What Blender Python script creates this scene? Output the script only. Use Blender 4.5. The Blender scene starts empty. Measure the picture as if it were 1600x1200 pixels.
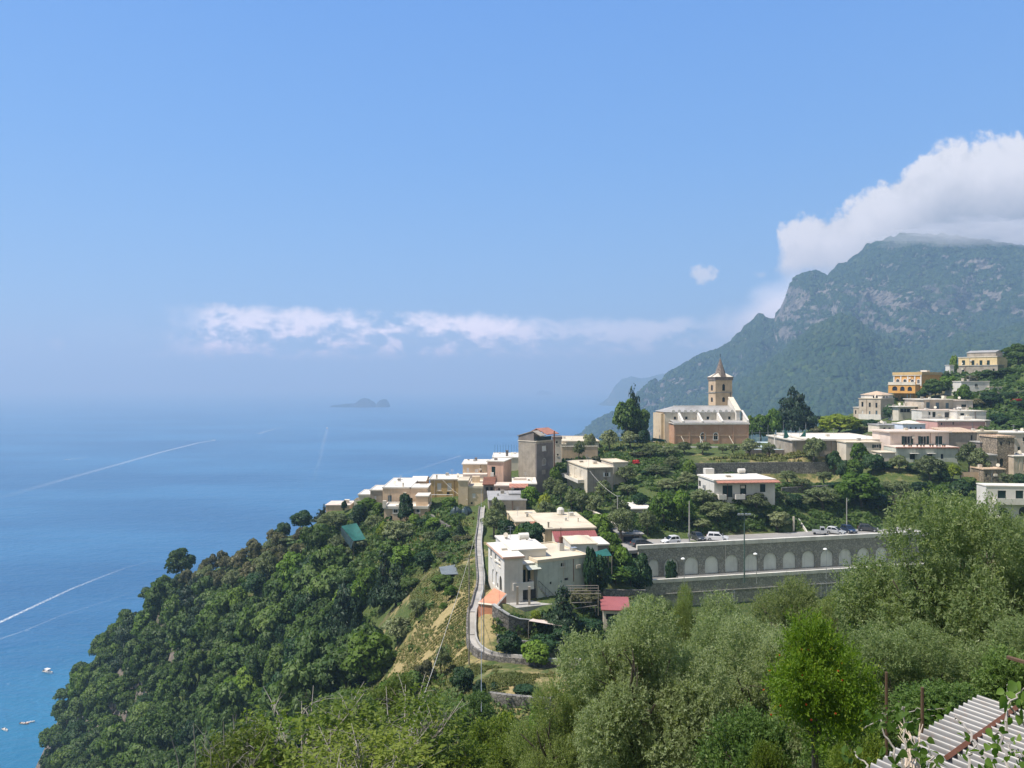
import bpy, math, random
import numpy as np
from mathutils import Vector, Matrix

scene = bpy.context.scene
COL = scene.collection
R = math.radians
H = 180.0            # height of the viewpoint above the sea

# ------------------------------------------------------------------ camera
cam_d = bpy.data.cameras.new('camera')
cam = bpy.data.objects.new('camera', cam_d)
COL.objects.link(cam)
cam.location = (0, 0, H)
cam.rotation_euler = (R(90), 0, 0)
cam_d.sensor_width = 36.0
cam_d.lens = 27.0                    # 1200 px of focal length on a 1600 px wide frame
cam_d.clip_start = 0.1
cam_d.clip_end = 120000
scene.camera = cam

# ------------------------------------------------------------------ light
SUN_AZ = R(-104)      # left of the view direction
SUN_EL = R(60)
SUN_DIR = Vector((math.sin(SUN_AZ)*math.cos(SUN_EL), math.cos(SUN_AZ)*math.cos(SUN_EL), math.sin(SUN_EL)))
sun_d = bpy.data.lights.new('sun', 'SUN')
sun_d.energy = 4.6
sun_d.angle = R(0.5)
sun_d.color = (1.0, 0.95, 0.87)
sun = bpy.data.objects.new('sun', sun_d)
COL.objects.link(sun)
sun.rotation_euler = SUN_DIR.to_track_quat('Z', 'Y').to_euler()
sun.location = (0, 0, 2000)

scene.view_settings.view_transform = 'Standard'
scene.view_settings.look = 'None'
scene.view_settings.gamma = 1.0
scene.view_settings.exposure = 0.66

cy = scene.cycles
cy.use_denoising = True
cy.max_bounces = 6
cy.diffuse_bounces = 3
cy.glossy_bounces = 3
cy.transmission_bounces = 4
cy.volume_bounces = 1
cy.transparent_max_bounces = 6
cy.caustics_reflective = False
cy.caustics_refractive = False
cy.sample_clamp_indirect = 4.0

# ------------------------------------------------------------------ node helpers
class NT:
    """thin wrapper over a node tree: values are sockets, numbers or tuples"""
    def __init__(s, tree):
        s.t = tree
        tree.nodes.clear()
    def n(s, kind, ins=None, **props):
        nd = s.t.nodes.new(kind)
        for k, v in props.items():
            setattr(nd, k, v)
        for k, v in (ins or {}).items():
            s.put(nd.inputs[k], v)
        return nd
    def put(s, sock, v):
        if isinstance(v, bpy.types.NodeSocket):
            s.t.links.new(v, sock)
        elif isinstance(v, tuple) and len(v) == 3 and sock.type == 'RGBA':
            sock.default_value = (*v, 1)
        else:
            sock.default_value = v
    def m(s, op, a, b=0.0, c=0.0, clamp=False):
        nd = s.t.nodes.new('ShaderNodeMath')
        nd.operation = op
        nd.use_clamp = clamp
        for i, v in enumerate((a, b, c)):
            s.put(nd.inputs[i], v)
        return nd.outputs[0]
    def add(s, a, b): return s.m('ADD', a, b)
    def sub(s, a, b): return s.m('SUBTRACT', a, b)
    def mul(s, a, b): return s.m('MULTIPLY', a, b)
    def div(s, a, b): return s.m('DIVIDE', a, b)
    def mx(s, a, b): return s.m('MAXIMUM', a, b)
    def mn(s, a, b): return s.m('MINIMUM', a, b)
    def step(s, x, lo, hi):
        nd = s.n('ShaderNodeMapRange', {'Value': x, 'From Min': lo, 'From Max': hi}, interpolation_type='SMOOTHSTEP')
        return nd.outputs[0]
    def lin(s, x, lo, hi, a=0.0, b=1.0):
        nd = s.n('ShaderNodeMapRange', {'Value': x, 'From Min': lo, 'From Max': hi, 'To Min': a, 'To Max': b})
        return nd.outputs[0]
    def noise(s, vec, scale, detail=4.0, rough=0.55, dist=0.0, col=False):
        nd = s.n('ShaderNodeTexNoise', {'Scale': scale, 'Detail': detail, 'Roughness': rough, 'Distortion': dist})
        if vec is not None: s.put(nd.inputs['Vector'], vec)
        return nd.outputs['Color' if col else 'Fac']
    def vec(s, x, y, z=0.0):
        nd = s.n('ShaderNodeCombineXYZ')
        for i, v in enumerate((x, y, z)): s.put(nd.inputs[i], v)
        return nd.outputs[0]
    def xyz(s, v):
        nd = s.n('ShaderNodeSeparateXYZ'); s.put(nd.inputs[0], v)
        return nd.outputs
    def mixc(s, f, a, b, blend='MIX'):
        nd = s.n('ShaderNodeMix', data_type='RGBA', blend_type=blend)
        s.put(nd.inputs[0], f); s.put(nd.inputs[6], a); s.put(nd.inputs[7], b)
        return nd.outputs[2]
    def ramp(s, f, stops):
        nd = s.n('ShaderNodeValToRGB'); s.put(nd.inputs[0], f)
        cr = nd.color_ramp
        while len(cr.elements) < len(stops): cr.elements.new(0.5)
        for e, (p, c) in zip(cr.elements, stops):
            e.position = p; e.color = (*c, 1)
        return nd.outputs[0]
    def curve(s, x, pts, lo, hi):
        """piecewise-smooth function of x given as points; x in lo..hi, values 0..1"""
        nd = s.n('ShaderNodeFloatCurve'); s.put(nd.inputs['Value'], s.lin(x, lo, hi))
        cm = nd.mapping; c = cm.curves[0]
        pts = [((p[0]-lo)/(hi-lo), p[1]) for p in pts]
        while len(c.points) < len(pts): c.points.new(0.5, 0.5)
        for q, p in zip(c.points, pts): q.location = p; q.handle_type = 'AUTO_CLAMPED'
        cm.update()
        return nd.outputs[0]

# ------------------------------------------------------------------ sky with clouds
world = bpy.data.worlds.new("World")
scene.world = world
world.use_nodes = True
w = NT(world.node_tree)
SKY = 0.10
SK_ = 10.0
sky = w.n('ShaderNodeTexSky', sky_type='NISHITA', sun_disc=False, sun_elevation=SUN_EL, sun_rotation=SUN_AZ,
          altitude=50.0, air_density=1.0, dust_density=0.35, ozone_density=3.0).outputs[0]
dirv = w.n('ShaderNodeTexCoord').outputs['Generated']
dx, dy, dz = w.xyz(dirv)
ahead = w.m('GREATER_THAN', dy, 0.05)
dys = w.mx(dy, 0.05)
U = w.mul(w.div(dx, dys), 1200.0)        # tangent of the azimuth, x1200
V = w.mul(w.div(dz, dys), 1200.0)        # tangent of the elevation, x1200
pv = w.vec(w.mul(U, 0.01), w.mul(V, 0.01), 0.0)
pw = w.vec(w.mul(U, 0.006), w.mul(V, 0.014), 3.0)
nA = w.noise(pv, 1.1, 6.0, 0.55, 0.15)
nB = w.noise(pv, 3.2, 5.0, 0.6, 0.1)
nC = w.noise(pw, 1.5, 5.0, 0.58, 0.2)
nA0 = w.sub(nA, 0.5); nB0 = w.sub(nB, 0.5); nC0 = w.sub(nC, 0.5)
# the big cloud heaped on the mountain
top = w.mul(w.curve(U, [(380, .0), (405, .36), (415, .60), (440, .655), (470, .69), (510, .71), (560, .79), (600, .85), (645, .925), (690, .985), (735, .985), (760, .995), (800, 1.0), (960, 1.0)], 380, 960), 395.0)
nE0 = w.sub(w.noise(pv, 8.0, 5.0, .6, .2), .5)
d1 = w.add(w.sub(top, V), w.add(w.mul(nA0, 80.0), w.add(w.mul(nB0, 62.0), w.mul(nE0, 26.0))))
low1 = w.add(w.sub(V, 168.0), w.mul(nA0, 60.0))
left1 = w.add(w.sub(U, 410.0), w.add(w.mul(nA0, 50.0), w.mul(nB0, 46.0)))
a1 = w.mul(w.mul(w.step(d1, -2.0, 20.0), w.step(low1, -12.0, 22.0)), w.step(left1, -4.0, 16.0))
body1 = w.add(w.step(d1, 40.0, 165.0), w.add(w.mul(nA0, -1.1), w.mul(nB0, -.9)))
# soft cloud to the lower left of the mountain cloud
wedge = w.sub(w.lin(U, 300.0, 440.0, 105.0, 178.0), V)
a2 = w.mul(w.step(w.add(wedge, w.mul(nA0, 60.0)), -8.0, 40.0), w.step(w.add(U, w.mul(nA0, 120.0)), 290.0, 400.0))
a2 = w.mul(w.mul(a2, w.step(w.add(V, w.mul(nA0, 30.0)), 40.0, 85.0)), 0.75)
def puff(cx, cyy, rx, ry, s):
    ex = w.div(w.sub(U, cx), rx); ey = w.div(w.sub(V, cyy), ry)
    r = w.m('SQRT', w.add(w.mul(ex, ex), w.mul(ey, ey)))
    return w.mul(w.step(w.add(w.sub(1.0, r), w.add(w.add(w.mul(nB0, 2.2), w.mul(nE0, 1.4)), w.mul(nA0, .9))), 0.0, 0.8), s)
a3 = w.mx(w.mx(puff(299, 173, 24, 17, .75), puff(388, 171, 16, 9, .3)), w.mx(puff(-712, 60, 22, 11, .55), puff(-466, 124, 26, 6, .35)))
# long bank low over the sea: a broken field of small heaped clouds
pc = w.vec(w.mul(U, 0.0085), w.mul(V, 0.016), 7.0)
f1 = w.noise(pc, 1.0, 6.0, .58, .35); f2 = w.noise(pc, 2.7, 5.0, .6, .2)
f3 = w.noise(pc, 6.5, 4.0, .6, .2)
fb = w.add(w.add(w.mul(f1, .42), w.mul(f2, .40)), w.mul(f3, .18))
bu = w.mx(w.mul(w.step(w.add(U, w.mul(nA0, 190.0)), -560.0, -455.0), w.step(w.add(U, w.mul(nA0, 260.0)), 150.0, -40.0)),
          w.mul(w.mul(w.step(U, -60.0, 60.0), w.step(U, 380.0, 230.0)), 0.42))
vt = w.add(V, w.add(w.mul(nB0, -34.0), w.mul(nE0, -14.0)))
band = w.mul(w.step(vt, 30.0, 60.0), w.step(vt, w.add(w.lin(U, -520.0, 100.0, 122.0, 100.0), 8.0), w.lin(U, -520.0, 100.0, 112.0, 90.0)))
crest = w.mul(w.step(vt, 66.0, 100.0), .10)
a4w = w.mul(w.mul(w.mul(w.step(w.add(fb, crest), .455, .60), band), bu), .95)
veil = w.mul(w.mul(w.step(V, 118.0, 60.0), w.step(V, -30.0, 20.0)), w.mul(w.step(nC, .35, .75), .16))
SK = 1.0/SKY
white = (0.60*SK, 0.62*SK, 0.66*SK)
grey = (0.14*SK, 0.17*SK, 0.22*SK)
bank = (1.08*SK, 1.09*SK, 1.14*SK)
c1 = w.mixc(w.m('MULTIPLY', body1, 0.85, clamp=True), white, grey)
skyc = w.mixc(1.0, sky, (0.76, 0.94, 1.20), 'MULTIPLY')
elev = w.ramp(w.mx(dz, 0.0), [(0.0, (.215, .36, .58)), (.10, (.165, .32, .57)), (.28, (.115, .27, .58)), (.5, (.082, .22, .56)), (1.0, (.05, .15, .46))])
skyc = w.mixc(.82, skyc, w.mixc(1.0, elev, (SK_, SK_, SK_), 'MULTIPLY'))
# unseen pale overcast added behind the viewpoint as neutral fill light
fill_sky = w.mul(w.step(dy, .05, -.45), w.lin(nBK := w.noise(dirv, 2.2, 5.0, .6), .3, .7, .75, 1.0))
skyc = w.mixc(fill_sky, skyc, (.37*SK_, .37*SK_, .365*SK_))
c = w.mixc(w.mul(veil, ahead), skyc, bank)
boost = w.lin(V, 45.0, 115.0, 1.9, .85)
c = w.mixc(w.mul(a4w, ahead), c, w.mixc(1.0, w.vec(boost, boost, boost), bank, 'MULTIPLY'))
c = w.mixc(w.mul(a2, ahead), c, bank)
c = w.mixc(w.mul(a3, ahead), c, white)
c = w.mixc(w.mul(a1, ahead), c, c1)
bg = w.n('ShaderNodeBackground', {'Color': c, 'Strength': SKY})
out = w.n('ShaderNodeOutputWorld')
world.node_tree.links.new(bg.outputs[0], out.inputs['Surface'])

# ------------------------------------------------------------------ general helpers
def P(px, py, Y):
    """point at distance Y that the viewpoint sees in direction (px, py) of a 1600 x 1200 frame"""
    return Vector(((px-800)/1200*Y, Y, H-(py-600)/1200*Y))

def tag(o, label=None, cat=None, group=None, kind=None):
    if label: o['label'] = label
    if cat: o['category'] = cat
    if group: o['group'] = group
    if kind: o['kind'] = kind
    return o

def empty(name, loc=(0, 0, 0), rz=0.0):
    o = bpy.data.objects.new(name, None)
    o.empty_display_size = 0.3
    COL.objects.link(o)
    o.location = loc
    o.rotation_euler = (0, 0, rz)
    return o

def link(name, me, parent=None, mats=None):
    o = bpy.data.objects.new(name, me)
    COL.objects.link(o)
    if parent: o.parent = parent
    if mats:
        for m_ in (mats if isinstance(mats, (list, tuple)) else [mats]): me.materials.append(m_)
    return o

def np_mesh(name, verts, faces, tint=None, smooth=False):
    """verts (n,3) array, faces (m,k) array, tint per vertex"""
    me = bpy.data.meshes.new(name)
    verts = np.asarray(verts, dtype=np.float32); faces = np.asarray(faces, dtype=np.int32)
    m_, k = faces.shape
    me.vertices.add(len(verts)); me.vertices.foreach_set('co', verts.ravel())
    me.loops.add(m_*k); me.loops.foreach_set('vertex_index', faces.ravel())
    me.polygons.add(m_)
    me.polygons.foreach_set('loop_start', np.arange(0, m_*k, k, dtype=np.int32))
    me.polygons.foreach_set('loop_total', np.full(m_, k, dtype=np.int32))
    if smooth: me.polygons.foreach_set('use_smooth', np.ones(m_, dtype=bool))
    if tint is not None:
        at = me.attributes.new('tint', 'FLOAT', 'POINT')
        at.data.foreach_set('value', np.asarray(tint, dtype=np.float32))
    me.update(calc_edges=True)
    return me

class MB:
    """collects polygons and links them as one mesh object"""
    def __init__(s):
        s.v = []; s.f = []
    def quad(s, *pts):
        i = len(s.v); s.v += [tuple(p) for p in pts]; s.f.append(tuple(range(i, i+len(pts))))
        return s
    def box(s, x0, x1, y0, y1, z0, z1, M=None):
        c = [Vector((x, y, z)) for z in (z0, z1) for y in (y0, y1) for x in (x0, x1)]
        if M is not None: c = [M @ q for q in c]
        i = len(s.v); s.v += [tuple(q) for q in c]
        for f in ((0, 2, 3, 1), (4, 5, 7, 6), (0, 1, 5, 4), (2, 6, 7, 3), (0, 4, 6, 2), (1, 3, 7, 5)):
            s.f.append(tuple(i+k for k in f))
        return s
    def bar(s, a, b, r, n=6, r2=None):
        a = Vector(a); b = Vector(b); r2 = r if r2 is None else r2
        d = (b-a)
        if d.length < 1e-6: return s
        q = d.to_track_quat('Z', 'Y')
        i = len(s.v)
        for c_, rr in ((a, r), (b, r2)):
            for k in range(n):
                t = 2*math.pi*k/n
                s.v.append(tuple(c_ + q @ Vector((math.cos(t)*rr, math.sin(t)*rr, 0))))
        for k in range(n):
            s.f.append((i+k, i+(k+1) % n, i+n+(k+1) % n, i+n+k))
        s.f.append(tuple(i+k for k in reversed(range(n)))); s.f.append(tuple(i+n+k for k in range(n)))
        return s
    def tube(s, pts, r, n=6, r2=None):
        r2 = r if r2 is None else r2
        m_ = len(pts)-1
        for k in range(m_):
            s.bar(pts[k], pts[k+1], r+(r2-r)*k/m_, n, r+(r2-r)*(k+1)/m_)
        return s
    def prism(s, poly, lo, hi, axis='z', M=None):
        """polygon of 2-D points pushed from lo to hi along an axis"""
        def mk(p, t):
            q = Vector((p[0], p[1], t)) if axis == 'z' else Vector((p[0], t, p[1])) if axis == 'y' else Vector((t, p[0], p[1]))
            return tuple(M @ q) if M is not None else tuple(q)
        n = len(poly); i = len(s.v)
        s.v += [mk(p, lo) for p in poly] + [mk(p, hi) for p in poly]
        s.f.append(tuple(i+k for k in reversed(range(n)))); s.f.append(tuple(i+n+k for k in range(n)))
        for k in range(n): s.f.append((i+k, i+(k+1) % n, i+n+(k+1) % n, i+n+k))
        return s
    def lathe(s, prof, n=10, c=(0, 0, 0)):
        i = len(s.v)
        for (r, z) in prof:
            for k in range(n):
                t = 2*math.pi*k/n
                s.v.append((c[0]+math.cos(t)*r, c[1]+math.sin(t)*r, c[2]+z))
        for j in range(len(prof)-1):
            for k in range(n):
                s.f.append((i+j*n+k, i+j*n+(k+1) % n, i+(j+1)*n+(k+1) % n, i+(j+1)*n+k))
        s.f.append(tuple(i+k for k in reversed(range(n)))); s.f.append(tuple(i+(len(prof)-1)*n+k for k in range(n)))
        return s
    def build(s, name, mat, parent=None, smooth=False, bevel=0):
        me = bpy.data.meshes.new(name)
        me.from_pydata(s.v, [], s.f)
        if smooth: me.polygons.foreach_set('use_smooth', [True]*len(me.polygons))
        me.materials.append(mat)
        o = link(name, me, parent)
        if bevel:
            b = o.modifiers.new('bevel', 'BEVEL'); b.width = bevel; b.segments = 2; b.limit_method = 'ANGLE'
        return o

def vnoise(x, y, seed=0):
    """smooth value noise on arrays, -1..1"""
    x = np.asarray(x, float); y = np.asarray(y, float)
    xi = np.floor(x).astype(np.int64); yi = np.floor(y).astype(np.int64)
    fx = x-xi; fy = y-yi
    fx = fx*fx*(3-2*fx); fy = fy*fy*(3-2*fy)
    def h(a, b):
        n = (a*374761393 + b*668265263 + seed*974711) & 0x7fffffff
        n = ((n ^ (n >> 13))*1274126177) & 0x7fffffff
        return ((n ^ (n >> 16)) & 0xffff)/32767.5-1
    return (h(xi, yi)*(1-fx)+h(xi+1, yi)*fx)*(1-fy)+(h(xi, yi+1)*(1-fx)+h(xi+1, yi+1)*fx)*fy

def fbm(x, y, octv=4, seed=0, gain=.5):
    t = 0; a = 1; s_ = 0
    for k in range(octv):
        t = t+a*vnoise(x*2**k, y*2**k, seed+k*17); s_ += a; a *= gain
    return t/s_

# ------------------------------------------------------------------ materials
def mat(name):
    m_ = bpy.data.materials.new(name); m_.use_nodes = True
    return m_, NT(m_.node_tree)

def finish(nt, bsdf):
    o = nt.n('ShaderNodeOutputMaterial'); nt.t.links.new(bsdf.outputs[0], o.inputs['Surface'])

def surf(name, col, rough=.8, var=.25, scale=1.5, dark=None, metal=0.0, bump=0.0, streak=0.0, spec=.3):
    """plain painted / plastered surface with worn patches"""
    m_, t = mat(name)
    pos = t.n('ShaderNodeNewGeometry').outputs['Position']
    n1 = t.noise(pos, scale*.35, 5.0, .6); n2 = t.noise(pos, scale*3.0, 3.0, .6)
    dark = dark or tuple(c_*(1-var*1.4) for c_ in col)
    c_ = t.mixc(t.step(n1, .35, .75), col, dark)
    c_ = t.mixc(t.mul(t.step(n2, .45, .8), .35), c_, dark)
    if streak:
        x, y, z = t.xyz(pos)
        st = t.noise(t.vec(t.mul(x, 1.6), t.mul(y, 1.6), t.mul(z, .12)), 1.0, 4.0, .65)
        c_ = t.mixc(t.mul(t.step(st, .5, .75), streak), c_, tuple(q*.45 for q in col))
    b = t.n('ShaderNodeBsdfPrincipled', {'Base Color': c_, 'Roughness': rough, 'Metallic': metal, 'Specular IOR Level': spec})
    if bump:
        bp = t.n('ShaderNodeBump', {'Strength': bump, 'Distance': .05, 'Height': n2}); t.put(b.inputs['Normal'], bp.outputs[0])
    finish(t, b)
    return m_

def stone(name, col, dark, scale=1.6, mortar=None):
    m_, t = mat(name)
    pos = t.n('ShaderNodeNewGeometry').outputs['Position']
    vo = t.n('ShaderNodeTexVoronoi', {'Scale': scale}, feature='F1'); t.put(vo.inputs['Vector'], pos)
    e = t.n('ShaderNodeTexVoronoi', {'Scale': scale}, feature='DISTANCE_TO_EDGE'); t.put(e.inputs['Vector'], pos)
    rnd = t.xyz(vo.outputs['Color'])[0]
    c_ = t.mixc(rnd, col, dark)
    c_ = t.mixc(t.mul(t.step(t.noise(pos, .25, 5.0, .6), .4, .75), .6), c_, dark)
    c_ = t.mixc(t.step(e.outputs['Distance'], .09, .02), c_, mortar or tuple(q*.5 for q in dark))
    b = t.n('ShaderNodeBsdfPrincipled', {'Base Color': c_, 'Roughness': .9})
    bp = t.n('ShaderNodeBump', {'Strength': .6, 'Distance': .1, 'Height': e.outputs['Distance']}); t.put(b.inputs['Normal'], bp.outputs[0])
    finish(t, b)
    return m_

def foliage(name, c0, c1, c2=None, trans=.35, rough=.55):
    """leaves: colour varies from leaf to leaf and from plant to plant"""
    m_, t = mat(name)
    ti = t.n('ShaderNodeAttribute', attribute_name='tint').outputs['Fac']
    oi = t.n('ShaderNodeObjectInfo').outputs['Random']
    c_ = t.mixc(ti, c0, c1)
    if c2: c_ = t.mixc(t.step(ti, .86, .97), c_, c2)
    c_ = t.mixc(t.mul(t.step(oi, .55, 1.0), .45), c_, c2 or c1)
    c_ = t.mixc(t.mul(t.step(t.m('FRACT', t.mul(oi, 7.31)), .35, 1.0), .6), c_, tuple(q*.6 for q in c0))
    b = t.n('ShaderNodeBsdfPrincipled', {'Base Color': c_, 'Roughness': rough, 'Specular IOR Level': .28})
    tr = t.n('ShaderNodeBsdfTranslucent', {'Color': t.mixc(1.0, c_, (1.25, 1.3, .55), 'MULTIPLY')})
    mx_ = t.n('ShaderNodeMixShader', {0: trans}); t.put(mx_.inputs[1], b.outputs[0]); t.put(mx_.inputs[2], tr.outputs[0])
    finish(t, mx_)
    return m_
# ------------------------------------------------------------------ the sea
def make_sea():
    m_, t = mat('sea_water')
    pos = t.n('ShaderNodeNewGeometry').outputs['Position']
    x, y, z = t.xyz(pos)
    v1 = t.vec(t.mul(x, 1.0), t.mul(y, 1.6), 0.0)
    n1 = t.noise(v1, .09, 5.0, .6, .3); n2 = t.noise(v1, .022, 4.0, .6); n3 = t.noise(t.vec(t.mul(x, .6), t.mul(y, 1.4), 5.0), .0022, 4.0, .55)
    dist = t.m('SQRT', t.add(t.mul(t.add(x, 150.0), t.add(x, 150.0)), t.mul(t.sub(y, 330.0), t.sub(y, 330.0))))
    shal = t.step(t.add(dist, t.mul(t.sub(n2, .5), 160.0)), 330.0, 90.0)
    deep = t.mixc(t.step(n3, .35, .65), (.017, .088, .195), (.034, .142, .275))
    c_ = t.mixc(t.mul(shal, .35), deep, (.02, .19, .28))
    caps_glints = t.mul(t.step(t.noise(t.vec(t.mul(x, .8), t.mul(y, 1.1), 2.0), .22, 3.0, .7), .70, .78), .6)  # whitecaps, with sun glints painted in as more pale flecks
    c_ = t.mixc(caps_glints, c_, (.55, .62, .66))
    hgt = t.add(t.mul(n1, 1.0), t.mul(n2, 2.2))
    b = t.n('ShaderNodeBsdfPrincipled', {'Base Color': c_, 'Roughness': .30, 'IOR': 1.33, 'Specular IOR Level': .5})
    bp = t.n('ShaderNodeBump', {'Strength': .9, 'Distance': 1.6, 'Height': hgt}); t.put(b.inputs['Normal'], bp.outputs[0])
    finish(t, b)
    S = 60000
    me = bpy.data.meshes.new('sea')
    xs = [-S, -6000, -1500, -400, 0, 400, 1500, 6000, S]; ys = [-3000, -500, 100, 500, 1500, 5000, 15000, S]
    v = [(a, b_, 0) for b_ in ys for a in xs]; n = len(xs)
    f = [(j*n+i, j*n+i+1, (j+1)*n+i+1, (j+1)*n+i) for j in range(len(ys)-1) for i in range(n-1)]
    me.from_pydata(v, [], f); me.materials.append(m_)
    tag(link('sea', me), 'blue sea with small ripples stretching to the hazy horizon', kind='structure')
make_sea()

# ------------------------------------------------------------------ mountains
def land_mat(name, g0, g1, g2, rock, rock2, bump_scale=.06, rocklo=.55, rockhi=.38, dist=6.0):
    m_, t = mat(name)
    ge = t.n('ShaderNodeNewGeometry')
    pos = ge.outputs['Position']; nz = t.xyz(ge.outputs['True Normal'])[2]
    n1 = t.noise(pos, .004, 5.0, .6); n2 = t.noise(pos, .022, 5.0, .6)
    vo = t.n('ShaderNodeTexVoronoi', {'Scale': bump_scale}, feature='SMOOTH_F1'); t.put(vo.inputs['Vector'], pos)
    n3 = t.noise(pos, bump_scale*1.7, 4.0, .65)
    c_ = t.mixc(t.step(n2, .35, .68), g0, g1)
    c_ = t.mixc(t.mul(t.step(n1, .5, .68), .8), c_, g2)
    c_ = t.mixc(t.step(n3, .5, .75), c_, g0)
    at = t.n('ShaderNodeAttribute', attribute_name='tint').outputs['Fac']
    x, y, z = t.xyz(pos)
    st = t.noise(t.vec(t.mul(x, .02), t.mul(y, .02), t.mul(z, .006)), 1.0, 6.0, .65)
    rc = t.mixc(t.step(st, .4, .65), rock, rock2)
    k = t.step(t.add(t.add(nz, t.mul(at, -.3)), t.mul(t.sub(n2, .5), .5)), rocklo, rockhi)
    c_ = t.mixc(k, c_, rc)
    b = t.n('ShaderNodeBsdfPrincipled', {'Base Color': c_, 'Roughness': 1.0, 'Specular IOR Level': .1})
    vs = t.n('ShaderNodeTexVoronoi', {'Scale': bump_scale*2.3}, feature='SMOOTH_F1'); t.put(vs.inputs['Vector'], pos)
    c_ = t.mixc(t.mul(t.step(t.xyz(vs.outputs['Color'])[0], .45, .95), t.mul(t.sub(1.0, k), .55)), c_, g2)
    b.inputs['Base Color'].default_value = (1, 1, 1, 1); t.put(b.inputs['Base Color'], c_)
    hh = t.add(t.add(t.mul(vo.outputs['Distance'], -1.0), t.mul(vs.outputs['Distance'], -.6)), t.mul(n3, .8))
    bp = t.n('ShaderNodeBump', {'Strength': .95, 'Distance': dist, 'Height': hh}); t.put(b.inputs['Normal'], bp.outputs[0])
    finish(t, b)
    return m_

def pw(xs, pts):
    p = np.array(pts, float)
    return np.interp(xs, p[:, 0], p[:, 1])

MTN = {}
def massif(name, label, u0, u1, nu, nv, crest, ycrest, ybase, zbase, prof, rough, seed, m_, cliff=None, back=500, big=1.0):
    """a mountain flank from its foot to the crest line and down behind"""
    us = np.linspace(u0, u1, nu)
    yc = pw(us, ycrest); yb = pw(us, ybase)
    zc = H-(pw(us, crest)-600)/1200*yc
    V_, T_ = [], []
    vs = np.concatenate([np.linspace(0, 1, nv), np.linspace(1.04, 2, 14)])
    U_, W_ = np.meshgrid(us, vs)
    YC = np.tile(yc, (len(vs), 1)); YB = np.tile(yb, (len(vs), 1)); ZC = np.tile(zc, (len(vs), 1))
    fr = np.clip(W_, 0, 1)
    Y = YB+(YC-YB)*fr+np.clip(W_-1, 0, 1)*back
    Xc = (U_-800)/1200*Y
    f = pw(fr.ravel(), prof).reshape(fr.shape)
    Z = zbase+(ZC-zbase)*f
    Z = np.where(W_ > 1, ZC-(np.clip(W_-1, 0, 1)**.8)*(ZC-zbase), Z)
    env = np.clip(fr*(1-fr)*4, 0, 1)**.7
    # gullies run down the slope
    g = 1-np.abs(fbm(Xc/230*big+fr*.6, fr*1.1, 4, seed))*2
    n1 = fbm(Xc/120, Y/120, 5, seed+5)
    n2 = fbm(Xc/28, Y/40+Z/40, 4, seed+9)
    hs = np.maximum(ZC-zbase, 40)
    Z = Z+env*(g*rough*.55+n1*rough*.5)*np.clip(hs/300, .25, 1.3)+n2*rough*.10+vnoise(Xc/9, Y/9+Z/9, seed+3)*rough*.045
    Yd = Y+env*(fbm(Xc/90, Z/90, 4, seed+21)*rough*.9)
    Xd = Xc+env*fbm(Xc/80, Z/60, 4, seed+31)*rough*.3
    edge = np.where(fr >= .999, 1.0, 0)
    Z = Z+edge*fbm(U_/11, U_*0, 3, seed+40)*rough*.16
    verts = np.stack([Xd, Yd, Z], -1).reshape(-1, 3)
    nr, ncol = fr.shape
    idx = np.arange(nr*ncol).reshape(nr, ncol)
    faces = np.stack([idx[:-1, :-1], idx[:-1, 1:], idx[1:, 1:], idx[1:, :-1]], -1).reshape(-1, 4)
    tint = np.zeros(fr.shape)
    if cliff is not None: tint = np.clip(cliff(U_, fr), 0, 1)
    me = np_mesh(name, verts, faces, tint.ravel(), smooth=True)
    o = link(name, me, None, m_)
    tag(o, label, kind='structure')
    MTN[name] = (us, vs, np.stack([Xd, Yd, Z], -1))
    return o

M_MTN = land_mat('mountain_slope', (.008, .024, .013), (.022, .050, .020), (.045, .075, .026), (.19, .18, .165), (.075, .08, .075), .055, .34, .22, 12.0)
M_HILL = land_mat('hill_woods', (.012, .034, .012), (.036, .078, .022), (.07, .11, .03), (.2, .18, .14), (.10, .10, .08), .075, .35, .2, 9.0)
M_FAR = land_mat('far_coast', (.03, .05, .03), (.04, .065, .035), (.06, .08, .04), (.2, .19, .17), (.13, .12, .11), .02, .6, .4, 12.0)

def cliff_main(u, f):
    band = np.exp(-((f-.72-.06*np.sin(u/60))/.13)**2)*np.clip((u-1230)/60, 0, 1)*np.clip((1640-u)/80, 0, 1)
    left = np.exp(-((u-1240)/40)**2)*np.clip((f-.45)/.2, 0, 1)
    low = np.exp(-((u-1010)/70)**2)*.6
    return band+left*.8+low
massif('mountain', 'steep wooded mountain with pale rock cliffs under a cloud', 895, 1960, 420, 170,
       [(895, 686), (905, 681), (918, 668), (932, 657), (950, 647), (966, 640), (985, 628), (1000, 612), (1010, 606), (1016, 596), (1024, 592), (1030, 598), (1042, 582), (1060, 573), (1075, 564), (1092, 555), (1110, 551), (1128, 543), (1142, 534), (1150, 524), (1158, 518), (1162, 508), (1174, 502), (1184, 494), (1192, 491), (1200, 498), (1210, 500), (1213, 491), (1219, 486), (1226, 468), (1236, 447), (1245, 434), (1256, 428), (1272, 424), (1288, 429), (1294, 431), (1299, 424), (1310, 415), (1322, 409), (1336, 400), (1346, 393), (1352, 383), (1364, 378), (1378, 376), (1392, 370), (1406, 366), (1420, 364), (1450, 366), (1500, 369), (1560, 378), (1600, 384), (1700, 380), (1960, 430)],
       [(895, 2560), (1000, 2560), (1200, 2500), (1300, 2450), (1400, 2450), (1600, 2300), (1960, 2200)],
       [(895, 2500), (960, 2350), (1050, 1900), (1150, 1650), (1300, 1450), (1600, 1300), (1960, 1200)], -15,
       [(0, 0), (.25, .20), (.5, .40), (.62, .52), (.70, .66), (.80, .84), (.9, .93), (1, 1)], 62, 3, M_MTN, cliff_main)
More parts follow.
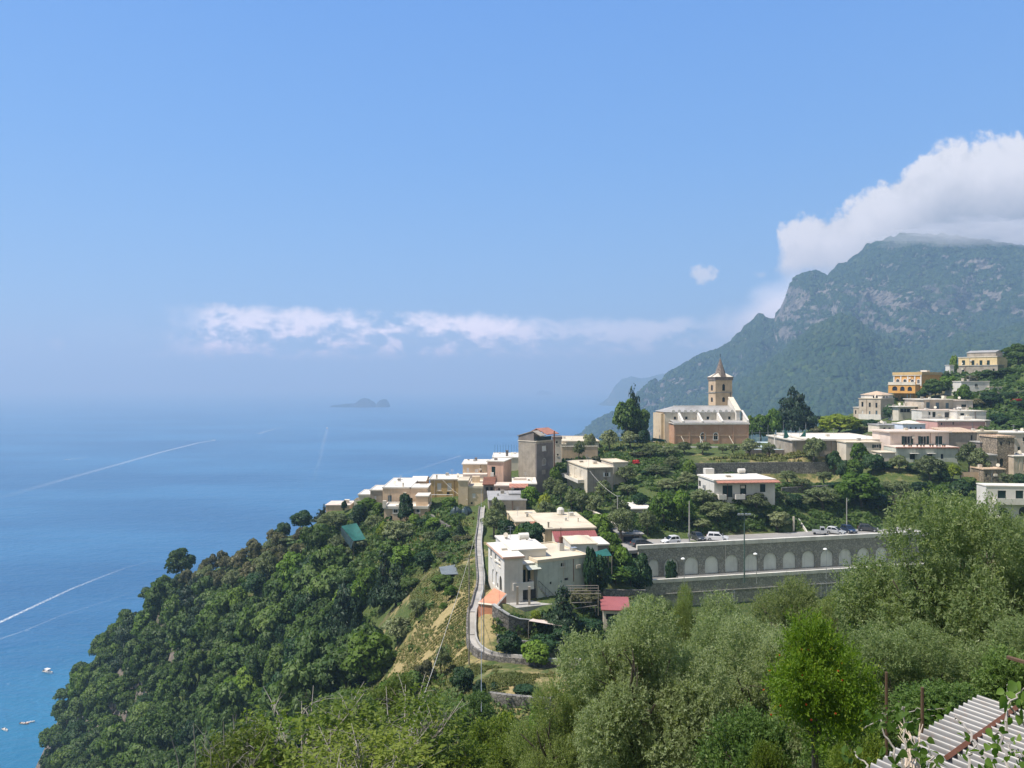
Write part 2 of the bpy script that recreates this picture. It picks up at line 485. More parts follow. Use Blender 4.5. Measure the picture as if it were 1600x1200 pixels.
massif('hill', 'green wooded spur in front of the mountain', 985, 1960, 360, 150,
       [(985, 700), (1010, 690), (1045, 664), (1070, 648), (1100, 628), (1135, 606), (1165, 592), (1195, 572), (1230, 545), (1260, 520), (1285, 503), (1310, 491), (1335, 497), (1360, 516), (1385, 536), (1420, 552), (1450, 549), (1480, 532), (1510, 520), (1545, 522), (1600, 505), (1700, 490), (1960, 520)],
       [(985, 1900), (1150, 1800), (1310, 1750), (1450, 1650), (1960, 1600)],
       [(985, 1600), (1100, 1250), (1300, 1050), (1600, 950), (1960, 900)], -15,
       [(0, 0), (.3, .26), (.55, .5), (.8, .8), (1, 1)], 42, 11, M_HILL, lambda u, f: np.exp(-((u-1010)/40)**2)*.7)
massif('far_headland', 'faint blue headland across the bay', 935, 1180, 160, 24,
       [(935, 632), (950, 622), (963, 600), (972, 592), (985, 589), (1000, 592), (1012, 590), (1030, 585), (1050, 582), (1080, 568), (1100, 556), (1125, 549), (1150, 546), (1180, 548)],
       [(935, 6700), (1180, 6900)], [(935, 6300), (1180, 5900)], -20,
       [(0, 0), (.5, .55), (1, 1)], 60, 41, M_FAR, None, 900, .4)

def islet(name, label, pts, Y, depth, seed, nu=120):
    us = np.linspace(pts[0][0], pts[-1][0], nu)
    top = H-(pw(us, pts)-600)/1200*Y
    vs = np.linspace(-1, 1, 31)
    U_, W_ = np.meshgrid(us, vs)
    T_ = np.tile(np.maximum(top, 0), (31, 1))
    X = (U_-800)/1200*Y
    wd = depth*(np.clip(T_/T_.max(), .15, 1)**.6)
    Yy = Y+W_*wd
    Z = T_*(1-np.abs(W_)**1.7)+fbm(X/35, Yy/35, 4, seed)*T_*.22*(1-W_**2)-2
    idx = np.arange(U_.size).reshape(U_.shape)
    faces = np.stack([idx[:-1, :-1], idx[:-1, 1:], idx[1:, 1:], idx[1:, :-1]], -1).reshape(-1, 4)
    o = link(name, np_mesh(name, np.stack([X, Yy, Z], -1).reshape(-1, 3), faces, np.full(U_.size, .35), smooth=True), None, M_ISL)
    tag(o, label, kind='structure')
M_ISL = land_mat('island_rock', (.010, .018, .010), (.02, .03, .014), (.035, .04, .02), (.07, .068, .06), (.04, .04, .036), .03, .7, .45, 6.0)
islet('island', 'rocky twin humped island out in the bay', [(x, y+6) for x, y in [(515, 630), (519, 627), (530, 626), (541, 625), (546, 624), (551, 624.5), (556, 622), (562, 618.5), (568, 616.5), (574, 615.5), (580, 618), (586, 623), (588, 627), (590, 622), (594, 619), (600, 617.5), (605, 619), (608, 624), (609, 630)]], 6000, 120, 71)
islet('island', 'small low flat island near the horizon', [(838, 615), (842, 610.5), (848, 609.5), (854, 610.5), (861, 613), (862, 615)], 12500, 120, 77, 60)

def mountain_woods():
    g = np.random.default_rng(5); V, F, T, N = [], [], [], []; nv = 0
    for key, n, lo, hi, r0 in (('hill', 12000, .12, 1.0, 7.0), ('mountain', 11000, .25, .93, 6.5)):
        us, vs, G = MTN[key]; nf = int((vs <= 1).sum())
        c = 0
        while c < n:
            i = int(nf*(lo+(hi-lo)*g.random()))-1; j = g.integers(1, G.shape[1]-1)
            if i < 1 or i >= nf-1: continue
            p = G[i, j]+(G[i+1, j]-G[i, j])*g.random()+(G[i, j+1]-G[i, j])*g.random()
            if p[2] < 5 or abs(p[0]/p[1]) > .75: continue
            e = G[i+1, j]-G[i-1, j]; e2 = G[i, j+1]-G[i, j-1]; nn = np.cross(e2, e); nn = nn/np.linalg.norm(nn)
            if abs(nn[2]) < .42+.12*g.random(): continue
            c += 1
            r = r0*(.45+.8*g.random()**2); ph = g.random()*6.28; hz = r*(.7+.5*g.random())
            a = ph+np.arange(6)/6*6.283; k = 1+.25*g.normal(size=6)
            ring0 = np.stack([np.cos(a)*r*k, np.sin(a)*r*k, np.full(6, -.35*r)], -1); ring1 = np.stack([np.cos(a+.4)*r*.72*k, np.sin(a+.4)*r*.72*k, np.full(6, hz*.62)], -1)
            V.append(np.concatenate([ring0, ring1, [[0, 0, hz]]])+p)
            N.append(unit_(np.concatenate([ring0+[0, 0, .3*r], ring1, [[0, 0, hz]]])))
            f = []
            for q in range(6): q2 = (q+1) % 6; f += [(q, q2, 6+q2), (q, 6+q2, 6+q), (6+q, 6+q2, 12)]
            F.append(np.array(f)+nv); nv += 13; T.append(np.full(13, g.random()))
    me = np_mesh('mountain_woods', np.concatenate(V), np.concatenate(F), np.concatenate(T), smooth=True)
    m_ = foliage('far_woods', (.024, .056, .024), (.050, .094, .034), (.085, .125, .042), trans=.12, rough=.9)
    tag(link('mountain_woods', me, None, m_), 'distant woods covering the mountain and its spur', kind='stuff')
def unit_(v): return v/np.linalg.norm(v, axis=-1, keepdims=True)
mountain_woods()

# ------------------------------------------------------------------ the near land
CP = []      # height control points (x, y, z)
def cp(px, py, Y): CP.append(tuple(P(px, py, Y)))
def cw(x, y, z): CP.append((x, y, z))
# ------------------------------------------------------------------ building kit
WHITE = surf('white_plaster', (.66, .635, .575), var=.12, streak=.37)
CREAM = surf('cream_plaster', (.64, .51, .34), var=.15, streak=.42)
PALE = surf('pale_plaster', (.66, .60, .49), var=.14, streak=.42)
TAN = surf('tan_plaster', (.62, .46, .31), var=.15, streak=.37)
PINK = surf('pink_plaster', (.66, .44, .33), var=.14, streak=.37)
PINKP = surf('pale_pink_plaster', (.68, .57, .485), var=.12, streak=.37)
ROSE = surf('rose_plaster', (.62, .36, .32), var=.14, streak=.42)
OCHRE = surf('ochre_plaster', (.60, .42, .19), var=.14, streak=.42)
ORANGE = surf('orange_plaster', (.68, .36, .10), var=.14, streak=.42)
GREYT = surf('grey_tan_render', (.36, .32, .26), var=.25, streak=.52)
GREYD = surf('dark_grey_render', (.21, .185, .165), var=.25, streak=.52)
BEIGE = surf('beige_plaster', (.54, .46, .36), var=.2, streak=.47)
YELLOW = surf('yellow_plaster', (.66, .52, .28), var=.14, streak=.42)
BLUEW = surf('pale_blue_plaster', (.60, .66, .76), var=.1, streak=.32)
CONC = surf('concrete', (.40, .39, .36), var=.25, streak=.35)
GREENW = surf('pale_green_shaded_white', (.52, .55, .48), var=.16, streak=.57)  # greenish grey that carries the shade of white walls
ROOFW = surf('white_roof_coating', (.66, .62, .54), var=.13, scale=.6)
ROOFC = surf('cream_roof_coating', (.62, .54, .40), var=.2, scale=.6)
ROOFG = surf('grey_roof_coating', (.33, .325, .31), var=.25, scale=.6)
ROOFP = surf('pinkish_roof_tiles', (.62, .52, .43), var=.15, scale=1.0)
SHUT = surf('dark_green_shutter', (.012, .035, .03), rough=.5, var=.2)
SHUTB = surf('blue_grey_shutter', (.10, .15, .18), rough=.5, var=.2)
SHUTW = surf('white_shutter', (.70, .70, .67), rough=.5, var=.1)
WOOD = surf('brown_wood', (.12, .075, .045), var=.3)
TIMBER = surf('weathered_timber', (.27, .24, .20), var=.3)
FRAME = surf('window_frame_paint', (.62, .60, .55), rough=.5, var=.1)
METAL = surf('galvanised_metal', (.45, .47, .48), rough=.45, metal=.6, var=.15)
IRON = surf('dark_iron', (.05, .05, .05), rough=.5, var=.2)
RUST = surf('rusty_iron', (.20, .085, .05), rough=.8, var=.3)
TERRA = surf('terracotta_floor', (.62, .27, .15), var=.15)
REDM = surf('red_sheet_roof', (.31, .10, .095), rough=.55, var=.18, scale=.8)
TARP = surf('green_net_cloth', (.016, .105, .085), rough=.7, var=.3)
TARPD = surf('dark_tarpaulin', (.03, .055, .06), rough=.5, var=.3)
STONE = stone('rubble_stone', (.25, .23, .20), (.12, .11, .10), 2.2)
STONET = stone('tan_rubble_stone', (.36, .30, .22), (.19, .155, .11), 1.8)
ROCKW = stone('terrace_stone', (.27, .255, .225), (.13, .125, .11), 1.8)
ARCW = stone('grey_stone_blocks', (.40, .39, .32), (.24, .235, .195), 2.2, (.17, .17, .15))

def glass_mat():
    m_, t = mat('window_glass')
    b = t.n('ShaderNodeBsdfPrincipled', {'Base Color': (.012, .016, .02), 'Roughness': .12, 'Specular IOR Level': .5})
    finish(t, b); return m_
GLASS = glass_mat()

def tile_mat(name, c0, c1, per=3.2):
    m_, t = mat(name)
    pos = t.n('ShaderNodeNewGeometry').outputs['Position']
    x, y, z = t.xyz(pos)
    rows = t.m('ABSOLUTE', t.m('SINE', t.mul(t.add(x, y), per)))
    c_ = t.mixc(t.step(t.noise(pos, 1.2, 5.0, .65), .35, .7), c0, c1)
    c_ = t.mixc(t.step(rows, .3, .05), c_, tuple(q*.5 for q in c1))
    b = t.n('ShaderNodeBsdfPrincipled', {'Base Color': c_, 'Roughness': .9})
    bp = t.n('ShaderNodeBump', {'Strength': .6, 'Distance': .06, 'Height': rows}); t.put(b.inputs['Normal'], bp.outputs[0])
    finish(t, b); return m_
TILE = tile_mat('clay_roof_tiles', (.42, .185, .125), (.30, .14, .095))
TILET = tile_mat('old_tan_tiles', (.58, .44, .30), (.42, .31, .22))
SLATE = tile_mat('grey_spire_tiles', (.23, .19, .16), (.14, .115, .10), 5)

def brick_mat():
    m_, t = mat('church_brick')
    pos = t.n('ShaderNodeNewGeometry').outputs['Position']
    x, y, z = t.xyz(pos)
    br = t.n('ShaderNodeTexBrick', {'Scale': 3.0, 'Mortar Size': .02, 'Color1': (.48, .26, .155), 'Color2': (.385, .20, .12), 'Mortar': (.42, .32, .22)})
    t.put(br.inputs['Vector'], t.vec(t.add(x, t.mul(y, .3)), z, 0.0))
    c_ = t.mixc(t.mul(t.step(t.noise(pos, .35, 5.0, .65), .4, .75), .5), br.outputs['Color'], (.58, .40, .28))
    b = t.n('ShaderNodeBsdfPrincipled', {'Base Color': c_, 'Roughness': .9}); finish(t, b); return m_
BRICK = brick_mat()

class Thing:
    """an Empty at the base of a thing; parts are meshes given in world coordinates"""
    def __init__(s, name, label, cat, origin, group=None):
        s.o = empty(name, origin); s.org = Vector(origin)
        tag(s.o, label, cat, group)
    def part(s, name, mb, m_, parent=None, smooth=False, label=None):
        mb.v = [(p[0]-s.org.x, p[1]-s.org.y, p[2]-s.org.z) for p in mb.v]
        o = mb.build(name, m_, parent or s.o, smooth)
        if label: o['label'] = label
        return o

class Block:
    """one walled volume of a building, its edges given by where they stand and how far away"""
    def __init__(s, T, px0, px1, pyt, pyb, Y, yaw=0., dep=8., side=None, corner='l', wall=None, roof='flat', roofm=None,
                 sink=4., ops=(), over=.18, th=.22, ground=True, name='wall', label=None, rim=.35):
        a = R(yaw); s.T = T
        s.d = Vector((math.cos(a), math.sin(a), 0)); s.n = Vector((-math.sin(a), math.cos(a), 0))
        c_, sn = s.d.x, s.d.y
        if corner == 'l':
            A = P(px0, pyb, Y); t = (px1-800)/1200
            s.w = (t*A.y-A.x)/(c_-t*sn); s.A = A
        else:
            N = P(px1, pyb, Y); t = (px0-800)/1200
            s.w = (N.x-t*N.y)/(c_-t*sn); s.A = N-s.d*s.w
        s.z0 = s.A.z; s.z1 = H-(pyt-600)/1200*Y
        if side is not None:
            t = (side-800)/1200
            q = s.A if side < px0 else s.A+s.d*s.w
            dep = (t*q.y-q.x)/(s.n.x-t*s.n.y)
        s.dep = dep
        s.faces = {'f': (s.A.copy(), s.d), 'r': (s.A+s.d*s.w, s.n), 'b': (s.A+s.d*s.w+s.n*dep, -s.d), 'l': (s.A+s.n*dep, -s.n)}
        s.len = {'f': s.w, 'r': dep, 'b': s.w, 'l': dep}
        mb = MB(); done = []
        for k, (O, e) in s.faces.items():
            hs = []
            for op in ops:
                if op[0] != k: continue
                done.append((k, s.rect(k, *op[1:5]), op[5]))
                hs.append((done[-1][1], op[5].startswith('arch')))
            wallface(mb, O, e, s.len[k], s.z0-sink, s.z1, hs)
        s.wall = T.part(name, mb, wall, label=label)
        for k, r, kind in done: opening(T, *s.faces[k], r, kind)
        if ground:
            for u in (0, .5, 1):
                for v in (0, 1): 
                    q = s.pt(u*s.w, v*dep); cw(q.x, q.y, s.z0-.1)
        if roof: s.roof(roof, roofm or ROOFW, over, th, rim)
    def pt(s, u, v, z=0.):
        q = s.A+s.d*u+s.n*v; q.z = s.z0+z; return q
    def rect(s, k, x0, y0, x1, y1):
        O, e = s.faces[k]
        def S(px):
            t = (px-800)/1200; return (t*O.y-O.x)/(e.x-t*e.y)
        a, b = sorted((S(x0), S(x1)))
        a = max(a, .12); b = min(b, s.len[k]-.12)
        if b-a < .3: a, b = (a+b)/2-.2, (a+b)/2+.2
        Yq = O.y+(a+b)/2*e.y
        return (a, b, max(H-(y1-600)/1200*Yq, s.z0-1.5), min(H-(y0-600)/1200*Yq, s.z1-.1))
    def roof(s, kind, m_, over, th, rim):
        M = Matrix.Translation(Vector((s.A.x, s.A.y, s.z1))) @ Matrix(((s.d.x, s.n.x, 0), (s.d.y, s.n.y, 0), (0, 0, 1))).to_4x4()
        w, D = s.w, s.dep; mb = MB()
        if kind == 'flat':
            mb.box(-over, w+over, -over, D+over, 0, th, M)
            rb = rim*.35
            if rim and w > 2 and D > 2:
                mb.box(-over, w+over, -over, -over+.22, th, th+rb, M); mb.box(-over, w+over, D+over-.22, D+over, th, th+rb, M)
                mb.box(-over, -over+.22, -over+.22, D+over-.22, th, th+rb, M); mb.box(w+over-.22, w+over, -over+.22, D+over-.22, th, th+rb, M)
        elif kind == 'vault':
            mb.box(-over, w+over, -over, D+over, 0, th, M)
            N = 8
            def q(i, j):
                x = .35+(w-.7)*i/N; y = .35+(D-.7)*j/N
                return M @ Vector((x, y, th+.9*rim*(1-(2*i/N-1)**2)*(1-(2*j/N-1)**2)+.002))
            for i in range(N):
                for j in range(N): mb.quad(q(i, j), q(i+1, j), q(i+1, j+1), q(i, j+1))
        elif kind == 'gable':   # ridge along the front
            h_ = rim
            for y0, y1, z0, z1 in ((-over, D/2, 0, h_), (D/2, D+over, h_, 0)):
                mb.prism([(y0, z0), (y1, z1), (y1, z1+th), (y0, z0+th)], -over, w+over, 'x', M)
            mb.prism([(0, -.01), (D, -.01), (D/2, h_-.02)], .02, w-.02, 'x', M)
        elif kind == 'hip':
            h_ = rim; q = [M @ Vector(p) for p in ((-over, -over, 0), (w+over, -over, 0), (w+over, D+over, 0), (-over, D+over, 0))]
            k_ = min(w, D)/2
            r0, r1 = (M @ Vector((k_, D/2, h_)), M @ Vector((w-k_+.01, D/2, h_))) if w >= D else (M @ Vector((w/2, k_, h_)), M @ Vector((w/2, D-k_+.01, h_)))
            if w >= D:
                mb.quad(q[0], q[1], r1, r0); mb.quad(q[1], q[2], r1); mb.quad(q[2], q[3], r0, r1); mb.quad(q[3], q[0], r0)
            else:
                mb.quad(q[0], q[1], r0); mb.quad(q[1], q[2], r1, r0); mb.quad(q[2], q[3], r1); mb.quad(q[3], q[0], r0, r1)
            mb.quad(*reversed(q))
        elif kind == 'shed':    # rises towards the back
            mb.prism([(-over, 0), (D+over, rim), (D+over, rim+th), (-over, th)], -over, w+over, 'x', M)
            mb.prism([(0, -.01), (D, -.01), (D, rim-.02)], .02, w-.02, 'x', M)
        s.roofo = s.T.part('roof', mb, m_); s.M = M; s.th = th
        if kind == 'flat' and w > 4.5 and D > 4.5 and s.z1-s.z0 > 1.5: s.clutter()
    def clutter(s):
        rg = random.Random(int(abs(s.A.x)*37+abs(s.A.y)*11)); q = lambda u, v, z: s.M @ Vector((u, v, z))
        w, D, t = s.w, s.dep, s.th
        u = rg.uniform(.15, .4)*w if rg.random() < .5 else rg.uniform(.6, .9)*w
        s.T.part('drainpipe', MB().bar(q(u, -.07, -.02), q(u, -.07, -(s.z1-s.z0)), .05, 5), rg.choice([METAL, PALE, RUST]))
        if rg.random() < .6:
            u, v = rg.uniform(.2, .8)*w, rg.uniform(.4, .8)*D; mb = MB().bar(q(u, v, t), q(u, v, t+2.0), .03, 4)
            for z, l in ((1.9, .45), (1.65, .35), (1.4, .5)): mb.bar(q(u-l, v, t+z), q(u+l, v, t+z), .018, 4)
            s.T.part('antenna', mb, METAL, s.roofo)
        if rg.random() < .55:
            u, v = rg.uniform(.15, .85)*w, rg.uniform(.15, .4)*D
            s.T.part('satellite_dish', MB().bar(q(u, v, t), q(u, v, t+.7), .03, 4).bar(q(u, v-.08, t+.75), q(u-.05, v-.16, t+.78), .4, 10, .42), PALE, s.roofo)
        for k in range(rg.randrange(1, 3)):
            u, v = rg.uniform(.12, .88)*w, rg.uniform(.3, .85)*D; a = rg.uniform(.2, .45)
            s.T.part('roof_vent', MB().box(u-a, u+a, v-a, v+a, t, t+rg.uniform(.3, .8), s.M), rg.choice([PALE, GREYT, CONC, WHITE]), s.roofo)
        if rg.random() < .5:
            u = rg.uniform(.2, .75)*w
            s.T.part('air_conditioner', MB().box(u, u+.8, -.36, -.01, -1.5, -.95, s.M), PALE)
    def rbox(s, name, u0, u1, v0, v1, h0, h1, m_, parent=None):
        """a box standing on the roof, in metres along front / depth / up"""
        return s.T.part(name, MB().box(u0, u1, v0, v1, s.th+h0, s.th+h1, s.M), m_, parent or s.roofo)

def wallface(mb, O, e, L, zb, zt, holes, rev=.2):
    m_ = Vector((e.y, -e.x, 0)); inw = -m_
    def q(sx, z, dpt=0.): v = O+e*sx+inw*dpt; return (v.x, v.y, z)
    xs = sorted({0, L, *[r[0] for r, _ in holes], *[r[1] for r, _ in holes]})
    zs = sorted({zb, zt, *[r[2] for r, _ in holes], *[r[3] for r, _ in holes]})
    for i in range(len(xs)-1):
        for j in range(len(zs)-1):
            cx, cz = (xs[i]+xs[i+1])/2, (zs[j]+zs[j+1])/2
            if xs[i+1]-xs[i] < 1e-5 or zs[j+1]-zs[j] < 1e-5: continue
            if any(r[0] < cx < r[1] and r[2] < cz < r[3] for r, _ in holes): continue
            mb.quad(q(xs[i], zs[j]), q(xs[i+1], zs[j]), q(xs[i+1], zs[j+1]), q(xs[i], zs[j+1]))
    for r, arch in holes:
        out_ = outline(r, arch)
        if arch:
            n = len(out_); half = [p for p in out_[2:]]
            mid = (r[0]+r[1])/2
            left = [p for p in half if p[0] <= mid+1e-6]; right = [p for p in half if p[0] >= mid-1e-6]
            mb.quad(*[q(*p) for p in [(r[0], r[3])]+list(reversed(left))])
            mb.quad(*[q(*p) for p in [(r[1], r[3])]+list(reversed(right))])
        for k in range(len(out_)):
            a, b = out_[k], out_[(k+1) % len(out_)]
            mb.quad(q(*a), q(*b), q(*b, rev), q(*a, rev))

def outline(r, arch, ins=0., n=8):
    s0, s1, z0, z1 = r[0]+ins, r[1]-ins, r[2]+ins, r[3]-ins
    if not arch: return [(s0, z0), (s1, z0), (s1, z1), (s0, z1)]
    hw = (s1-s0)/2; rise = min(hw, (z1-z0)*.5); mid = (s0+s1)/2
    pts = [(s0, z0), (s1, z0)]
    for k in range(n+1):
        a = math.pi*k/n
        pts.append((mid+hw*math.cos(a), z1-rise+rise*math.sin(a)))
    return pts

def opening(T, O, e, r, kind):
    """fills a wall opening with a window, door or shutters"""
    m_ = Vector((e.y, -e.x, 0)); arch = kind.startswith('arch'); k = kind.replace('arch', '').strip('_') or 'win'
    def q(sx, z, out_=0.): v = O+e*sx+m_*out_; return Vector((v.x, v.y, z))
    F = Matrix(((e.x, -m_.x, 0, O.x), (e.y, -m_.y, 0, O.y), (0, 0, 1, 0), (0, 0, 0, 1)))    # x along, y inwards, z up
    pol = outline(r, arch)
    fr = MB()
    w_ = r[1]-r[0]
    def panel(d0, d1, ins=0.):
        return MB().prism(outline(r, arch, ins), d0, d1, 'y', F)
    if k == 'dark':
        o = T.part('window', panel(.17, .21), GLASS); return
    if k == 'blank':
        o = T.part('panel', panel(.12, .21), PALE); return
    name = 'door' if k in ('door', 'gdoor') else 'window'
    fm = {'win': FRAME, 'door': WOOD, 'gdoor': SHUT, 'shut': SHUT, 'bshut': SHUTB, 'wshut': SHUTW, 'open': FRAME, 'gopen': FRAME, 'trim': WHITE}.get(k, FRAME)
    b = .07
    po = outline(r, arch); pi_ = outline(r, arch, b)
    for i in range(len(po)):
        j = (i+1) % len(po)
        for d0 in (.08,):
            A0, A1, B0, B1 = po[i], po[j], pi_[i], pi_[j]
            fr.quad(F @ Vector((A0[0], d0, A0[1])), F @ Vector((A1[0], d0, A1[1])), F @ Vector((B1[0], d0, B1[1])), F @ Vector((B0[0], d0, B0[1])))
            fr.quad(F @ Vector((B0[0], d0, B0[1])), F @ Vector((B1[0], d0, B1[1])), F @ Vector((B1[0], .2, B1[1])), F @ Vector((B0[0], .2, B0[1])))
    if k in ('win', 'open', 'gopen', 'trim') and w_ > .7:
        mid = (r[0]+r[1])/2
        fr.box(mid-.03, mid+.03, .085, .16, r[2]+b, r[3]-b-(.25*w_ if arch else 0), F)
    if k == 'trim':      # raised surround outside the wall
        big = (r[0]-.22, r[1]+.22, r[2]-.22, r[3]+.22); pb = outline(big, arch)
        for i in range(len(po)):
            j = (i+1) % len(po)
            A0, A1, B0, B1 = pb[i], pb[j], po[i], po[j]
            for P0, P1, d0, d1 in ((A0, A1, 0, -.08), ):
                fr.quad(F @ Vector((A0[0], -.08, A0[1])), F @ Vector((A1[0], -.08, A1[1])), F @ Vector((B1[0], -.08, B1[1])), F @ Vector((B0[0], -.08, B0[1])))
                fr.quad(F @ Vector((A0[0], .0, A0[1])), F @ Vector((A1[0], .0, A1[1])), F @ Vector((A1[0], -.08, A1[1])), F @ Vector((A0[0], -.08, A0[1])))
                fr.quad(F @ Vector((B0[0], -.08, B0[1])), F @ Vector((B1[0], -.08, B1[1])), F @ Vector((B1[0], .1, B1[1])), F @ Vector((B0[0], .1, B0[1])))
    o = T.part(name, fr, fm)
    if k not in ('door', 'gdoor', 'trim') and not arch: T.part('sill', MB().box(r[0]-.12, r[1]+.12, -.1, .075, r[2]-.09, r[2]-.003, F), PALE, o)
    T.part('pane', panel(.16, .2, b*.5), {'shut': SHUT, 'bshut': SHUTB, 'wshut': SHUTW, 'door': WOOD, 'gdoor': SHUT}.get(k, GLASS), o)
    if k in ('open', 'gopen'):
        sm = SHUT if k == 'gopen' else SHUTW
        sw = w_*.42
        for x0, x1 in ((r[0]-sw-.02, r[0]-.02), (r[1]+.02, r[1]+sw+.02)):
            T.part('shutter', MB().box(x0, x1, -.07, -.015, r[2], r[3], F), sm, o)
    elif k in ('shut', 'bshut', 'wshut'):
        sm = {'shut': SHUT, 'bshut': SHUTB, 'wshut': SHUTW}[k]
        mid = (r[0]+r[1])/2
        if not arch:
            for x0, x1 in ((r[0]+b, mid-.015), (mid+.015, r[1]-b)):
                mb = MB().box(x0, x1, .09, .13, r[2]+b, r[3]-b, F)
                T.part('shutter', mb, sm, o)

def house(name, label, cat, px, py, Y, group=None):
    return Thing(name, label, cat, P(px, py, Y), group)

def balcony(T, blk, face, x0, x1, ytop, ybot, out_=1.2, m_=None, solid=True):
    O, e = blk.faces[face]; mm = Vector((e.y, -e.x, 0))
    a, b, zb, zt = blk.rect(face, x0, ytop, x1, ybot)
    F = Matrix(((e.x, mm.x, 0, O.x), (e.y, mm.y, 0, O.y), (0, 0, 1, 0), (0, 0, 0, 1)))
    mb = MB().box(a, b, .002, out_, zb-.15, zb, F)
    if solid:
        mb.box(a, b, out_-.12, out_, zb, zt, F); mb.box(a, a+.12, .002, out_-.12, zb, zt, F); mb.box(b-.12, b, .002, out_-.12, zb, zt, F)
        return T.part('balcony', mb, m_ or WHITE)
    o = T.part('balcony', mb, m_ or CONC)
    rl = MB()
    n = max(3, int((b-a)/.35))
    for i in range(n+1):
        x = a+(b-a)*i/n; rl.bar(F @ Vector((x, out_-.05, zb)), F @ Vector((x, out_-.05, zt)), .02, 4)
    rl.bar(F @ Vector((a, out_-.05, zt)), F @ Vector((b, out_-.05, zt)), .03, 4)
    T.part('railing', rl, IRON, o)
    return o
# ------------------------------------------------------------------ the church on the terrace
TOWER = surf('tan_tower_plaster', (.56, .42, .27), var=.2, streak=.4)
def church():
    T = house('church', 'long brick church with white buttressed roof and square bell tower', 'church', 1110, 694, 236)
    b = Block(T, 1053, 1170, 662, 693, 232, 4, dep=5.2, wall=BRICK, roof=None, name='brick_wall', sink=3,
              ops=[('f', 1095, 676.5, 1101.5, 687, 'arch_trim'), ('f', 1115, 676.5, 1121.5, 687, 'arch_trim')])
    M = Matrix.Translation(Vector((b.A.x, b.A.y, 0))) @ Matrix(((b.d.x, b.n.x, 0), (b.d.y, b.n.y, 0), (0, 0, 1))).to_4x4()
    w = b.w; zt = b.z1; zg = b.z0
    for k in range(6):                       # drainpipes and pilasters on the brick front
        x = .3+(w-.6)*k/5
        T.part('pilaster', MB().box(x-.14, x+.14, -.14, -.003, zg-2, zt-.3, M), BRICK)
    T.part('cornice', MB().box(-.3, w+.3, -.35, -.003, zt-.28, zt+.12, M).box(-.3, w+.3, -.003, 5.0, zt, zt+.14, M), WHITE)
    T.part('string_course', MB().box(.5, w-.5, -.09, -.004, zg+2.35, zg+2.5, M), TAN)
    # nave set back behind the aisle
    zn = zt+3.3
    nv = MB()
    for O, e, L in ((M @ Vector((-1.4, 5.2, 0)), b.d, w-.6),):
        hs = [((s_-.38, s_+.38, zt+1.0, zt+1.9), False) for s_ in (3.2, 6.8, 10.2, 13.6, 17.4, 20.4)]
        wallface(nv, O, e, L, zg-3, zn, hs)
        T.part('clerestory', nv, PALE)
        for r, _ in hs: opening(T, O, e, r, 'dark')
    # left end: two white facets of the apse side
    T.part('end_wall', MB().box(-1.4, -.02, 5.4, 12.0, zg-3, zn, M).box(-2.2, -1.42, 6.5, 16.2, zg-3, zn-.5, M), CREAM)
    T.part('end_wall', MB().box(.02, .6, 5.3, 5.38, zg, zt, M).box(-1.38, w-2.0, 12.0, 16.0, zg-3, zn-.2, M), CREAM)
    # aisle roof between the buttresses
    T.part('aisle_roof', MB().prism([(.05, zt+.16), (5.15, zt+.75), (5.15, zt+.9), (.05, zt+.3)], .1, w-.1, 'x', M), ROOFG)
    for x in (2.9, 8.9, 15.1):
        T.part('buttress', MB().prism([(.2, zt+.3), (5.1, zt+.9), (5.1, zn-.15), (4.5, zn-.2), (.2, zt+.75)], x-.3, x+.3, 'x', M), WHITE)
    T.part('buttress', MB().prism([(-.1, zt+.1), (5.1, zt+.1), (5.1, zn+.6), (-.1, zt+1.0)], w-.55, w+.05, 'x', M), WHITE)
    # nave roof, hipped at its left end, with white scallops along the eave
    hipw = 4.5; r0 = zn; rz = zn+1.75
    q = lambda x, y, z: M @ Vector((x, y, z))
    mb = MB()
    xl, xr = -1.7, w-2.6
    mb.quad(q(xl, 5.0, r0), q(xr, 5.0, r0), q(xr, 10.2, rz), q(xl+hipw, 10.2, rz))
    mb.quad(q(xl, 16.3, r0), q(xl, 5.0, r0), q(xl+hipw, 10.2, rz))
    mb.quad(q(xr, 16.3, r0), q(xl, 16.3, r0), q(xl+hipw, 10.2, rz), q(xr, 10.2, rz))
    mb.quad(q(xr, 5.0, r0), q(xr, 16.3, r0), q(xr, 10.2, rz)); mb.quad(q(xl, 5, r0-.02), q(xl, 16.3, r0-.02), q(xr, 16.3, r0-.02), q(xr, 5, r0-.02))
    rf = T.part('roof', mb, ROOFG)
    sc = MB()
    for k in range(11):
        x = 1.2+k*1.85; pts = [(x+.62*math.cos(a), r0-.15+.95*math.sin(a)) for a in [math.pi*i/6 for i in range(7)]]
        sc.prism(pts, 4.75, 4.95, 'y', M)
    T.part('scallop', sc, WHITE, rf)
    T.part('ridge', MB().box(xl+hipw, xr, 10.0, 10.4, rz-.06, rz+.16, M), WHITE, rf)
    # tall gabled front at the far right end
    T.part('gable_wall', MB().prism([(3.6, zg-3), (16.8, zg-3), (16.8, zn+.2), (10.2, zn+4.2), (3.6, zn+.2)], w-2.5, w-1.4, 'x', M), WHITE)
    T.part('gable_wall', MB().prism([(3.4, zn+.25), (10.2, zn+4.25), (10.2, zn+4.6), (3.4, zn+.6)], w-2.8, w-1.1, 'x', M), PALE)
    cr = MB(); cx = q(w-2.0, 10.2, zn+4.5)
    cr.bar(cx, cx+Vector((0, 0, 1.5)), .09, 5); cr.bar(cx+Vector((-.4, 0, 1.05)), cx+Vector((.4, 0, 1.05)), .07, 5)
    T.part('cross', cr, IRON)
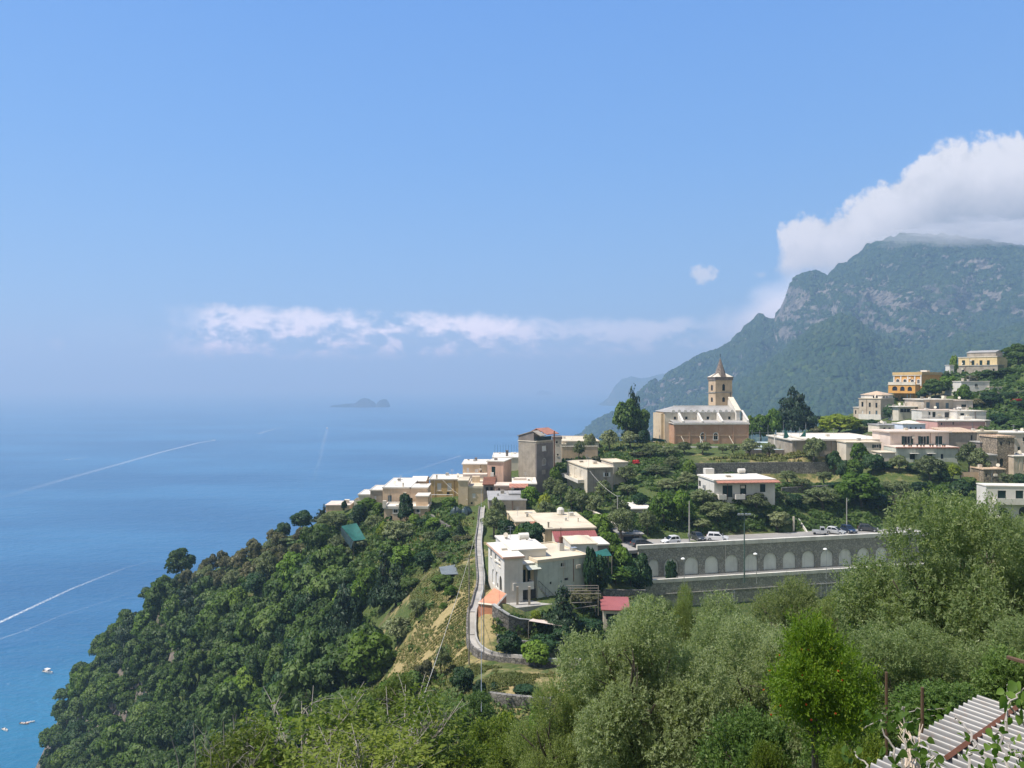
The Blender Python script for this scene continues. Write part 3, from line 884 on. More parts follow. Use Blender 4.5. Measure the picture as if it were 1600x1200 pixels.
    # bell tower
    tw = Block(T, 1118, 1144, 594, 646, 244, 13, side=1107, wall=TOWER, roof=None, sink=10, ground=False, name='tower_wall',
               ops=[('f', 1128.5, 600, 1133, 610.5, 'arch_dark'), ('f', 1128.5, 620.5, 1133, 628, 'arch_dark'), ('l', 1110.8, 601, 1113.8, 610.5, 'arch_dark'), ('l', 1110.8, 620.5, 1113.8, 628, 'arch_dark')])
    Mt = Matrix.Translation(Vector((tw.A.x, tw.A.y, 0))) @ Matrix(((tw.d.x, tw.n.x, 0), (tw.d.y, tw.n.y, 0), (0, 0, 1))).to_4x4()
    W, D = tw.w, tw.dep; z1 = tw.z1
    zm = H-(613-600)/1200*244
    T.part('tower_cornice', MB().box(-.18, W+.18, -.18, D+.18, zm-.2, zm+.15, Mt), GREYT)
    T.part('tower_cornice', MB().box(-.22, W+.22, -.22, D+.22, z1, z1+.75, Mt).box(-.34, W+.34, -.34, D+.34, z1+.75, z1+1.05, Mt), SLATE)
    T.part('balcony', MB().box(W*.35, W*.85, -.9, -.19, zm-6.4, zm-5.5, Mt), WHITE)
    T.part('tower_base', MB().box(-.35, W+.3, -.3, D+.3, zm-8.5, zm-6.8, Mt), PALE)
    # corner pyramids round the foot of the spire, then the octagonal spire
    for (x, y) in ((.75, .75), (W-.75, .75), (.75, D-.75), (W-.75, D-.75)):
        ap = Mt @ Vector((x+(W/2-x)*.45, y+(D/2-y)*.45, z1+2.3))
        base = [Mt @ Vector((x+sx*1.0, y+sy*1.0, z1+1.052)) for sx, sy in ((-1, -1), (1, -1), (1, 1), (-1, 1))]
        cb = MB()
        for k in range(4): cb.quad(base[k], base[(k+1) % 4], ap)
        T.part('corner_cap', cb, PALE)
    sp = MB(); ap = Mt @ Vector((W/2, D/2, z1+7.4)); rr = min(W, D)*.42
    ring = [Mt @ Vector((W/2+rr*math.cos(a), D/2+rr*math.sin(a), z1+1.06)) for a in [R(22.5+45*i) for i in range(8)]]
    for k in range(8): sp.quad(ring[k], ring[(k+1) % 8], ap)
    so = T.part('spire', sp, SLATE)
    fn = MB().bar(ap-Vector((0, 0, .1)), ap+Vector((0, 0, 1.1)), .07, 5).bar(ap+Vector((-.3, 0, .75)), ap+Vector((.3, 0, .75)), .05, 5)
    T.part('cross', fn, IRON, so)
    # slanting props against the front
    for x in (2.2, 7.8, 17.0):
        p0 = M @ Vector((x, -.1, zg+2.2)); p1 = M @ Vector((x+1.0, -2.0, zg-.6))
        T.part('prop', MB().bar(p0, p1, .1, 5), PALE)
    return T
church()

# ------------------------------------------------------------------ houses of the village
def tank(T, blk, u, v, l=1.4, r=.55, m_=None, lie=True):
    o = blk.M @ Vector((u, v, blk.th)); mb = MB()
    if lie:
        for k in (-.35, .35): mb.box(u+k*l-.06, u+k*l+.06, v-.3, v+.3, blk.th, blk.th+.25, blk.M)
        mb.bar(blk.M @ Vector((u-l/2, v, blk.th+.22+r)), blk.M @ Vector((u+l/2, v, blk.th+.22+r)), r, 12)
    else:
        mb.lathe([(r*.8, 0), (r, .2), (r, l*.75), (r*.5, l)], 12, o)
    T.part('water_tank', mb, m_ or WHITE, blk.roofo, smooth=False)
def chimney(T, blk, u, v, h=1.0, s=.28, m_=None):
    mb = MB().box(u-s, u+s, v-s, v+s, blk.th, blk.th+h, blk.M).box(u-s*1.35, u+s*1.35, v-s*1.35, v+s*1.35, blk.th+h+.002, blk.th+h+.14, blk.M)
    T.part('chimney', mb, m_ or PALE, blk.roofo)
def antenna(T, blk, u, v, h=2.2):
    q = lambda x, z: blk.M @ Vector((u+x, v, blk.th+z))
    mb = MB().bar(q(0, 0), q(0, h), .03, 4)
    for z, l in ((h*.95, .5), (h*.85, .4), (h*.75, .6)): mb.bar(q(-l, z), q(l, z), .02, 4)
    T.part('antenna', mb, METAL, blk.roofo)

# -- left end of the village, above the headland
T = house('terrace_house', 'low tan building with flat pinkish terrace at the far left end of the village', 'house', 528, 797, 203)
b = Block(T, 509, 546, 790, 797, 203, 0, dep=7, wall=TAN, roofm=ROOFP, rim=0, sink=5); chimney(T, b, 5.0, 3.0, .8, .5)
T = house('small_house', 'small tan box house with white roof, second from the left end', 'house', 568, 788, 203)
Block(T, 560, 579, 774, 788, 203, 0, dep=9, wall=PALE); Block(T, 553, 559.6, 781, 788, 203, 0, dep=4, wall=PALE, roof=None)
T = house('small_house', 'small grey box house with white roof against the large tan house', 'house', 588, 788, 198)
b = Block(T, 578.5, 597.5, 767, 788, 198, 0, dep=9, wall=GREYT, ops=[('f', 585, 775, 588, 786, 'wshut')])
T = house('large_house', 'large plain tan house with bright white roof and lower terrace', 'house', 630, 800, 190)
b = Block(T, 598, 641, 763, 800, 190, 0, dep=19, wall=TAN, rim=.3, ops=[('f', 606, 774, 612, 786, 'bshut')]); chimney(T, b, 4.9, 1.2, .9, .16); b.rbox('rail', 1.8, 3.4, 11, 11.1, .5, .6, IRON)
b2 = Block(T, 641.3, 668, 763, 800, 190, 0, dep=7, wall=TAN, rim=.2); b2.rbox('rail', 2.0, 3.9, 3.0, 3.1, .4, .5, IRON)
Block(T, 643, 665, 753, 770, 203, 0, dep=9, wall=TAN, roof='gable', rim=.8, ground=False)
Block(T, 650, 669, 776, 803, 184.5, 0, dep=5, wall=TAN, rim=.1)
b3 = Block(T, 600, 668, 795, 817, 182, 0, dep=6.5, wall=TAN, rim=1.2, ops=[('f', 615, 795.8, 621.5, 801.5, 'trim'), ('f', 650.5, 795.8, 655.5, 801, 'trim'), ('f', 608, 806, 613, 814, 'dark')])
T.part('corner_post', MB().box(-.3, .5, -.3, .5, .25, 1.9, b3.M), PALE)
T = house('ochre_house', 'ochre yellow house with white cornice and two white shuttered windows', 'house', 695, 775, 200)
b = Block(T, 672, 722, 750, 776, 200, 0, dep=10, wall=OCHRE, roofm=ROOFW, over=.3, ops=[('f', 683, 755, 689.5, 767, 'wshut'), ('f', 699, 755, 705.5, 767, 'wshut'), ('f', 698, 769, 702.5, 774.5, 'dark')])
chimney(T, b, 1.7, .4, 1.0, .2); T.part('pilaster', MB().box(1.0, 1.3, -.1, -.003, -4.2, -.05, b.M), CREAM)
fr = Thing('pergola', 'white metal pergola frame below the ochre house', 'pergola', P(690, 783, 186))
q = [P(674, 773, 188), P(707, 773, 188), P(674, 773, 186), P(707, 773, 186)]
for k in range(4): fr.part('post', MB().bar(q[k], q[k]-Vector((0, 0, 2.4)), .07, 5), WHITE)
mb = MB().bar(q[0], q[1], .08, 5).bar(q[2], q[3], .08, 5).bar(q[0], q[2], .08, 5).bar(q[1], q[3], .08, 5)
for k in range(1, 5): mb.bar(q[0].lerp(q[1], k/5), q[2].lerp(q[3], k/5), .05, 5)
fr.part('beam', mb, WHITE)
T = house('cream_house', 'tall narrow cream house with small square window above the dark green nets', 'house', 735, 790, 183)
Block(T, 716, 731, 752, 790, 183, 0, dep=7, wall=CREAM, rim=.1, roofm=ROOFC)
b = Block(T, 731.2, 755, 763, 790, 183.4, 0, dep=15, wall=CREAM, rim=.9, roofm=ROOFC, ops=[('f', 738, 771, 743, 778, 'wshut'), ('f', 735.5, 784.5, 738.5, 788, 'dark')])
b.rbox('stair_head', .5, 2.4, 9, 11, 0, 1.5, CREAM)
T = house('cream_house', 'cream house on top with flat white roof beside the pink house', 'house', 740, 752, 206)
b = Block(T, 723, 761, 726, 752, 206, 0, dep=12, wall=CREAM, rim=.15, over=.3, ops=[('f', 729, 731, 733, 738, 'wshut'), ('f', 742, 733, 747, 738, 'wshut'), ('f', 750, 731.5, 753, 737, 'dark')])
b.rbox('roof_vent', 2.8, 3.5, 8, 8.7, 0, .9, GREYD)
T.part('terrace', MB().box(.2, 6.6, -3.2, -.01, -3.4, -2.2, b.M), PINKP)
T = house('pink_house', 'salmon pink house with dark shuttered window and white wash hung below it', 'house', 775, 752, 190)
b = Block(T, 761.5, 786.5, 722, 754, 190, -14, side=799, corner='r', wall=PINK, rim=.15, over=.25, ops=[('f', 768, 729, 774, 742, 'shut')])
b.rbox('roof_vent', 1.2, 1.9, 2, 2.7, 0, .5, GREYD)
T.part('air_conditioner', MB().box(.9, 1.7, -.4, -.01, -3.6, -2.6, b.M), WHITE)
T = house('white_house', 'house with white terrace roof and dark chimney behind the pink house', 'house', 792, 735, 212)
b = Block(T, 770, 810, 716, 735, 212, 0, dep=14, wall=PALE, rim=.3); chimney(T, b, 3.9, 4, 1.5, .35, GREYD)
for k in range(9):
    u = .3+k*.8; b.rbox('roof_post', u-.03, u+.03, 12.6, 12.66, 0, 2.6-.1*(k % 3), IRON)

# -- the tall grey house
T = house('tall_house', 'tall grey rendered three storey house with gabled attic and red tiled roof', 'house', 838, 770, 192)
b = Block(T, 810, 838, 690.5, 770, 192, -38, side=864, corner='r', wall=GREYT, roof=None, sink=4,
          ops=[])
mr = Block(T, 838.3, 864.2, 694, 770, 191.9, 52, dep=.35, wall=GREYD, roof=None, ground=False, name='side_wall',  # darker render: shade of the unlit side put into its colour
           ops=[('f', 847, 696.5, 853.5, 704.5, 'wshut'), ('f', 846.5, 715.5, 853.8, 727, 'arch_wshut'), ('f', 847, 734, 853, 741, 'dark')])
T.part('floor_slab', MB().box(-.12, b.w+.12, -.12, b.dep+.2, 0, .2, Matrix.Translation(Vector((b.A.x, b.A.y, b.z1))) @ Matrix(((b.d.x, b.n.x, 0), (b.d.y, b.n.y, 0), (0, 0, 1))).to_4x4()), PALE)
Mb = Matrix.Translation(Vector((b.A.x, b.A.y, b.z1+.202))) @ Matrix(((b.d.x, b.n.x, 0), (b.d.y, b.n.y, 0), (0, 0, 1))).to_4x4()
W = b.w; D = b.dep
T.part('attic_wall', MB().prism([(0, 0), (W*.86, 0), (W*.86, 2.0), (W*.80, 2.3), (0, 1.05)], .0, D*.35, 'y', Mb), GREYD)
T.part('attic_wall', MB().box(.05, W*.5, D*.35+.01, D, 0, 1.6, Mb), CREAM)
rt = MB()
rt.prism([(-.25, 1.06), (W*.82, 2.42), (W*.82, 2.57), (-.25, 1.21)], -.2, D*.3, 'y', Mb)
rt.prism([(W*.82, 2.42), (W*1.25, 1.25), (W*1.25, 1.4), (W*.82, 2.57)], -.2, D*.3, 'y', Mb)
T.part('metal_roof', rt, GREYT)
T.part('tiled_roof', MB().prism([(-.25, .9), (W*.7, 2.9), (W*.7, 3.05), (-.25, 1.05)], D*.31, D+.3, 'y', Mb).prism([(W*.7, 2.9), (W*1.3, 1.5), (W*1.3, 1.65), (W*.7, 3.05)], D*.31, D+.3, 'y', Mb), TILE)
T.part('balcony_rail', MB().box(W*.9, W*.93, D*.02, D*.98, .0, .9, Mb), TARPD)
pp = P(866, 700, 194)
T.part('flue_pipe', MB().bar(pp-Vector((0, 0, 8)), pp+Vector((0, 0, 4.3)), .16, 6), RUST)
T = house('narrow_house', 'narrow pale tower like house with two small windows behind the tall grey house', 'house', 871, 722, 203)
b = Block(T, 864, 877.5, 686, 724, 203, 0, dep=5, wall=PALE, roofm=GREYD, over=.2, th=.5, ops=[('f', 868.2, 688.8, 871.8, 693.2, 'win'), ('f', 870, 709, 873, 712.5, 'win')])
T = house('outbuilding', 'small pink outbuilding with rust red awning beneath the pink house', 'outbuilding', 785, 770, 183)
Block(T, 773, 799, 760, 771, 181, 0, dep=6, wall=PINK, rim=.1, roofm=ROOFP, ops=[('f', 778.5, 762.5, 781, 767, 'dark')])
b = Block(T, 755, 772.6, 758, 771, 183, 0, dep=7, wall=GREYD, roof='shed', rim=.9, roofm=RUST, ops=[('f', 759, 761, 763, 768, 'dark'), ('f', 766, 761, 770, 768, 'dark')])
T = house('pavilion', 'low pavilion with white roof and red tiled front eave below the tall grey house', 'outbuilding', 815, 772, 180)
b = Block(T, 801, 838, 757, 774, 180, 0, dep=12, wall=GREYT, rim=.1, ops=[('f', 803, 760, 811, 767, 'dark'), ('f', 829, 759, 834, 766, 'win')])
T.part('eave', MB().prism([(-1.8, -.6), (-.2, .1), (-.2, .25), (-1.8, -.45)], -.8, 3.6, 'x', b.M), TILE)
b.rbox('parapet', .2, 3.4, 6, 6.4, 0, .5, PINKP)
T = house('workshop', 'low building with broad grey concrete roof beside the path', 'outbuilding', 790, 800, 165)
b = Block(T, 764, 822, 783, 801, 165, 3, dep=14, wall=GREYT, roofm=ROOFG, rim=.15, ops=[('f', 784, 789, 790, 799, 'dark')])
b.rbox('roof_step', 4.6, 7.6, 7, 12, 0, .35, ROOFG)

# -- cream house with arches
T = house('arcaded_house', 'cream two storey house with dark shutters and white arches along its left side', 'house', 918, 772, 180)
b = Block(T, 918, 958, 732, 772, 180, 12, side=886, wall=GREYT, rim=.1, over=.3, roofm=ROOFC, sink=5,  # grey tan front: the cream wall with its shade in the colour
          ops=[('f', 945, 738.2, 951, 744.8, 'open')])
bl = Block(T, 917.6, 918.0, 732, 772, 179.95, 12, side=886.3, wall=PALE, roof=None, ground=False, name='side_wall', sink=5,
           ops=[('l', 888.5, 727, 892, 740.5, 'bshut'), ('l', 897.5, 731, 901, 744, 'bshut'), ('l', 906.5, 735, 911, 747, 'arch_bshut'),
                ('l', 890, 750, 895, 763, 'arch_dark'), ('l', 898.5, 754, 904.5, 768, 'arch_dark'), ('l', 909, 760, 914, 771, 'arch_dark')])
balcony(T, bl, 'l', 886, 913, 744, 748, 1.6, WHITE)
antenna(T, b, .6, 1.0, 2.4); b.rbox('roof_vent', 3.7, 4.7, 7, 8, 0, .7, PALE)
Block(T, 958.3, 981, 724, 756, 186, 12, dep=9, wall=PALE, rim=.3, roofm=ROOFC, ops=[('f', 965, 730, 970.5, 734.5, 'dark')])
T = house('long_building', 'long white roofed building behind the brown garden wall left of the tall twin trees', 'house', 905, 700, 226)
Block(T, 879, 936, 691, 702, 226, 0, dep=22, wall=PALE, roofm=ROOFC, rim=.6)
b = Block(T, 868, 884, 695, 705, 224, 0, dep=8, wall=CREAM, roofm=ROOFC, ground=False)
T = house('garden_wall', 'long brown garden wall between the tall grey house and the olive slope', 'wall', 905, 717, 214)
Block(T, 878, 934, 698, 717, 214, 4, dep=.5, wall=TAN, roofm=PALE, over=.1, th=.15, rim=0)

# -- house with the red awning
T = house('villa', 'flat roofed house with red sheet awning and round white water tank on its roof', 'house', 870, 852, 142)
b = Block(T, 851, 930, 828, 853, 142, 8, dep=17, wall=CREAM, roofm=ROOFC, rim=.15, over=.25, ops=[('f', 880, 841, 887, 850, 'door'), ('f', 905, 841, 914, 850, 'dark')])
aw = MB()
for k in range(40):
    u0 = 1.3+k*.205; z_ = -.08 if k % 2 else 0
    aw.prism([(-3.6, -1.55+z_), (-.26, -.25+z_), (-.26, -.2+z_), (-3.6, -1.5+z_)], u0, u0+.2, 'x', b.M)
ao = T.part('awning', aw, REDM)
for x_ in (1.5, 5.2, 9.0): T.part('post', MB().box(x_, x_+.15, -3.4, -3.25, -3.4, -1.5, b.M), METAL, ao)
T.part('side_screen', MB().prism([(-3.3, -3.3), (-.1, -3.3), (-.1, -.35), (-3.3, -1.55)], 1.35, 1.42, 'x', b.M), PALE)
tank(T, b, 6.0, 14.6, 1.5, .75, WHITE, False); chimney(T, b, .9, 1.0, .9, .14, GREYT); chimney(T, b, 7.7, 6.0, .7, .1, PALE)
b2 = Block(T, 806, 850, 817, 842, 151, 8, dep=13, wall=CREAM, roofm=ROOFC, rim=.15)
T.part('tiled_eave', MB().prism([(-1.6, -.5), (-.2, .1), (-.2, .22), (-1.6, -.38)], 2.0, 4.0, 'x', b2.M), TILE)
b2.rbox('vent', 3.2, 4.2, 9, 10, 0, .35, PALE)
ph = MB().prism([(4.0, 0), (7.4, 0), (7.4, .75), (5.7, .95), (4.0, .75)], 0, .6, 'y', Matrix.Translation((0, 0, 0)))

# -- the big white house above the path
def big_house():
    T = house('white_villa', 'big white split level house with balcony on pillars above the curved path', 'house', 800, 945, 114)
    a = Block(T, 788, 817, 873, 945, 115, 15, side=763, wall=WHITE, rim=0, over=.22, th=.3, sink=5, roofm=ROOFW,
              ops=[('l', 766, 859, 768.5, 870, 'win'), ('l', 773, 866, 775.5, 877, 'win'), ('l', 779, 873, 782, 885, 'win'),
                   ('l', 769, 889, 772.5, 912, 'arch_wshut'), ('l', 774.5, 893, 778.5, 918, 'arch_wshut'), ('l', 780.5, 900, 784, 924, 'arch_dark')])
    T.part('fascia', MB().box(-.3, a.w+.25, -.3, -.235, -.02, .26, a.M).box(-.3, -.235, -.235, a.dep+.2, -.02, .26, a.M), PINK)
    # raised roof with a shallow vault
    u = Block(T, 801, 853, 862, 880, 119, 14, dep=7, wall=WHITE, roof='vault', rim=.55, over=.2, th=.3, ground=False, sink=1)
    T.part('air_conditioner', MB().box(-1.6, -.7, .6, 1.2, -.35, .45, u.M), PALE)
    tank(T, u, 3.4, 6.2, 1.6, .55)
    Block(T, 785, 830, 848, 870, 128, 14, dep=5, wall=WHITE, rim=.1, ground=False, sink=1)
    # right wing: long white wall, its shade put into the greenish colour
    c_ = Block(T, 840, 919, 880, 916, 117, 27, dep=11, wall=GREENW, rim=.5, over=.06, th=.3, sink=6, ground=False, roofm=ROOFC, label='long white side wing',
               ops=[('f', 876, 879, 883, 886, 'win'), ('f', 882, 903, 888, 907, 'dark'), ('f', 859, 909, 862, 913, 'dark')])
    ch = c_.rbox('chimney', 6.6, 7.5, 4.6, 5.3, .0, 1.2, WHITE)
    T.part('chimney_pot', MB().lathe([(.42, 1.5), (.30, 2.2), (.22, 2.9), (.16, 2.9)], 10, (0, 0, 0)) if False else MB().box(6.8, 7.3, 4.7, 5.2, c_.th+1.2, c_.th+2.2, c_.M).bar(c_.M @ Vector((7.05, 4.95, 2.4)), c_.M @ Vector((7.05, 4.95, 4.0)), .07, 5), RUST, ch)
    c_.rbox('roof_box', 4.2, 5.2, 8.3, 9.0, 0, .7, WHITE); c_.rbox('roof_box', 8.4, 9.4, 3.6, 4.4, 0, .5, METAL)
    T.part('drainpipe', MB().bar(c_.M @ Vector((4.6, -.05, -.1)), c_.M @ Vector((4.6, -.05, -3.4)), .05, 5), PALE)
    # balcony level between the two
    bl = Block(T, 790, 838, 884, 912, 116.5, 20, dep=3.5, wall=CREAM, rim=0, over=.5, th=.22, ground=False, sink=.1, roofm=ROOFW,
               ops=[('f', 817, 890, 821.5, 910, 'gdoor'), ('f', 824, 889, 829, 909, 'gdoor'), ('f', 801, 891, 805, 899, 'win')])
    by = balcony(T, bl, 'f', 796, 828, 906, 916, 1.7, WHITE)
    T.part('awning', MB().prism([(-1.7, -.55), (-.05, -.02), (-.05, .03), (-1.7, -.5)], 3.0, 5.2, 'x', bl.M), GREENW)
    for px in (808.5, 827):
        t = P(px, 917, 114.2); T.part('pillar', MB().box(t.x-.17, t.x+.17, t.y-.17, t.y+.17, t.z-3.4, t.z+.05), GREYT)
    # open undercroft behind the pillars
    T.part('undercroft_wall', MB().box(-.2, 5.6, -.55, 3.4, -7.6, -3.4, bl.M), GREYD)
    for u_ in (.6, 2.2, 3.9): T.part('cellar_door', MB().box(u_, u_+1.0, -.6, -.552, -5.3, -3.7, bl.M), IRON)
    T.part('patio', MB().box(-1.8, 6.0, -4.2, -.56, -8.0, -5.25, bl.M), CONC)
    # external stair down the right side of the balcony
    st = MB()
    for k in range(11):
        st.box(4.9+k*.28, 5.2+k*.28, -1.3, -.3, -3.5-k*.3, -3.3-k*.3, bl.M)
    so = T.part('stair', st, CONC)
    rl = MB().bar(bl.M @ Vector((4.9, -1.3, -2.4)), bl.M @ Vector((8.2, -1.3, -5.6)), .03, 4)
    for k in range(0, 12, 2): rl.bar(bl.M @ Vector((4.9+k*.28, -1.3, -3.4-k*.28)), bl.M @ Vector((4.9+k*.28, -1.3, -2.4-k*.28)), .02, 4)
    T.part('railing', rl, IRON, so)
    # terracotta terrace at the left foot
    p0, p1, p2, p3 = P(772, 926, 113), P(791, 938, 110), P(776, 944, 104.5), P(747.5, 941.5, 105.5)
    zt = p3.z
    poly = [Vector((p.x, p.y)) for p in (p0, p1, p2, p3)]
    T.part('terrace', MB().prism([tuple(q) for q in reversed(poly)], zt-3.5, zt, 'z'), TERRA)
    T.part('terrace_wall', MB().bar(Vector((p2.x, p2.y, zt-.1)), Vector((p1.x, p1.y, zt-.1)), .15, 4).bar(Vector((p2.x, p2.y, zt-.1)), Vector((p3.x, p3.y, zt-.1)), .15, 4), PALE)
    for p in (p0, p1, p2, p3): cw(p.x, p.y, zt-1.6)
    # vaulted annex at the back right
    v = Block(T, 892, 934, 852, 880, 128, 8, dep=7, wall=WHITE, roof='vault', rim=.7, over=.05, th=.2, sink=3, roofm=ROOFC)
    Block(T, 934.3, 951, 852, 882, 128.6, 8, dep=6, wall=GREYD, rim=.1, roofm=ROOFW, ground=False)
    return a
big_house()

# -- house on the middle terrace with a red eave
T = house('bungalow', 'white bungalow with red tiled front eave and dark french doors on the middle terrace', 'house', 1160, 780, 160)
b = Block(T, 1116, 1211, 752, 781, 160, 6, side=1091, wall=WHITE, rim=0, over=.2, th=.35, roofm=ROOFW, sink=6,
          ops=[('f', 1129, 758.5, 1144.5, 777, 'gdoor'), ('f', 1156.5, 757.5, 1166, 773, 'gdoor'), ('f', 1187.5, 756.5, 1196, 769, 'gdoor'), ('l', 1091.5, 751, 1095, 760, 'dark')])
T.part('eave', MB().prism([(-1.25, -.36), (-.21, -.05), (-.21, .12), (-1.25, -.20)], .3, b.w+.6, 'x', b.M), TILE)
balcony(T, b, 'f', 1119.5, 1131, 771.5, 778, 1.5); balcony(T, b, 'f', 1145.5, 1160, 771, 777.5, 1.5)
b.rbox('roof_box', 1.6, 3.6, 9.5, 11.0, 0, 1.2, WHITE); tank(T, b, 9.7, 9.2, 1.5, .5)
T.part('air_conditioner', MB().box(-.35, -.01, 5.0, 5.9, -2.2, -1.5, b.M), METAL)
b.rbox('skylight', 4.0, 5.6, 3.4, 4.6, 0, .12, PALE)

# -- around the sports court
T = house('hall', 'wide low hall with dazzling white roof right of the sports court', 'building', 1330, 706, 206)
b = Block(T, 1268, 1391, 688.5, 708, 206, 0, dep=26, wall=GREYT, rim=.4, over=.4, th=.3, ops=[('f', 1379, 692, 1386, 699, 'shut')])
Block(T, 1238, 1267.8, 688.8, 706, 210, 0, dep=20, wall=GREYT, rim=.3, over=.4)
b2 = Block(T, 1322, 1376.5, 692, 713, 200, 0, dep=5.6, wall=PALE, roofm=ROOFC, rim=.1, ops=[('f', 1366, 694.5, 1373.5, 700, 'gopen')])
T = house('pink_villa', 'pale pink house with three dark green shuttered french windows', 'house', 1437, 698, 200)
b = Block(T, 1391, 1483, 676, 700, 200, 0, dep=10, wall=PINKP, roofm=ROOFP, rim=.1, over=.5, th=.3,
          ops=[('f', 1413, 681.5, 1422.5, 697, 'gopen'), ('f', 1438.5, 681.5, 1447.5, 697, 'gopen'), ('f', 1461.5, 681.5, 1472.5, 697, 'shut')])
T.part('drainpipe', MB().bar(b.M @ Vector((10.4, -.06, -.05)), b.M @ Vector((10.4, -.06, -4)), .06, 5), RUST)
b2 = Block(T, 1400, 1497, 699.5, 721, 193, 0, dep=6.4, wall=GREENW, roofm=PINKP, rim=.3, over=.12, th=.12, label='lower storey under the flower terrace',  # white wall, toned down in colour for the shade it stands in
           ops=[('f', 1421.5, 708.5, 1430, 718, 'dark'), ('f', 1448.5, 708.5, 1457, 717, 'dark'), ('f', 1470, 709.5, 1474, 717, 'dark')])
T.part('terrace_edge', MB().box(-.2, b2.w+.2, -.34, -.13, -.12, .1, b2.M), TILE)
T.part('canopy', MB().box(3.3, 5.4, -1.0, -.02, -1.45, -1.35, b2.M), WHITE); T.part('canopy', MB().box(7.6, 9.6, -1.0, -.02, -1.45, -1.35, b2.M), WHITE)
for k in range(11):
    p = b2.M @ Vector((2.2+k*1.05+.3*math.sin(k*2.3), .35, .13)); 
    t_ = Thing('flower_pot', 'small terracotta flower pot on the terrace edge of the pale pink house', 'flower pot', p, 'pots along the pink house terrace')
    t_.part('pot', MB().lathe([(.14, 0), (.2, .34), (.17, .34)], 8, p), TERRA)
    t_.part('plant', MB().lathe([(.05, .3), (.24, .45), (.26, .62), (.1, .85)], 7, p), SHUT)
T = house('lean_to', 'plain tan lean to at the left corner of the pale pink house', 'outbuilding', 1388, 726, 192)
Block(T, 1377, 1399, 708, 727, 192, 0, dep=5, wall=PALE, rim=0, roofm=ROOFC)
T = house('old_house', 'old brown stone house with tan tiled roof edge right of the pale pink house', 'house', 1520, 700, 201)
b = Block(T, 1483.5, 1527, 676, 704, 201, 0, dep=8, wall=GREYT, roof='shed', rim=.7, roofm=TILET, over=.35, ops=[('f', 1517, 680, 1519.5, 690, 'dark')])
Block(T, 1527.3, 1558, 676, 704, 200.6, 0, dep=8, wall=BEIGE, rim=.4, roofm=ROOFC)
Block(T, 1531, 1557, 692, 712, 196, 0, dep=4, wall=GREYD, rim=.1, roofm=CONC)
T = house('ruin', 'tall ruined brown stone tower house with broken walls at the right', 'ruin', 1570, 742, 190)
b = Block(T, 1558, 1585, 684, 744, 190, 0, dep=7, wall=STONET, roof='flat', rim=.6, roofm=TILET, over=.2, ops=[('f', 1563, 690, 1566, 696, 'dark'), ('f', 1576, 689, 1578, 696, 'dark'), ('f', 1562, 716, 1568, 728, 'arch_dark')])
Block(T, 1536, 1557.8, 712, 748, 189, 0, dep=6, wall=GREYT, rim=.2, roofm=CONC)
Block(T, 1537, 1570, 734, 754, 180, 0, dep=5, wall=STONET, rim=.2, roofm=TAN, ops=[('f', 1540, 740, 1542, 745, 'dark'), ('f', 1548, 741, 1551, 746, 'dark')])
Block(T, 1502, 1536.5, 738, 752, 182, 0, dep=.6, wall=TAN, roof=None)
T = house('pink_house', 'pinkish house with white roof at the right edge behind the ruin', 'house', 1592, 708, 206)
b = Block(T, 1558, 1625, 677.5, 709, 206, 0, dep=10, wall=PINKP, rim=.3, ops=[('f', 1598, 683, 1602, 690, 'win'), ('f', 1590, 698, 1594, 706, 'dark')])
T = house('shed', 'white roofed shed on a tan wall right of the ruin', 'outbuilding', 1595, 735, 188)
b = Block(T, 1584, 1625, 713.5, 738, 188, 0, dep=8, wall=BEIGE, rim=.1, ops=[('f', 1590, 717, 1593, 735, 'blank'), ('f', 1597, 717, 1600, 735, 'blank')])
T = house('rose_house', 'long low rose pink house with white flat roof in the middle of the right village', 'house', 1505, 672, 225)
b = Block(T, 1465, 1540, 658.5, 673, 225, 0, dep=12, wall=ROSE, rim=.2, ops=[('f', 1470, 661, 1472.5, 664, 'dark'), ('f', 1488.5, 659.5, 1490.5, 663.5, 'dark')])
Block(T, 1540.3, 1547, 657.5, 673, 224.6, 0, dep=9, wall=GREYT, rim=.1)
T = house('shuttered_house', 'flat white roofed house with three blue grey shuttered doors in the right village', 'house', 1468, 640, 246)
b = Block(T, 1443.5, 1489, 625, 642, 246, 0, dep=12, wall=BEIGE, rim=.2, over=.4, ops=[('f', 1447.3, 628.5, 1453, 638, 'bshut'), ('f', 1462, 629, 1467.5, 639, 'bshut'), ('f', 1477.5, 629.5, 1482.5, 638.5, 'bshut')])
Block(T, 1489.3, 1520, 626.5, 641, 247, 0, dep=10, wall=PINKP, rim=.1, roofm=ROOFP, ops=[('f', 1502, 632, 1510, 636, 'dark')])
chimney(T, b, 9.2, 5, .9, .5)
T = house('white_row', 'row of low white rooms with dark doorways under the shuttered house', 'house', 1468, 654, 238)
Block(T, 1440, 1495, 641.5, 656, 238, 0, dep=6, wall=WHITE, rim=.1, roofm=PINKP, ops=[('f', 1450.5, 643.5, 1454, 648.5, 'dark'), ('f', 1457, 643.5, 1462, 652, 'dark'), ('f', 1476, 644, 1483, 652.5, 'dark'), ('f', 1489.5, 644.5, 1492.5, 650, 'dark')])
T = house('white_cottage', 'white cottage with small dark window and rooftop tank behind the rose pink house', 'house', 1518, 657, 234)
b = Block(T, 1495.5, 1541, 643, 658, 234, 0, dep=9, wall=WHITE, rim=.15, ops=[('f', 1500.5, 645.5, 1506.8, 649, 'dark')])
T.part('porch', MB().box(.7, 3.3, -2.2, -.02, -2.9, -1.4, b.M), WHITE); tank(T, b, 3.5, 5, 1.2, .4); chimney(T, b, 6.6, 6, .6, .3)
T = house('farmhouse', 'beige three storey house with tan tiled penthouse left of the orange building', 'house', 1358, 655, 262)
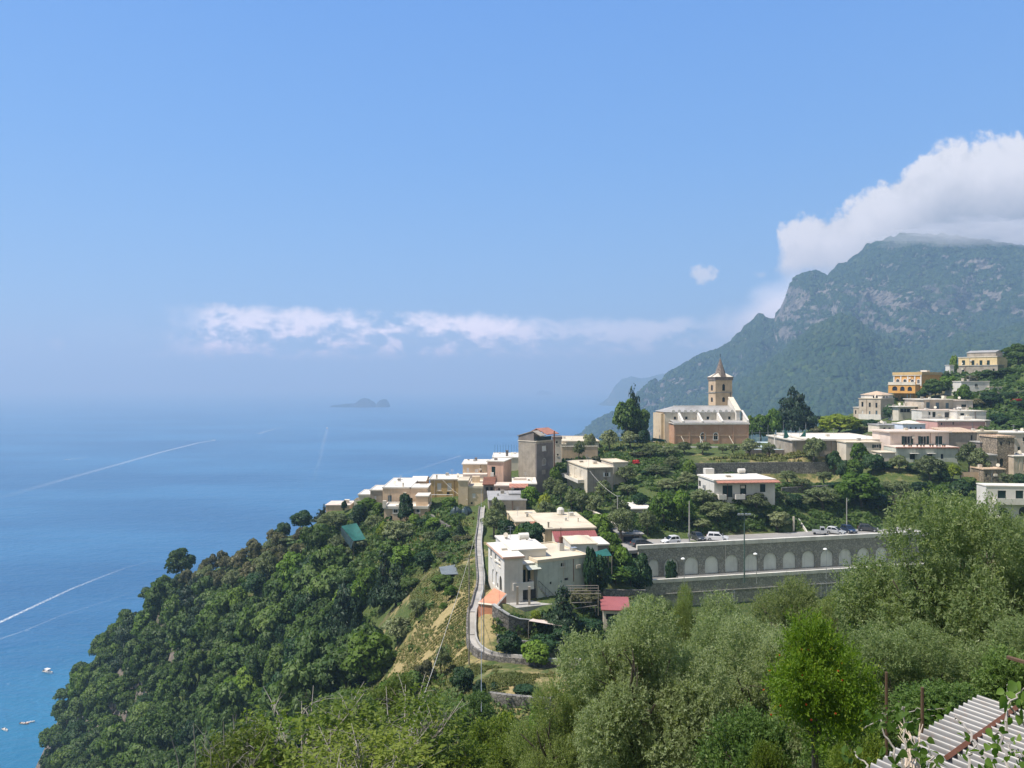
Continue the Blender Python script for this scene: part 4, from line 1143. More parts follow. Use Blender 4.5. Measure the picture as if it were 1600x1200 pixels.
b = Block(T, 1342, 1376, 623.5, 656, 262, -52, side=1397, corner='r', wall=BEIGE, rim=.1, roofm=ROOFC,
          ops=[('f', 1346, 628, 1349, 635.5, 'dark'), ('f', 1357.5, 629, 1360.5, 636, 'dark'), ('f', 1367.8, 629.5, 1371, 637, 'dark'),
               ('f', 1346.5, 641.5, 1348.5, 646, 'wshut'), ('f', 1357.7, 642.5, 1360, 649.5, 'bshut'), ('f', 1368, 641.5, 1371, 651, 'bshut')])
T.part('plinth', MB().box(-.1, b.w+.1, -.12, -.01, -7.2, -5.3, b.M), WHITE)
Block(T, 1333.5, 1341.8, 637, 655, 268.2, -52, dep=6, corner='r', wall=BEIGE, rim=.1, ops=[('f', 1336, 641, 1338, 647, 'dark')])
p_ = Block(T, 1345, 1378, 617, 624, 266, -52, dep=8, corner='r', wall=WHITE, roof='hip', rim=1.3, over=.3, th=.1, roofm=TILET, ground=False, sink=1,
           ops=[('f', 1363.7, 618.6, 1366.2, 622.4, 'dark'), ('f', 1368.5, 618.6, 1371.4, 622.4, 'dark'), ('r', 1380.2, 618.8, 1382.4, 623, 'dark'), ('r', 1385, 618.8, 1387, 623, 'dark')])
T = house('hotel', 'bright orange building with white pilasters, arched windows and arcaded balcony', 'building', 1415, 625, 285)
b = Block(T, 1396, 1440, 585.5, 626, 285, -57, side=1471, corner='r', wall=ORANGE, rim=.3, roofm=OCHRE, over=.25, th=.9, sink=6,
          ops=[('f', 1400.3, 592.3, 1405.2, 599.5, 'arch_trim'), ('f', 1411.5, 592.5, 1416.5, 599.7, 'arch_trim'), ('f', 1423.3, 593, 1428, 600, 'arch_trim'), ('f', 1433.3, 593, 1437, 599.5, 'arch_trim'),
               ('f', 1416.5, 616, 1418.6, 624, 'wshut'), ('f', 1421.5, 616, 1423.5, 624, 'wshut')])
for k in (.0, .26, .52, .78, 1.0):
    x = k*(b.w-.5); T.part('pilaster', MB().box(x, x+.5, -.12, -.005, -4.2, -.05, b.M), WHITE)
T.part('cornice', MB().box(-.2, b.w+.2, -.3, -.02, -.32, -.06, b.M), PALE)
g = Block(T, 1388, 1430, 601.5, 612.5, 284, -57, dep=3.3, corner='r', wall=ORANGE, rim=0, roofm=PALE, ground=False, sink=.5,
          ops=[('f', 1394, 603.5, 1402, 610.5, 'arch_dark'), ('f', 1406.5, 603.8, 1413.5, 610.8, 'arch_dark'), ('f', 1418, 604, 1425, 611, 'arch_dark')])
T.part('balustrade', MB().box(0, g.w, -.1, .1, .23, 1.1, g.M), PALE)
b.rbox('roof_box', 6, 8.5, 8, 10, .3, .9, WHITE)
T = house('hilltop_villa', 'cream villa with grey upper roof, highest house on the right hill', 'house', 1525, 590, 300)
b = Block(T, 1497.5, 1558, 557.5, 573, 300, -57, side=1574, corner='r', wall=YELLOW, rim=.2, roofm=PALE, ops=[('f', 1503, 563, 1508, 570.5, 'gdoor'), ('f', 1518, 563, 1522.6, 570.5, 'gdoor'), ('f', 1530.5, 563, 1535, 570.5, 'gdoor'), ('f', 1542, 563, 1546.6, 570.5, 'gdoor')], ground=False, sink=6)
Block(T, 1511, 1556, 550.5, 558, 303, -57, dep=5.5, corner='r', wall=GREYT, roof='gable', rim=.8, roofm=ROOFG, ground=False, sink=1)
Block(T, 1487, 1559, 571, 590, 297, -57, dep=5, corner='r', wall=GREYT, rim=.2, roofm=CONC, ops=[('f', 1503, 576, 1507, 583, 'dark'), ('f', 1521, 578, 1526, 585, 'blank'), ('f', 1551, 576, 1554, 581, 'dark')])
Block(T, 1484, 1490.5, 571, 586, 295, 0, dep=3, wall=WHITE, rim=.1)
T = house('white_house', 'white cube house with one dark window below the hilltop villa', 'house', 1525, 616, 264)
b = Block(T, 1502, 1546, 596.5, 617, 264, 0, dep=10, wall=WHITE, rim=.2, ops=[('f', 1523, 599.5, 1528, 604.5, 'win'), ('f', 1536, 610, 1539, 616, 'dark')]); chimney(T, b, 4, 6, .9, .3)
Block(T, 1546.3, 1566, 605.5, 617, 263, 0, dep=7, wall=WHITE, rim=.2, roofm=ROOFC)
T = house('pavilion', 'white pavilion with a dark glazed front and overhanging roof near the beige house', 'outbuilding', 1417, 655, 250)
b = Block(T, 1404, 1430, 636, 656, 250, 0, dep=7, wall=PALE, rim=0, over=.6, ops=[('f', 1406.5, 638, 1426.5, 644.5, 'win')]); chimney(T, b, 3.6, 3, .9, .3)
T = house('blue_house', 'small pale blue and white house with tiny arched openings in the right village', 'house', 1428, 672, 217)
b = Block(T, 1411, 1446, 663, 674, 217, 0, dep=6, wall=BLUEW, roof='vault', rim=.9, ops=[('f', 1416, 666.5, 1418.5, 670.5, 'arch_dark'), ('f', 1422, 667, 1424.5, 670.5, 'arch_dark'), ('f', 1430, 667, 1432.5, 670.5, 'arch_dark'), ('f', 1438, 667, 1440, 670.5, 'arch_dark')])
T = house('store', 'low grey roofed store between the bright green tree and the pale blue house', 'outbuilding', 1395, 672, 222)
Block(T, 1374, 1412, 665, 675, 222, 0, dep=7, wall=PALE, rim=.1, roofm=ROOFG, ops=[('f', 1380, 668, 1384, 673, 'dark'), ('f', 1388, 668, 1392, 673, 'dark')])
T = house('white_house', 'white two storey house with balcony at the right edge above the big olive tree', 'house', 1570, 806, 150)
b = Block(T, 1541, 1625, 760, 808, 150, -6, side=1526, wall=WHITE, rim=0, over=.1, th=.2, sink=5, roofm=ROOFW,
          ops=[('f', 1559, 766.5, 1572, 780, 'gdoor'), ('f', 1587, 766.5, 1599, 780, 'gdoor'), ('f', 1561, 793, 1575, 807, 'arch_dark'), ('f', 1592, 792, 1606, 807, 'arch_dark')])
balcony(T, b, 'f', 1552, 1612, 777.5, 786, 1.3)
# ------------------------------------------------------------------ the arcaded retaining wall and its two streets
AW_A = P(998, 850, 139.4); AW_B = P(1440, 830, 152.6)
AW_D = (Vector((AW_B.x, AW_B.y, 0))-Vector((AW_A.x, AW_A.y, 0))); AW_L = AW_D.length; AW_D.normalize()
AW_N = Vector((-AW_D.y, AW_D.x, 0))
Z_PARK, Z_STREET, Z_TOP = 149.75, 144.75, 150.75
def aw(u, v, z): q = Vector((AW_A.x, AW_A.y, 0))+AW_D*u+AW_N*v; return Vector((q.x, q.y, z))
def aw_u(px):
    t = (px-800)/1200; return (t*AW_A.y-AW_A.x)/(AW_D.x-t*AW_D.y)
M_AW = Matrix.Translation((AW_A.x, AW_A.y, 0)) @ Matrix(((AW_D.x, AW_N.x, 0), (AW_D.y, AW_N.y, 0), (0, 0, 1))).to_4x4()
ARCP = surf('pale_arch_plaster', (.72, .75, .67), var=.14, streak=.3)
CONL = surf('light_concrete', (.66, .64, .56), var=.2, streak=.4)
def arcade():
    T = Thing('retaining_wall', 'grey stone retaining wall with a row of blind arches below the car park', 'wall', aw(AW_L/2, 0, Z_STREET))
    hs = []
    for a, b in [(1014, 1030), (1037.7, 1060), (1070, 1092), (1101.3, 1123), (1133, 1154), (1163.8, 1184.3), (1193.3, 1214.3), (1223.3, 1244), (1253, 1273.5), (1282, 1302.3), (1310.8, 1331.3), (1339.6, 1359.5), (1368, 1387), (1395, 1413)]:
        u0, u1 = aw_u(a), aw_u(b)
        hs.append(((u0, u1, Z_STREET+.12, Z_STREET+3.35), True))
    mb = MB(); wallface(mb, aw(0, 0, 0), AW_D, AW_L, Z_STREET-.6, Z_TOP-.75, hs, .35)
    mb.quad(aw(0, .9, Z_STREET-.6), aw(0, 0, Z_STREET-.6), aw(0, 0, Z_TOP-.75), aw(0, .9, Z_TOP-.75))
    T.part('wall', mb, ARCW)
    for r, _ in hs:
        T.part('arch_panel', MB().prism(outline((r[0]-.05, r[1]+.05, r[2]-.05, r[3]+.05), True), .3, .36, 'y', M_AW), ARCP)
    T.part('parapet', MB().box(-.3, AW_L, -.14, .5, Z_TOP-.748, Z_TOP, M_AW), CONL)
    u = aw_u(1133); T.part('drainpipe', MB().bar(aw(u, -.06, Z_TOP-.8), aw(u, -.06, Z_STREET+2.2), .06, 5), PALE)
    lw = -4.2
    T2 = Thing('retaining_wall', 'lower stone retaining wall with concrete kerb under the arcaded wall', 'wall', aw(AW_L/2, lw, Z_STREET-6))
    T2.part('wall', MB().prism([(1.2, Z_STREET-8), (AW_L, Z_STREET-8), (AW_L, Z_STREET+.1), (-1.2, Z_STREET+.1)], lw-.02, lw+.5, 'y', M_AW), ARCW)
    T2.part('parapet', MB().box(-1.4, AW_L, lw-.16, lw+.3, Z_STREET+.102, Z_STREET+.72, M_AW), CONL)
    u0, u1 = aw_u(1316), aw_u(1340)
    T2.part('buttress', MB().box(u0, u1, lw-.5, lw-.021, Z_STREET-8, Z_STREET-.6, M_AW), CONC)
    u0, u1 = aw_u(1095), aw_u(1330)
    T2.part('ledge', MB().box(2.0, AW_L, lw-.3, lw-.021, Z_STREET-2.0, Z_STREET-1.8, M_AW), ARCW)
    # sheets for the street and the car park
    def sheet(name, label, v0, v1, z, m_, u0=-1.2, u1=AW_L, fade=0):
        mb = MB(); n = 12
        for k in range(n):
            a, b = u0+(u1-u0)*k/n, u0+(u1-u0)*(k+1)/n
            mb.quad(aw(a, v0, z), aw(b, v0, z), aw(b, v1, z), aw(a, v1, z))
        mb.quad(aw(u0, v1, z), aw(u1, v1, z), aw(u1, v1, z-.6), aw(u0, v1, z-.6)); mb.quad(aw(u1, v0, z-.6), aw(u0, v0, z-.6), aw(u0, v0, z), aw(u1, v0, z))
        tag(mb.build(name, m_), label, kind='structure')
    sheet('street', 'narrow grey street along the foot of the arches', lw+.5, 0, Z_STREET, surf('street_asphalt', (.17, .17, .165), var=.2, scale=.8))
    sheet('car_park', 'strip of pale asphalt with parked cars behind the parapet', .5, 9.5, Z_PARK, surf('parking_asphalt', (.30, .29, .27), var=.2, scale=.6), -5, AW_L+4)
    for k in range(15):
        u = AW_L*k/14
        for v, z in ((-6.5, Z_STREET-6.5), (lw+.3, Z_STREET-4.0), (-2, Z_STREET-1.9), (-.5, Z_STREET-1.7), (0.6, Z_STREET-1.2), (2.2, Z_PARK-.5), (5, Z_PARK-.35), (9, Z_PARK-.2), (12.5, Z_PARK+1.6)): 
            q = aw(u, v, z); cw(q.x, q.y, z)
    for u, v, z in ((-5, 3, Z_PARK-.4), (-5, 7, Z_PARK-.3), (-4, -3, Z_STREET-3)): q = aw(u, v, z); cw(q.x, q.y, z)
arcade()

def long_wall(name, label, cat, pts, h, th, m_, cap=None, capm=None, sink=2.0):
    """free standing or retaining wall through (px, py_top, Y) points"""
    Q = [P(*p) for p in pts]
    T = Thing(name, label, cat, Q[len(Q)//2]-Vector((0, 0, h)))
    mb = MB(); cb = MB()
    for a, b in zip(Q[:-1], Q[1:]):
        d = Vector((b.x-a.x, b.y-a.y, 0)).normalized(); n = Vector((-d.y, d.x, 0))*th
        lo_a, lo_b = a.z-h-sink, b.z-h-sink
        f = lambda p, z, o: (p.x+o.x, p.y+o.y, z)
        Z0 = Vector((0, 0, 0))
        mb.quad(f(a, lo_a, Z0), f(b, lo_b, Z0), f(b, b.z, Z0), f(a, a.z, Z0)); mb.quad(f(b, lo_b, n), f(a, lo_a, n), f(a, a.z, n), f(b, b.z, n))
        mb.quad(f(a, a.z, Z0), f(b, b.z, Z0), f(b, b.z, n), f(a, a.z, n)); mb.quad(f(a, lo_a, n), f(a, lo_a, Z0), f(a, a.z, Z0), f(a, a.z, n)); mb.quad(f(b, lo_b, Z0), f(b, lo_b, n), f(b, b.z, n), f(b, b.z, Z0))
        if cap:
            o0 = -n*.25; o1 = n*1.25
            cb.quad(f(a, a.z+.004, o0), f(b, b.z+.004, o0), f(b, b.z+cap, o0), f(a, a.z+cap, o0)); cb.quad(f(a, a.z+cap, o0), f(b, b.z+cap, o0), f(b, b.z+cap, o1), f(a, a.z+cap, o1)); cb.quad(f(b, b.z+.004, o1), f(a, a.z+.004, o1), f(a, a.z+cap, o1), f(b, b.z+cap, o1))
    T.part('wall', mb, m_)
    if cap: T.part('coping', cb, capm or CONC)
    for p, q in zip(pts[:-1], pts[1:]):
        for k in range(4):
            a = P(*p).lerp(P(*q), k/3); cw(a.x-.0, a.y-1.2, a.z-h-.1); cw(a.x, a.y+1.6, a.z-.15)
    return T
long_wall('terrace_wall', 'dark rubble stone terrace wall below the church lawn', 'wall', [(1082, 724, 200), (1150, 723, 201), (1225, 722, 202), (1316, 722, 203)], 5.2, .5, ROCKW)
long_wall('court_wall', 'dark low wall under the sports court', 'wall', [(1166, 703, 216), (1215, 703, 216), (1262, 703, 216)], 2.0, .4, GREYD)
long_wall('low_wall', 'low white wall in front of the church brick side', 'wall', [(1036, 697.5, 221), (1100, 697.5, 221), (1166, 697.5, 221)], .7, .25, WHITE, sink=.8)
long_wall('terrace_wall', 'thin stone terrace wall right of the bungalow', 'wall', [(1222, 762, 174), (1262, 760, 176), (1312, 757, 178)], 2.0, .4, ROCKW)
long_wall('terrace_wall', 'lower thin stone terrace wall right of the bungalow', 'wall', [(1228, 776, 168), (1262, 774, 170), (1305, 772, 172)], 1.8, .4, ROCKW)
long_wall('slope_wall', 'long dark wall with pale coping slanting down right of the arcaded house', 'wall', [(918, 796, 170), (940, 806, 162), (958, 818, 154), (985, 830, 149)], 1.4, .4, ROCKW, .14, PALE)
long_wall('garden_wall', 'stone garden wall stepping down from the pergola terrace to the dark nets', 'wall', [(672, 803, 176), (685, 812, 170), (702, 822, 164)], 1.6, .4, STONE)
long_wall('patio_wall', 'curved rubble stone wall around the patio below the big white house', 'wall', [(769, 945, 104.5), (779, 952, 103.5), (795, 962, 103), (812, 968, 103.5), (832, 970, 105)], 3.2, .4, STONE, .12, CONC)
long_wall('plot_wall', 'dark stone wall below the small vegetable plot', 'wall', [(776, 992, 101), (800, 1000, 100), (840, 1004, 100), (880, 1002, 102)], 2.0, .4, ROCKW)
long_wall('orchard_wall', 'dark stone wall behind the red roofed shed', 'wall', [(940, 921, 122), (975, 922, 124), (1010, 922, 126)], 2.2, .4, ROCKW)
long_wall('lawn_wall', 'rough earth and stone bank under the grassy plot', 'wall', [(762, 1082, 84), (790, 1086, 82.5), (830, 1090, 82), (862, 1092, 82)], 1.8, .5, ROCKW)
long_wall('field_wall', 'dark field wall on the right hill under the white cube house', 'wall', [(1560, 612, 258), (1585, 612, 258), (1606, 611, 259)], 1.6, .5, ROCKW)
long_wall('field_wall', 'lower dark field wall on the right hill', 'wall', [(1530, 655, 236), (1560, 657, 234), (1600, 657, 233)], 1.8, .5, ROCKW)
# ------------------------------------------------------------------ control heights of the slope
for a in [(0, 2, 178.2), (-4, 2, 178.0), (5, 3, 178), (0, -8, 179), (-30, -8, 178), (30, -8, 180), (0, 8, 174.5), (-6, 10, 173), (8, 10, 174.2), (14, 16, 172), (-14, 20, 166), (0, 22, 165.5), (12, 26, 165), (24, 26, 168), (-20, 45, 150), (0, 45, 154.5), (20, 45, 156), (38, 42, 160), (-60, 20, 160), (-60, 60, 128), (-50, 90, 114), (-90, 100, 92),
          (-20, 62, 146), (0, 68, 146.5), (24, 70, 148), (50, 70, 153), (80, 60, 165), (100, 30, 176), (150, 60, 190), (-120, 40, 140), (-150, 100, 80), (-160, -10, 160), (150, -10, 190),
          (-80, 120, 86), (-118, 160, 54), (-150, 205, 24), (-178, 250, 0), (-200, 300, -14), (-218, 335, -14), (-172, 296, 6),
          (-240, 330, -12), (-260, 280, -15), (-300, 200, -15), (-230, 180, -5), (-260, 100, 10), (-330, 60, 20), (-330, 300, -20), (-236, 372, -10), (-190, 420, -14), (-120, 400, -6), (-70, 380, 20), (-30, 350, 62), (-60, 440, 2), (-20, 480, 0), (-120, 480, -15), (60, 480, 30), (60, 560, -10), (160, 480, 70), (260, 460, 110), (330, 420, 150), (330, 620, 20), (160, 620, 0), (-60, 620, -15), (-330, 620, -15),
          (250, 150, 172), (250, 230, 196), (330, 250, 225), (330, 120, 205), (330, -10, 215), (270, 310, 206), (330, 340, 215)]: cw(*a)
# headland crest and the wooded face below it (ground, a tree below what is seen)
def cpl(pts, n, off=None):
    """control heights along a line on the slope"""
    for (a, b) in zip(pts[:-1], pts[1:]):
        A, B = P(*a), P(*b)
        for k in range(n):
            q = A.lerp(B, k/n)
            cw(*q)
            if off: cw(q.x+off[0], q.y+off[1], max(q.z+off[2], -8))
cpl([(560, 800, 204), (540, 806, 206), (500, 815, 210), (450, 840, 224), (380, 872, 240), (270, 914, 260), (190, 984, 280), (120, 1066, 306), (94, 1134, 330), (86, 1190, 350)], 3, (30, 36, -46))
cpl([(590, 830, 186), (500, 860, 194), (420, 890, 208), (330, 960, 222), (240, 1010, 244), (170, 1080, 266), (110, 1150, 296)], 2)
cpl([(600, 880, 168), (540, 910, 174), (460, 955, 184), (380, 1010, 196), (300, 1070, 206), (220, 1130, 228), (150, 1190, 256)], 2)
cpl([(620, 930, 152), (560, 980, 152), (480, 1040, 160), (400, 1110, 168), (320, 1180, 178), (250, 1260, 190)], 2)
cpl([(600, 1040, 126), (540, 1090, 128), (460, 1150, 136), (380, 1230, 140)], 2)
cp(82, 1206, 354)
# dry grass spur, path and gardens
for a in [(690, 830, 168), (650, 850, 164), (700, 880, 140), (660, 910, 135), (640, 960, 128), (700, 950, 116), (650, 1010, 116), (720, 990, 106), (690, 1040, 104), (640, 1070, 106), (740, 1050, 95), (800, 1045, 92), (840, 1060, 88), (700, 1090, 88), (760, 1085, 84), (620, 1120, 88),
          (757, 790, 178), (752, 810, 166), (747, 840, 150), (745, 870, 138), (750, 900, 127), (752, 925, 116), (740, 960, 110), (734, 990, 104), (740, 1010, 100), (770, 1025, 97), (820, 1036, 95), (862, 1044, 93),
          (800, 962, 111), (822, 964, 111), (838, 960, 112.5), (800, 958, 115), (825, 958, 116), (850, 948, 113), (880, 938, 117), (905, 930, 121), (810, 972, 106), (850, 964, 107), (930, 880, 134), (905, 885, 134), (860, 900, 130), (790, 985, 101), (830, 995, 100), (880, 990, 104), (930, 985, 112), (900, 955, 115), (960, 965, 118), (1000, 985, 122), (940, 930, 124), (900, 1040, 92), (950, 1020, 104),
          (1040, 945, 137), (1120, 950, 138), (1220, 950, 140), (1330, 940, 144), (1130, 980, 128), (1300, 990, 120),
          (960, 880, 136), (985, 905, 136), (940, 870, 140),
          (1000, 852, 148), (1040, 848, 150), (1120, 843, 154), (1220, 838, 158), (1330, 833, 163), (1400, 832, 166), (980, 848, 150), (950, 842, 152),
          (1060, 800, 160), (1120, 800, 158), (1200, 800, 160), (1290, 795, 168), (1380, 790, 174), (1450, 780, 176), (1500, 772, 176),
          (980, 800, 164), (1000, 770, 176), (1040, 760, 180), (960, 760, 184), (1060, 735, 192), (990, 735, 200), (940, 730, 205),
          (1100, 757, 186), (1200, 757, 188), (1310, 757, 190), (1100, 720, 207), (1200, 722, 206), (1310, 722, 206), (1060, 700, 222), (1200, 702, 226), (1250, 700, 222), (1020, 705, 222), (960, 700, 225),
          (1340, 740, 194), (1400, 745, 186), (1460, 750, 184), (1520, 760, 176), (1280, 690, 250), (1190, 692, 262), (1100, 690, 262), (1000, 695, 250),
          (1320, 662, 256), (1370, 665, 240), (1300, 680, 246), (1420, 640, 262), (1470, 610, 280), (1540, 625, 254), (1580, 640, 244), (1580, 600, 270), (1560, 585, 292), (1600, 560, 292), (1590, 690, 214), (1550, 660, 236), (1585, 670, 226), (1600, 770, 158), (1520, 830, 150), (1560, 690, 214),
          (1450, 900, 120), (1560, 900, 110), (1420, 600, 300), (1500, 575, 320), (1590, 545, 320), (1360, 640, 285)]: cp(*a)

_c = np.array(CP, float)
# thin out near duplicates so that the surface stays calm
keep = []
for i in range(len(_c)):
    if all((abs(_c[i, 0]-_c[j, 0])+abs(_c[i, 1]-_c[j, 1])) > 1.2 for j in keep): keep.append(i)
_c = _c[keep]
def _phi(a, b, cc): return np.sqrt((a[:, None, 0]-b[None, :, 0])**2+(a[:, None, 1]-b[None, :, 1])**2+cc*cc)
_K = -_phi(_c, _c, 1.5)
_n = len(_c)
_A = np.zeros((_n+3, _n+3)); _A[:_n, :_n] = _K+np.eye(_n)*.6
_A[:_n, _n] = 1; _A[:_n, _n+1:] = _c[:, :2]; _A[_n:, :_n] = _A[:_n, _n:].T
_w = np.linalg.solve(_A, np.concatenate([_c[:, 2], [0, 0, 0]]))
GX0, GX1, GY0, GY1, GS = -335., 335., -12., 620., 1.6
gx = np.arange(GX0, GX1, GS); gy = np.arange(GY0, GY1, GS)
GXX, GYY = np.meshgrid(gx, gy)
pts = np.stack([GXX.ravel(), GYY.ravel()], -1)
gz = np.empty(len(pts))
for i in range(0, len(pts), 20000):
    q = pts[i:i+20000]
    gz[i:i+20000] = -_phi(q, _c, 1.5) @ _w[:_n]+_w[_n]+q @ _w[_n+1:]
GZ = gz.reshape(GXX.shape)
GZ = np.maximum(GZ, -25)
GZ = GZ+fbm(GXX/7, GYY/7, 3, 5)*.35
# bare rock near the waterline
GZ = GZ+np.where((GXX < -120) & (GZ < 45), fbm(GXX/9, GYY/9, 4, 8)*3.0, 0)
def ground(x, y):
    fx = min(max((x-GX0)/GS, 0), len(gx)-1.001); fy = min(max((y-GY0)/GS, 0), len(gy)-1.001)
    i, j = int(fx), int(fy); u, v = fx-i, fy-j
    return (GZ[j, i]*(1-u)+GZ[j, i+1]*u)*(1-v)+(GZ[j+1, i]*(1-u)+GZ[j+1, i+1]*u)*v
def hit(px, py, y0=3., y1=600.):
    """where the line of sight through (px, py) first meets the slope"""
    tx, tz = (px-800)/1200, (py-600)/1200
    y = y0
    while y < y1:
        st = max(.4, y*.006)
        if H-tz*y <= ground(tx*y, y): return Vector((tx*y, y, ground(tx*y, y)))
        y += st
    return None

def ground_mat():
    m_, t = mat('hillside_ground')
    ge = t.n('ShaderNodeNewGeometry'); pos = ge.outputs['Position']; nz = t.xyz(ge.outputs['True Normal'])[2]
    n1 = t.noise(pos, .06, 5.0, .6); n2 = t.noise(pos, .35, 5.0, .65); n3 = t.noise(pos, 2.2, 4.0, .7)
    at = t.n('ShaderNodeAttribute', attribute_name='tint').outputs['Fac']
    green = t.mixc(t.step(n3, .35, .7), (.045, .075, .02), (.10, .12, .042))
    dry = t.mixc(t.step(n3, .35, .7), (.33, .26, .13), (.22, .19, .085))
    c_ = t.mixc(t.step(t.add(t.mul(t.sub(n2, .5), 1.1), at), .35, .62), green, dry)
    c_ = t.mixc(t.mul(t.step(n1, .58, .68), .6), c_, (.16, .115, .07))
    rk = t.mixc(t.step(t.noise(pos, .8, 5.0, .7), .4, .65), (.20, .17, .14), (.10, .09, .08))
    c_ = t.mixc(t.step(t.add(nz, t.mul(t.sub(n2, .5), .3)), .50, .38), c_, rk)
    b = t.n('ShaderNodeBsdfPrincipled', {'Base Color': c_, 'Roughness': 1.0, 'Specular IOR Level': .1})
    bp = t.n('ShaderNodeBump', {'Strength': .7, 'Distance': .35, 'Height': t.add(n2, t.mul(n3, .35))}); t.put(b.inputs['Normal'], bp.outputs[0])
    finish(t, b); return m_
def make_ground():
    idx = np.arange(GXX.size).reshape(GXX.shape)
    faces = np.stack([idx[:-1, :-1], idx[:-1, 1:], idx[1:, 1:], idx[1:, :-1]], -1).reshape(-1, 4)
    # where the grass is scorched: the open spur, the plot by the path, terraces
    dry = np.full(GXX.shape, .12)
    for px, py, Y, r, s_ in [(690, 960, 115, 16, .75), (640, 1050, 108, 12, .7), (700, 1040, 104, 12, .7), (790, 1055, 92, 12, .4), (830, 1065, 88, 12, .5), (700, 880, 140, 16, .5), (780, 1095, 80, 9, .6), (1240, 720, 206, 26, .5), (1100, 722, 206, 16, .4), (985, 722, 204, 14, .6), (640, 930, 140, 14, .5), (520, 880, 190, 12, .6), (880, 985, 105, 10, .45), (1380, 745, 190, 16, .4), (80, 1190, 345, 22, .8), (60, 1240, 335, 30, .8)]:
        p = P(px, py, Y); dry = np.maximum(dry, s_*np.exp(-(((GXX-p.x)**2+(GYY-p.y)**2)/r**2)))
    for px, py, Y, r in [(300, 960, 228, 40), (400, 980, 200, 40), (500, 960, 180, 26), (200, 1080, 262, 40), (380, 1090, 180, 34), (120, 1140, 300, 30)]:
        p = P(px, py, Y); dry = dry-.5*np.exp(-(((GXX-p.x)**2+(GYY-p.y)**2)/r**2))
    me = np_mesh('hillside', np.stack([GXX, GYY, GZ], -1).reshape(-1, 3), faces, dry.ravel(), smooth=True)
    tag(link('hillside', me, None, ground_mat()), 'steep terraced hillside of grass, earth and rock', kind='structure')
make_ground()
# ------------------------------------------------------------------ path and garden things
PATHM = surf('path_concrete', (.40, .38, .34), var=.3, scale=1.2, streak=0)
def make_path():
    pts = [(753, 800, 172), (750, 822, 158), (747, 850, 145), (749, 880, 133), (752, 905, 124), (748, 930, 116), (741, 955, 110), (735, 985, 104), (736, 1008, 100), (748, 1021, 98), (778, 1030, 96.4), (820, 1037, 95), (866, 1044, 93.4), (905, 1048, 92)]
    C_ = [P(*p) for p in pts]
    S = []
    for a, b in zip(C_[:-1], C_[1:]):
        n = max(2, int((b-a).length/1.2))
        S += [a.lerp(b, k/n) for k in range(n)]
    S.append(C_[-1])
    for _ in range(6): S = [S[0]]+[(S[i-1]+S[i]*2+S[i+1])/4 for i in range(1, len(S)-1)]+[S[-1]]
    mb = MB(); wl = MB(); wr = MB(); st = MB(); w = .46
    L, Rr = [], []
    for i, p in enumerate(S):
        d = (S[min(i+1, len(S)-1)]-S[max(i-1, 0)]); d.z = 0; d.normalize(); n = Vector((-d.y, d.x, 0))
        z = max(p.z, max(ground(p.x+n.x*k, p.y+n.y*k) for k in (-.9, -.4, 0, .4, .9))+.28)
        L.append(Vector((p.x+n.x*w, p.y+n.y*w, z))); Rr.append(Vector((p.x-n.x*w, p.y-n.y*w, z)))
    for i in range(len(S)-1):
        mb.quad(L[i], Rr[i], Rr[i+1], L[i+1])
        for q, b_, sg in ((Rr, wl, 1), (L, wr, -1)):
            a, b = q[i], q[i+1]; d = (b-a); d.z = 0; d.normalize(); n = Vector((d.y, -d.x, 0))*(-.22*sg if False else .22*sg)
            hgt = .35
            o = n*-1 if sg > 0 else n*-1
            o = (Vector((-d.y, d.x, 0)) * (-.22 if q is Rr else .22))
            up = Vector((0, 0, hgt)); dn = Vector((0, 0, -2.2))
            b_.quad(a+dn, b+dn, b+up, a+up); b_.quad(a+up, b+up, b+up+o, a+up+o); b_.quad(b+dn+o, a+dn+o, a+up+o, b+up+o)
        if i % 3 == 1:
            d = (S[i+1]-S[i]); d.z = 0; d.normalize()
            up = Vector((0, 0, .012))
            st.quad(L[i]*.93+Rr[i]*.07+up, Rr[i]*.93+L[i]*.07+up, Rr[i]*.93+L[i]*.07+d*.2+up*2, L[i]*.93+Rr[i]*.07+d*.2+up*2)
    tag(mb.build('path', PATHM), 'narrow pale concrete path curving down the ridge', kind='structure')
    tag(st.build('path_steps', CONC), 'darker step edges across the pale path', kind='structure')
    tag(wl.build('path_wall', STONE), 'low stone wall along one side of the curving path', 'wall')
    tag(wr.build('path_wall', CONC), 'low concrete wall along the other side of the curving path', 'wall')

make_path()

def post_thing(name, label, cat, px, top, bot, Y, r, m_, r2=None, group=None, z=None):
    b = P(px, bot, Y); t = P(px, top, Y)
    if z is not None: b.z = z
    T = Thing(name, label, cat, b, group)
    T.part('pole', MB().bar(b-Vector((0, 0, .6)), t, r, 7, r2 or r*.7), m_)
    return T, t, b
T, t, b = post_thing('utility_pole', 'weathered pole on the outer side of the path bend', 'pole', 733, 868, 1046, 97, .10, TIMBER)
T.part('crossbar', MB().bar(t+Vector((-.5, 0, -.4)), t+Vector((.5, 0, -.4)), .05, 5), TIMBER)
T, t, b = post_thing('utility_pole', 'slim grey pole on the inner side of the path bend', 'pole', 756, 882, 1034, 97.5, .07, METAL)
T, t, b = post_thing('utility_pole', 'grey pole with a lamp beside the carport', 'pole', 965, 775, 826, 150, .11, CONC)
T.part('lamp_head', MB().box(t.x-.1, t.x+.5, t.y-.1, t.y+.1, t.z-.1, t.z+.05), METAL)
T, t, b = post_thing('utility_pole', 'tall pale concrete pole behind the left white car', 'pole', 1077, 783, 847, 146, .16, CONC, .1, z=Z_PARK)
T.part('junction_box', MB().box(b.x-.3, b.x-.17, b.y-.3, b.y, b.z+1.2, b.z+1.9), METAL)
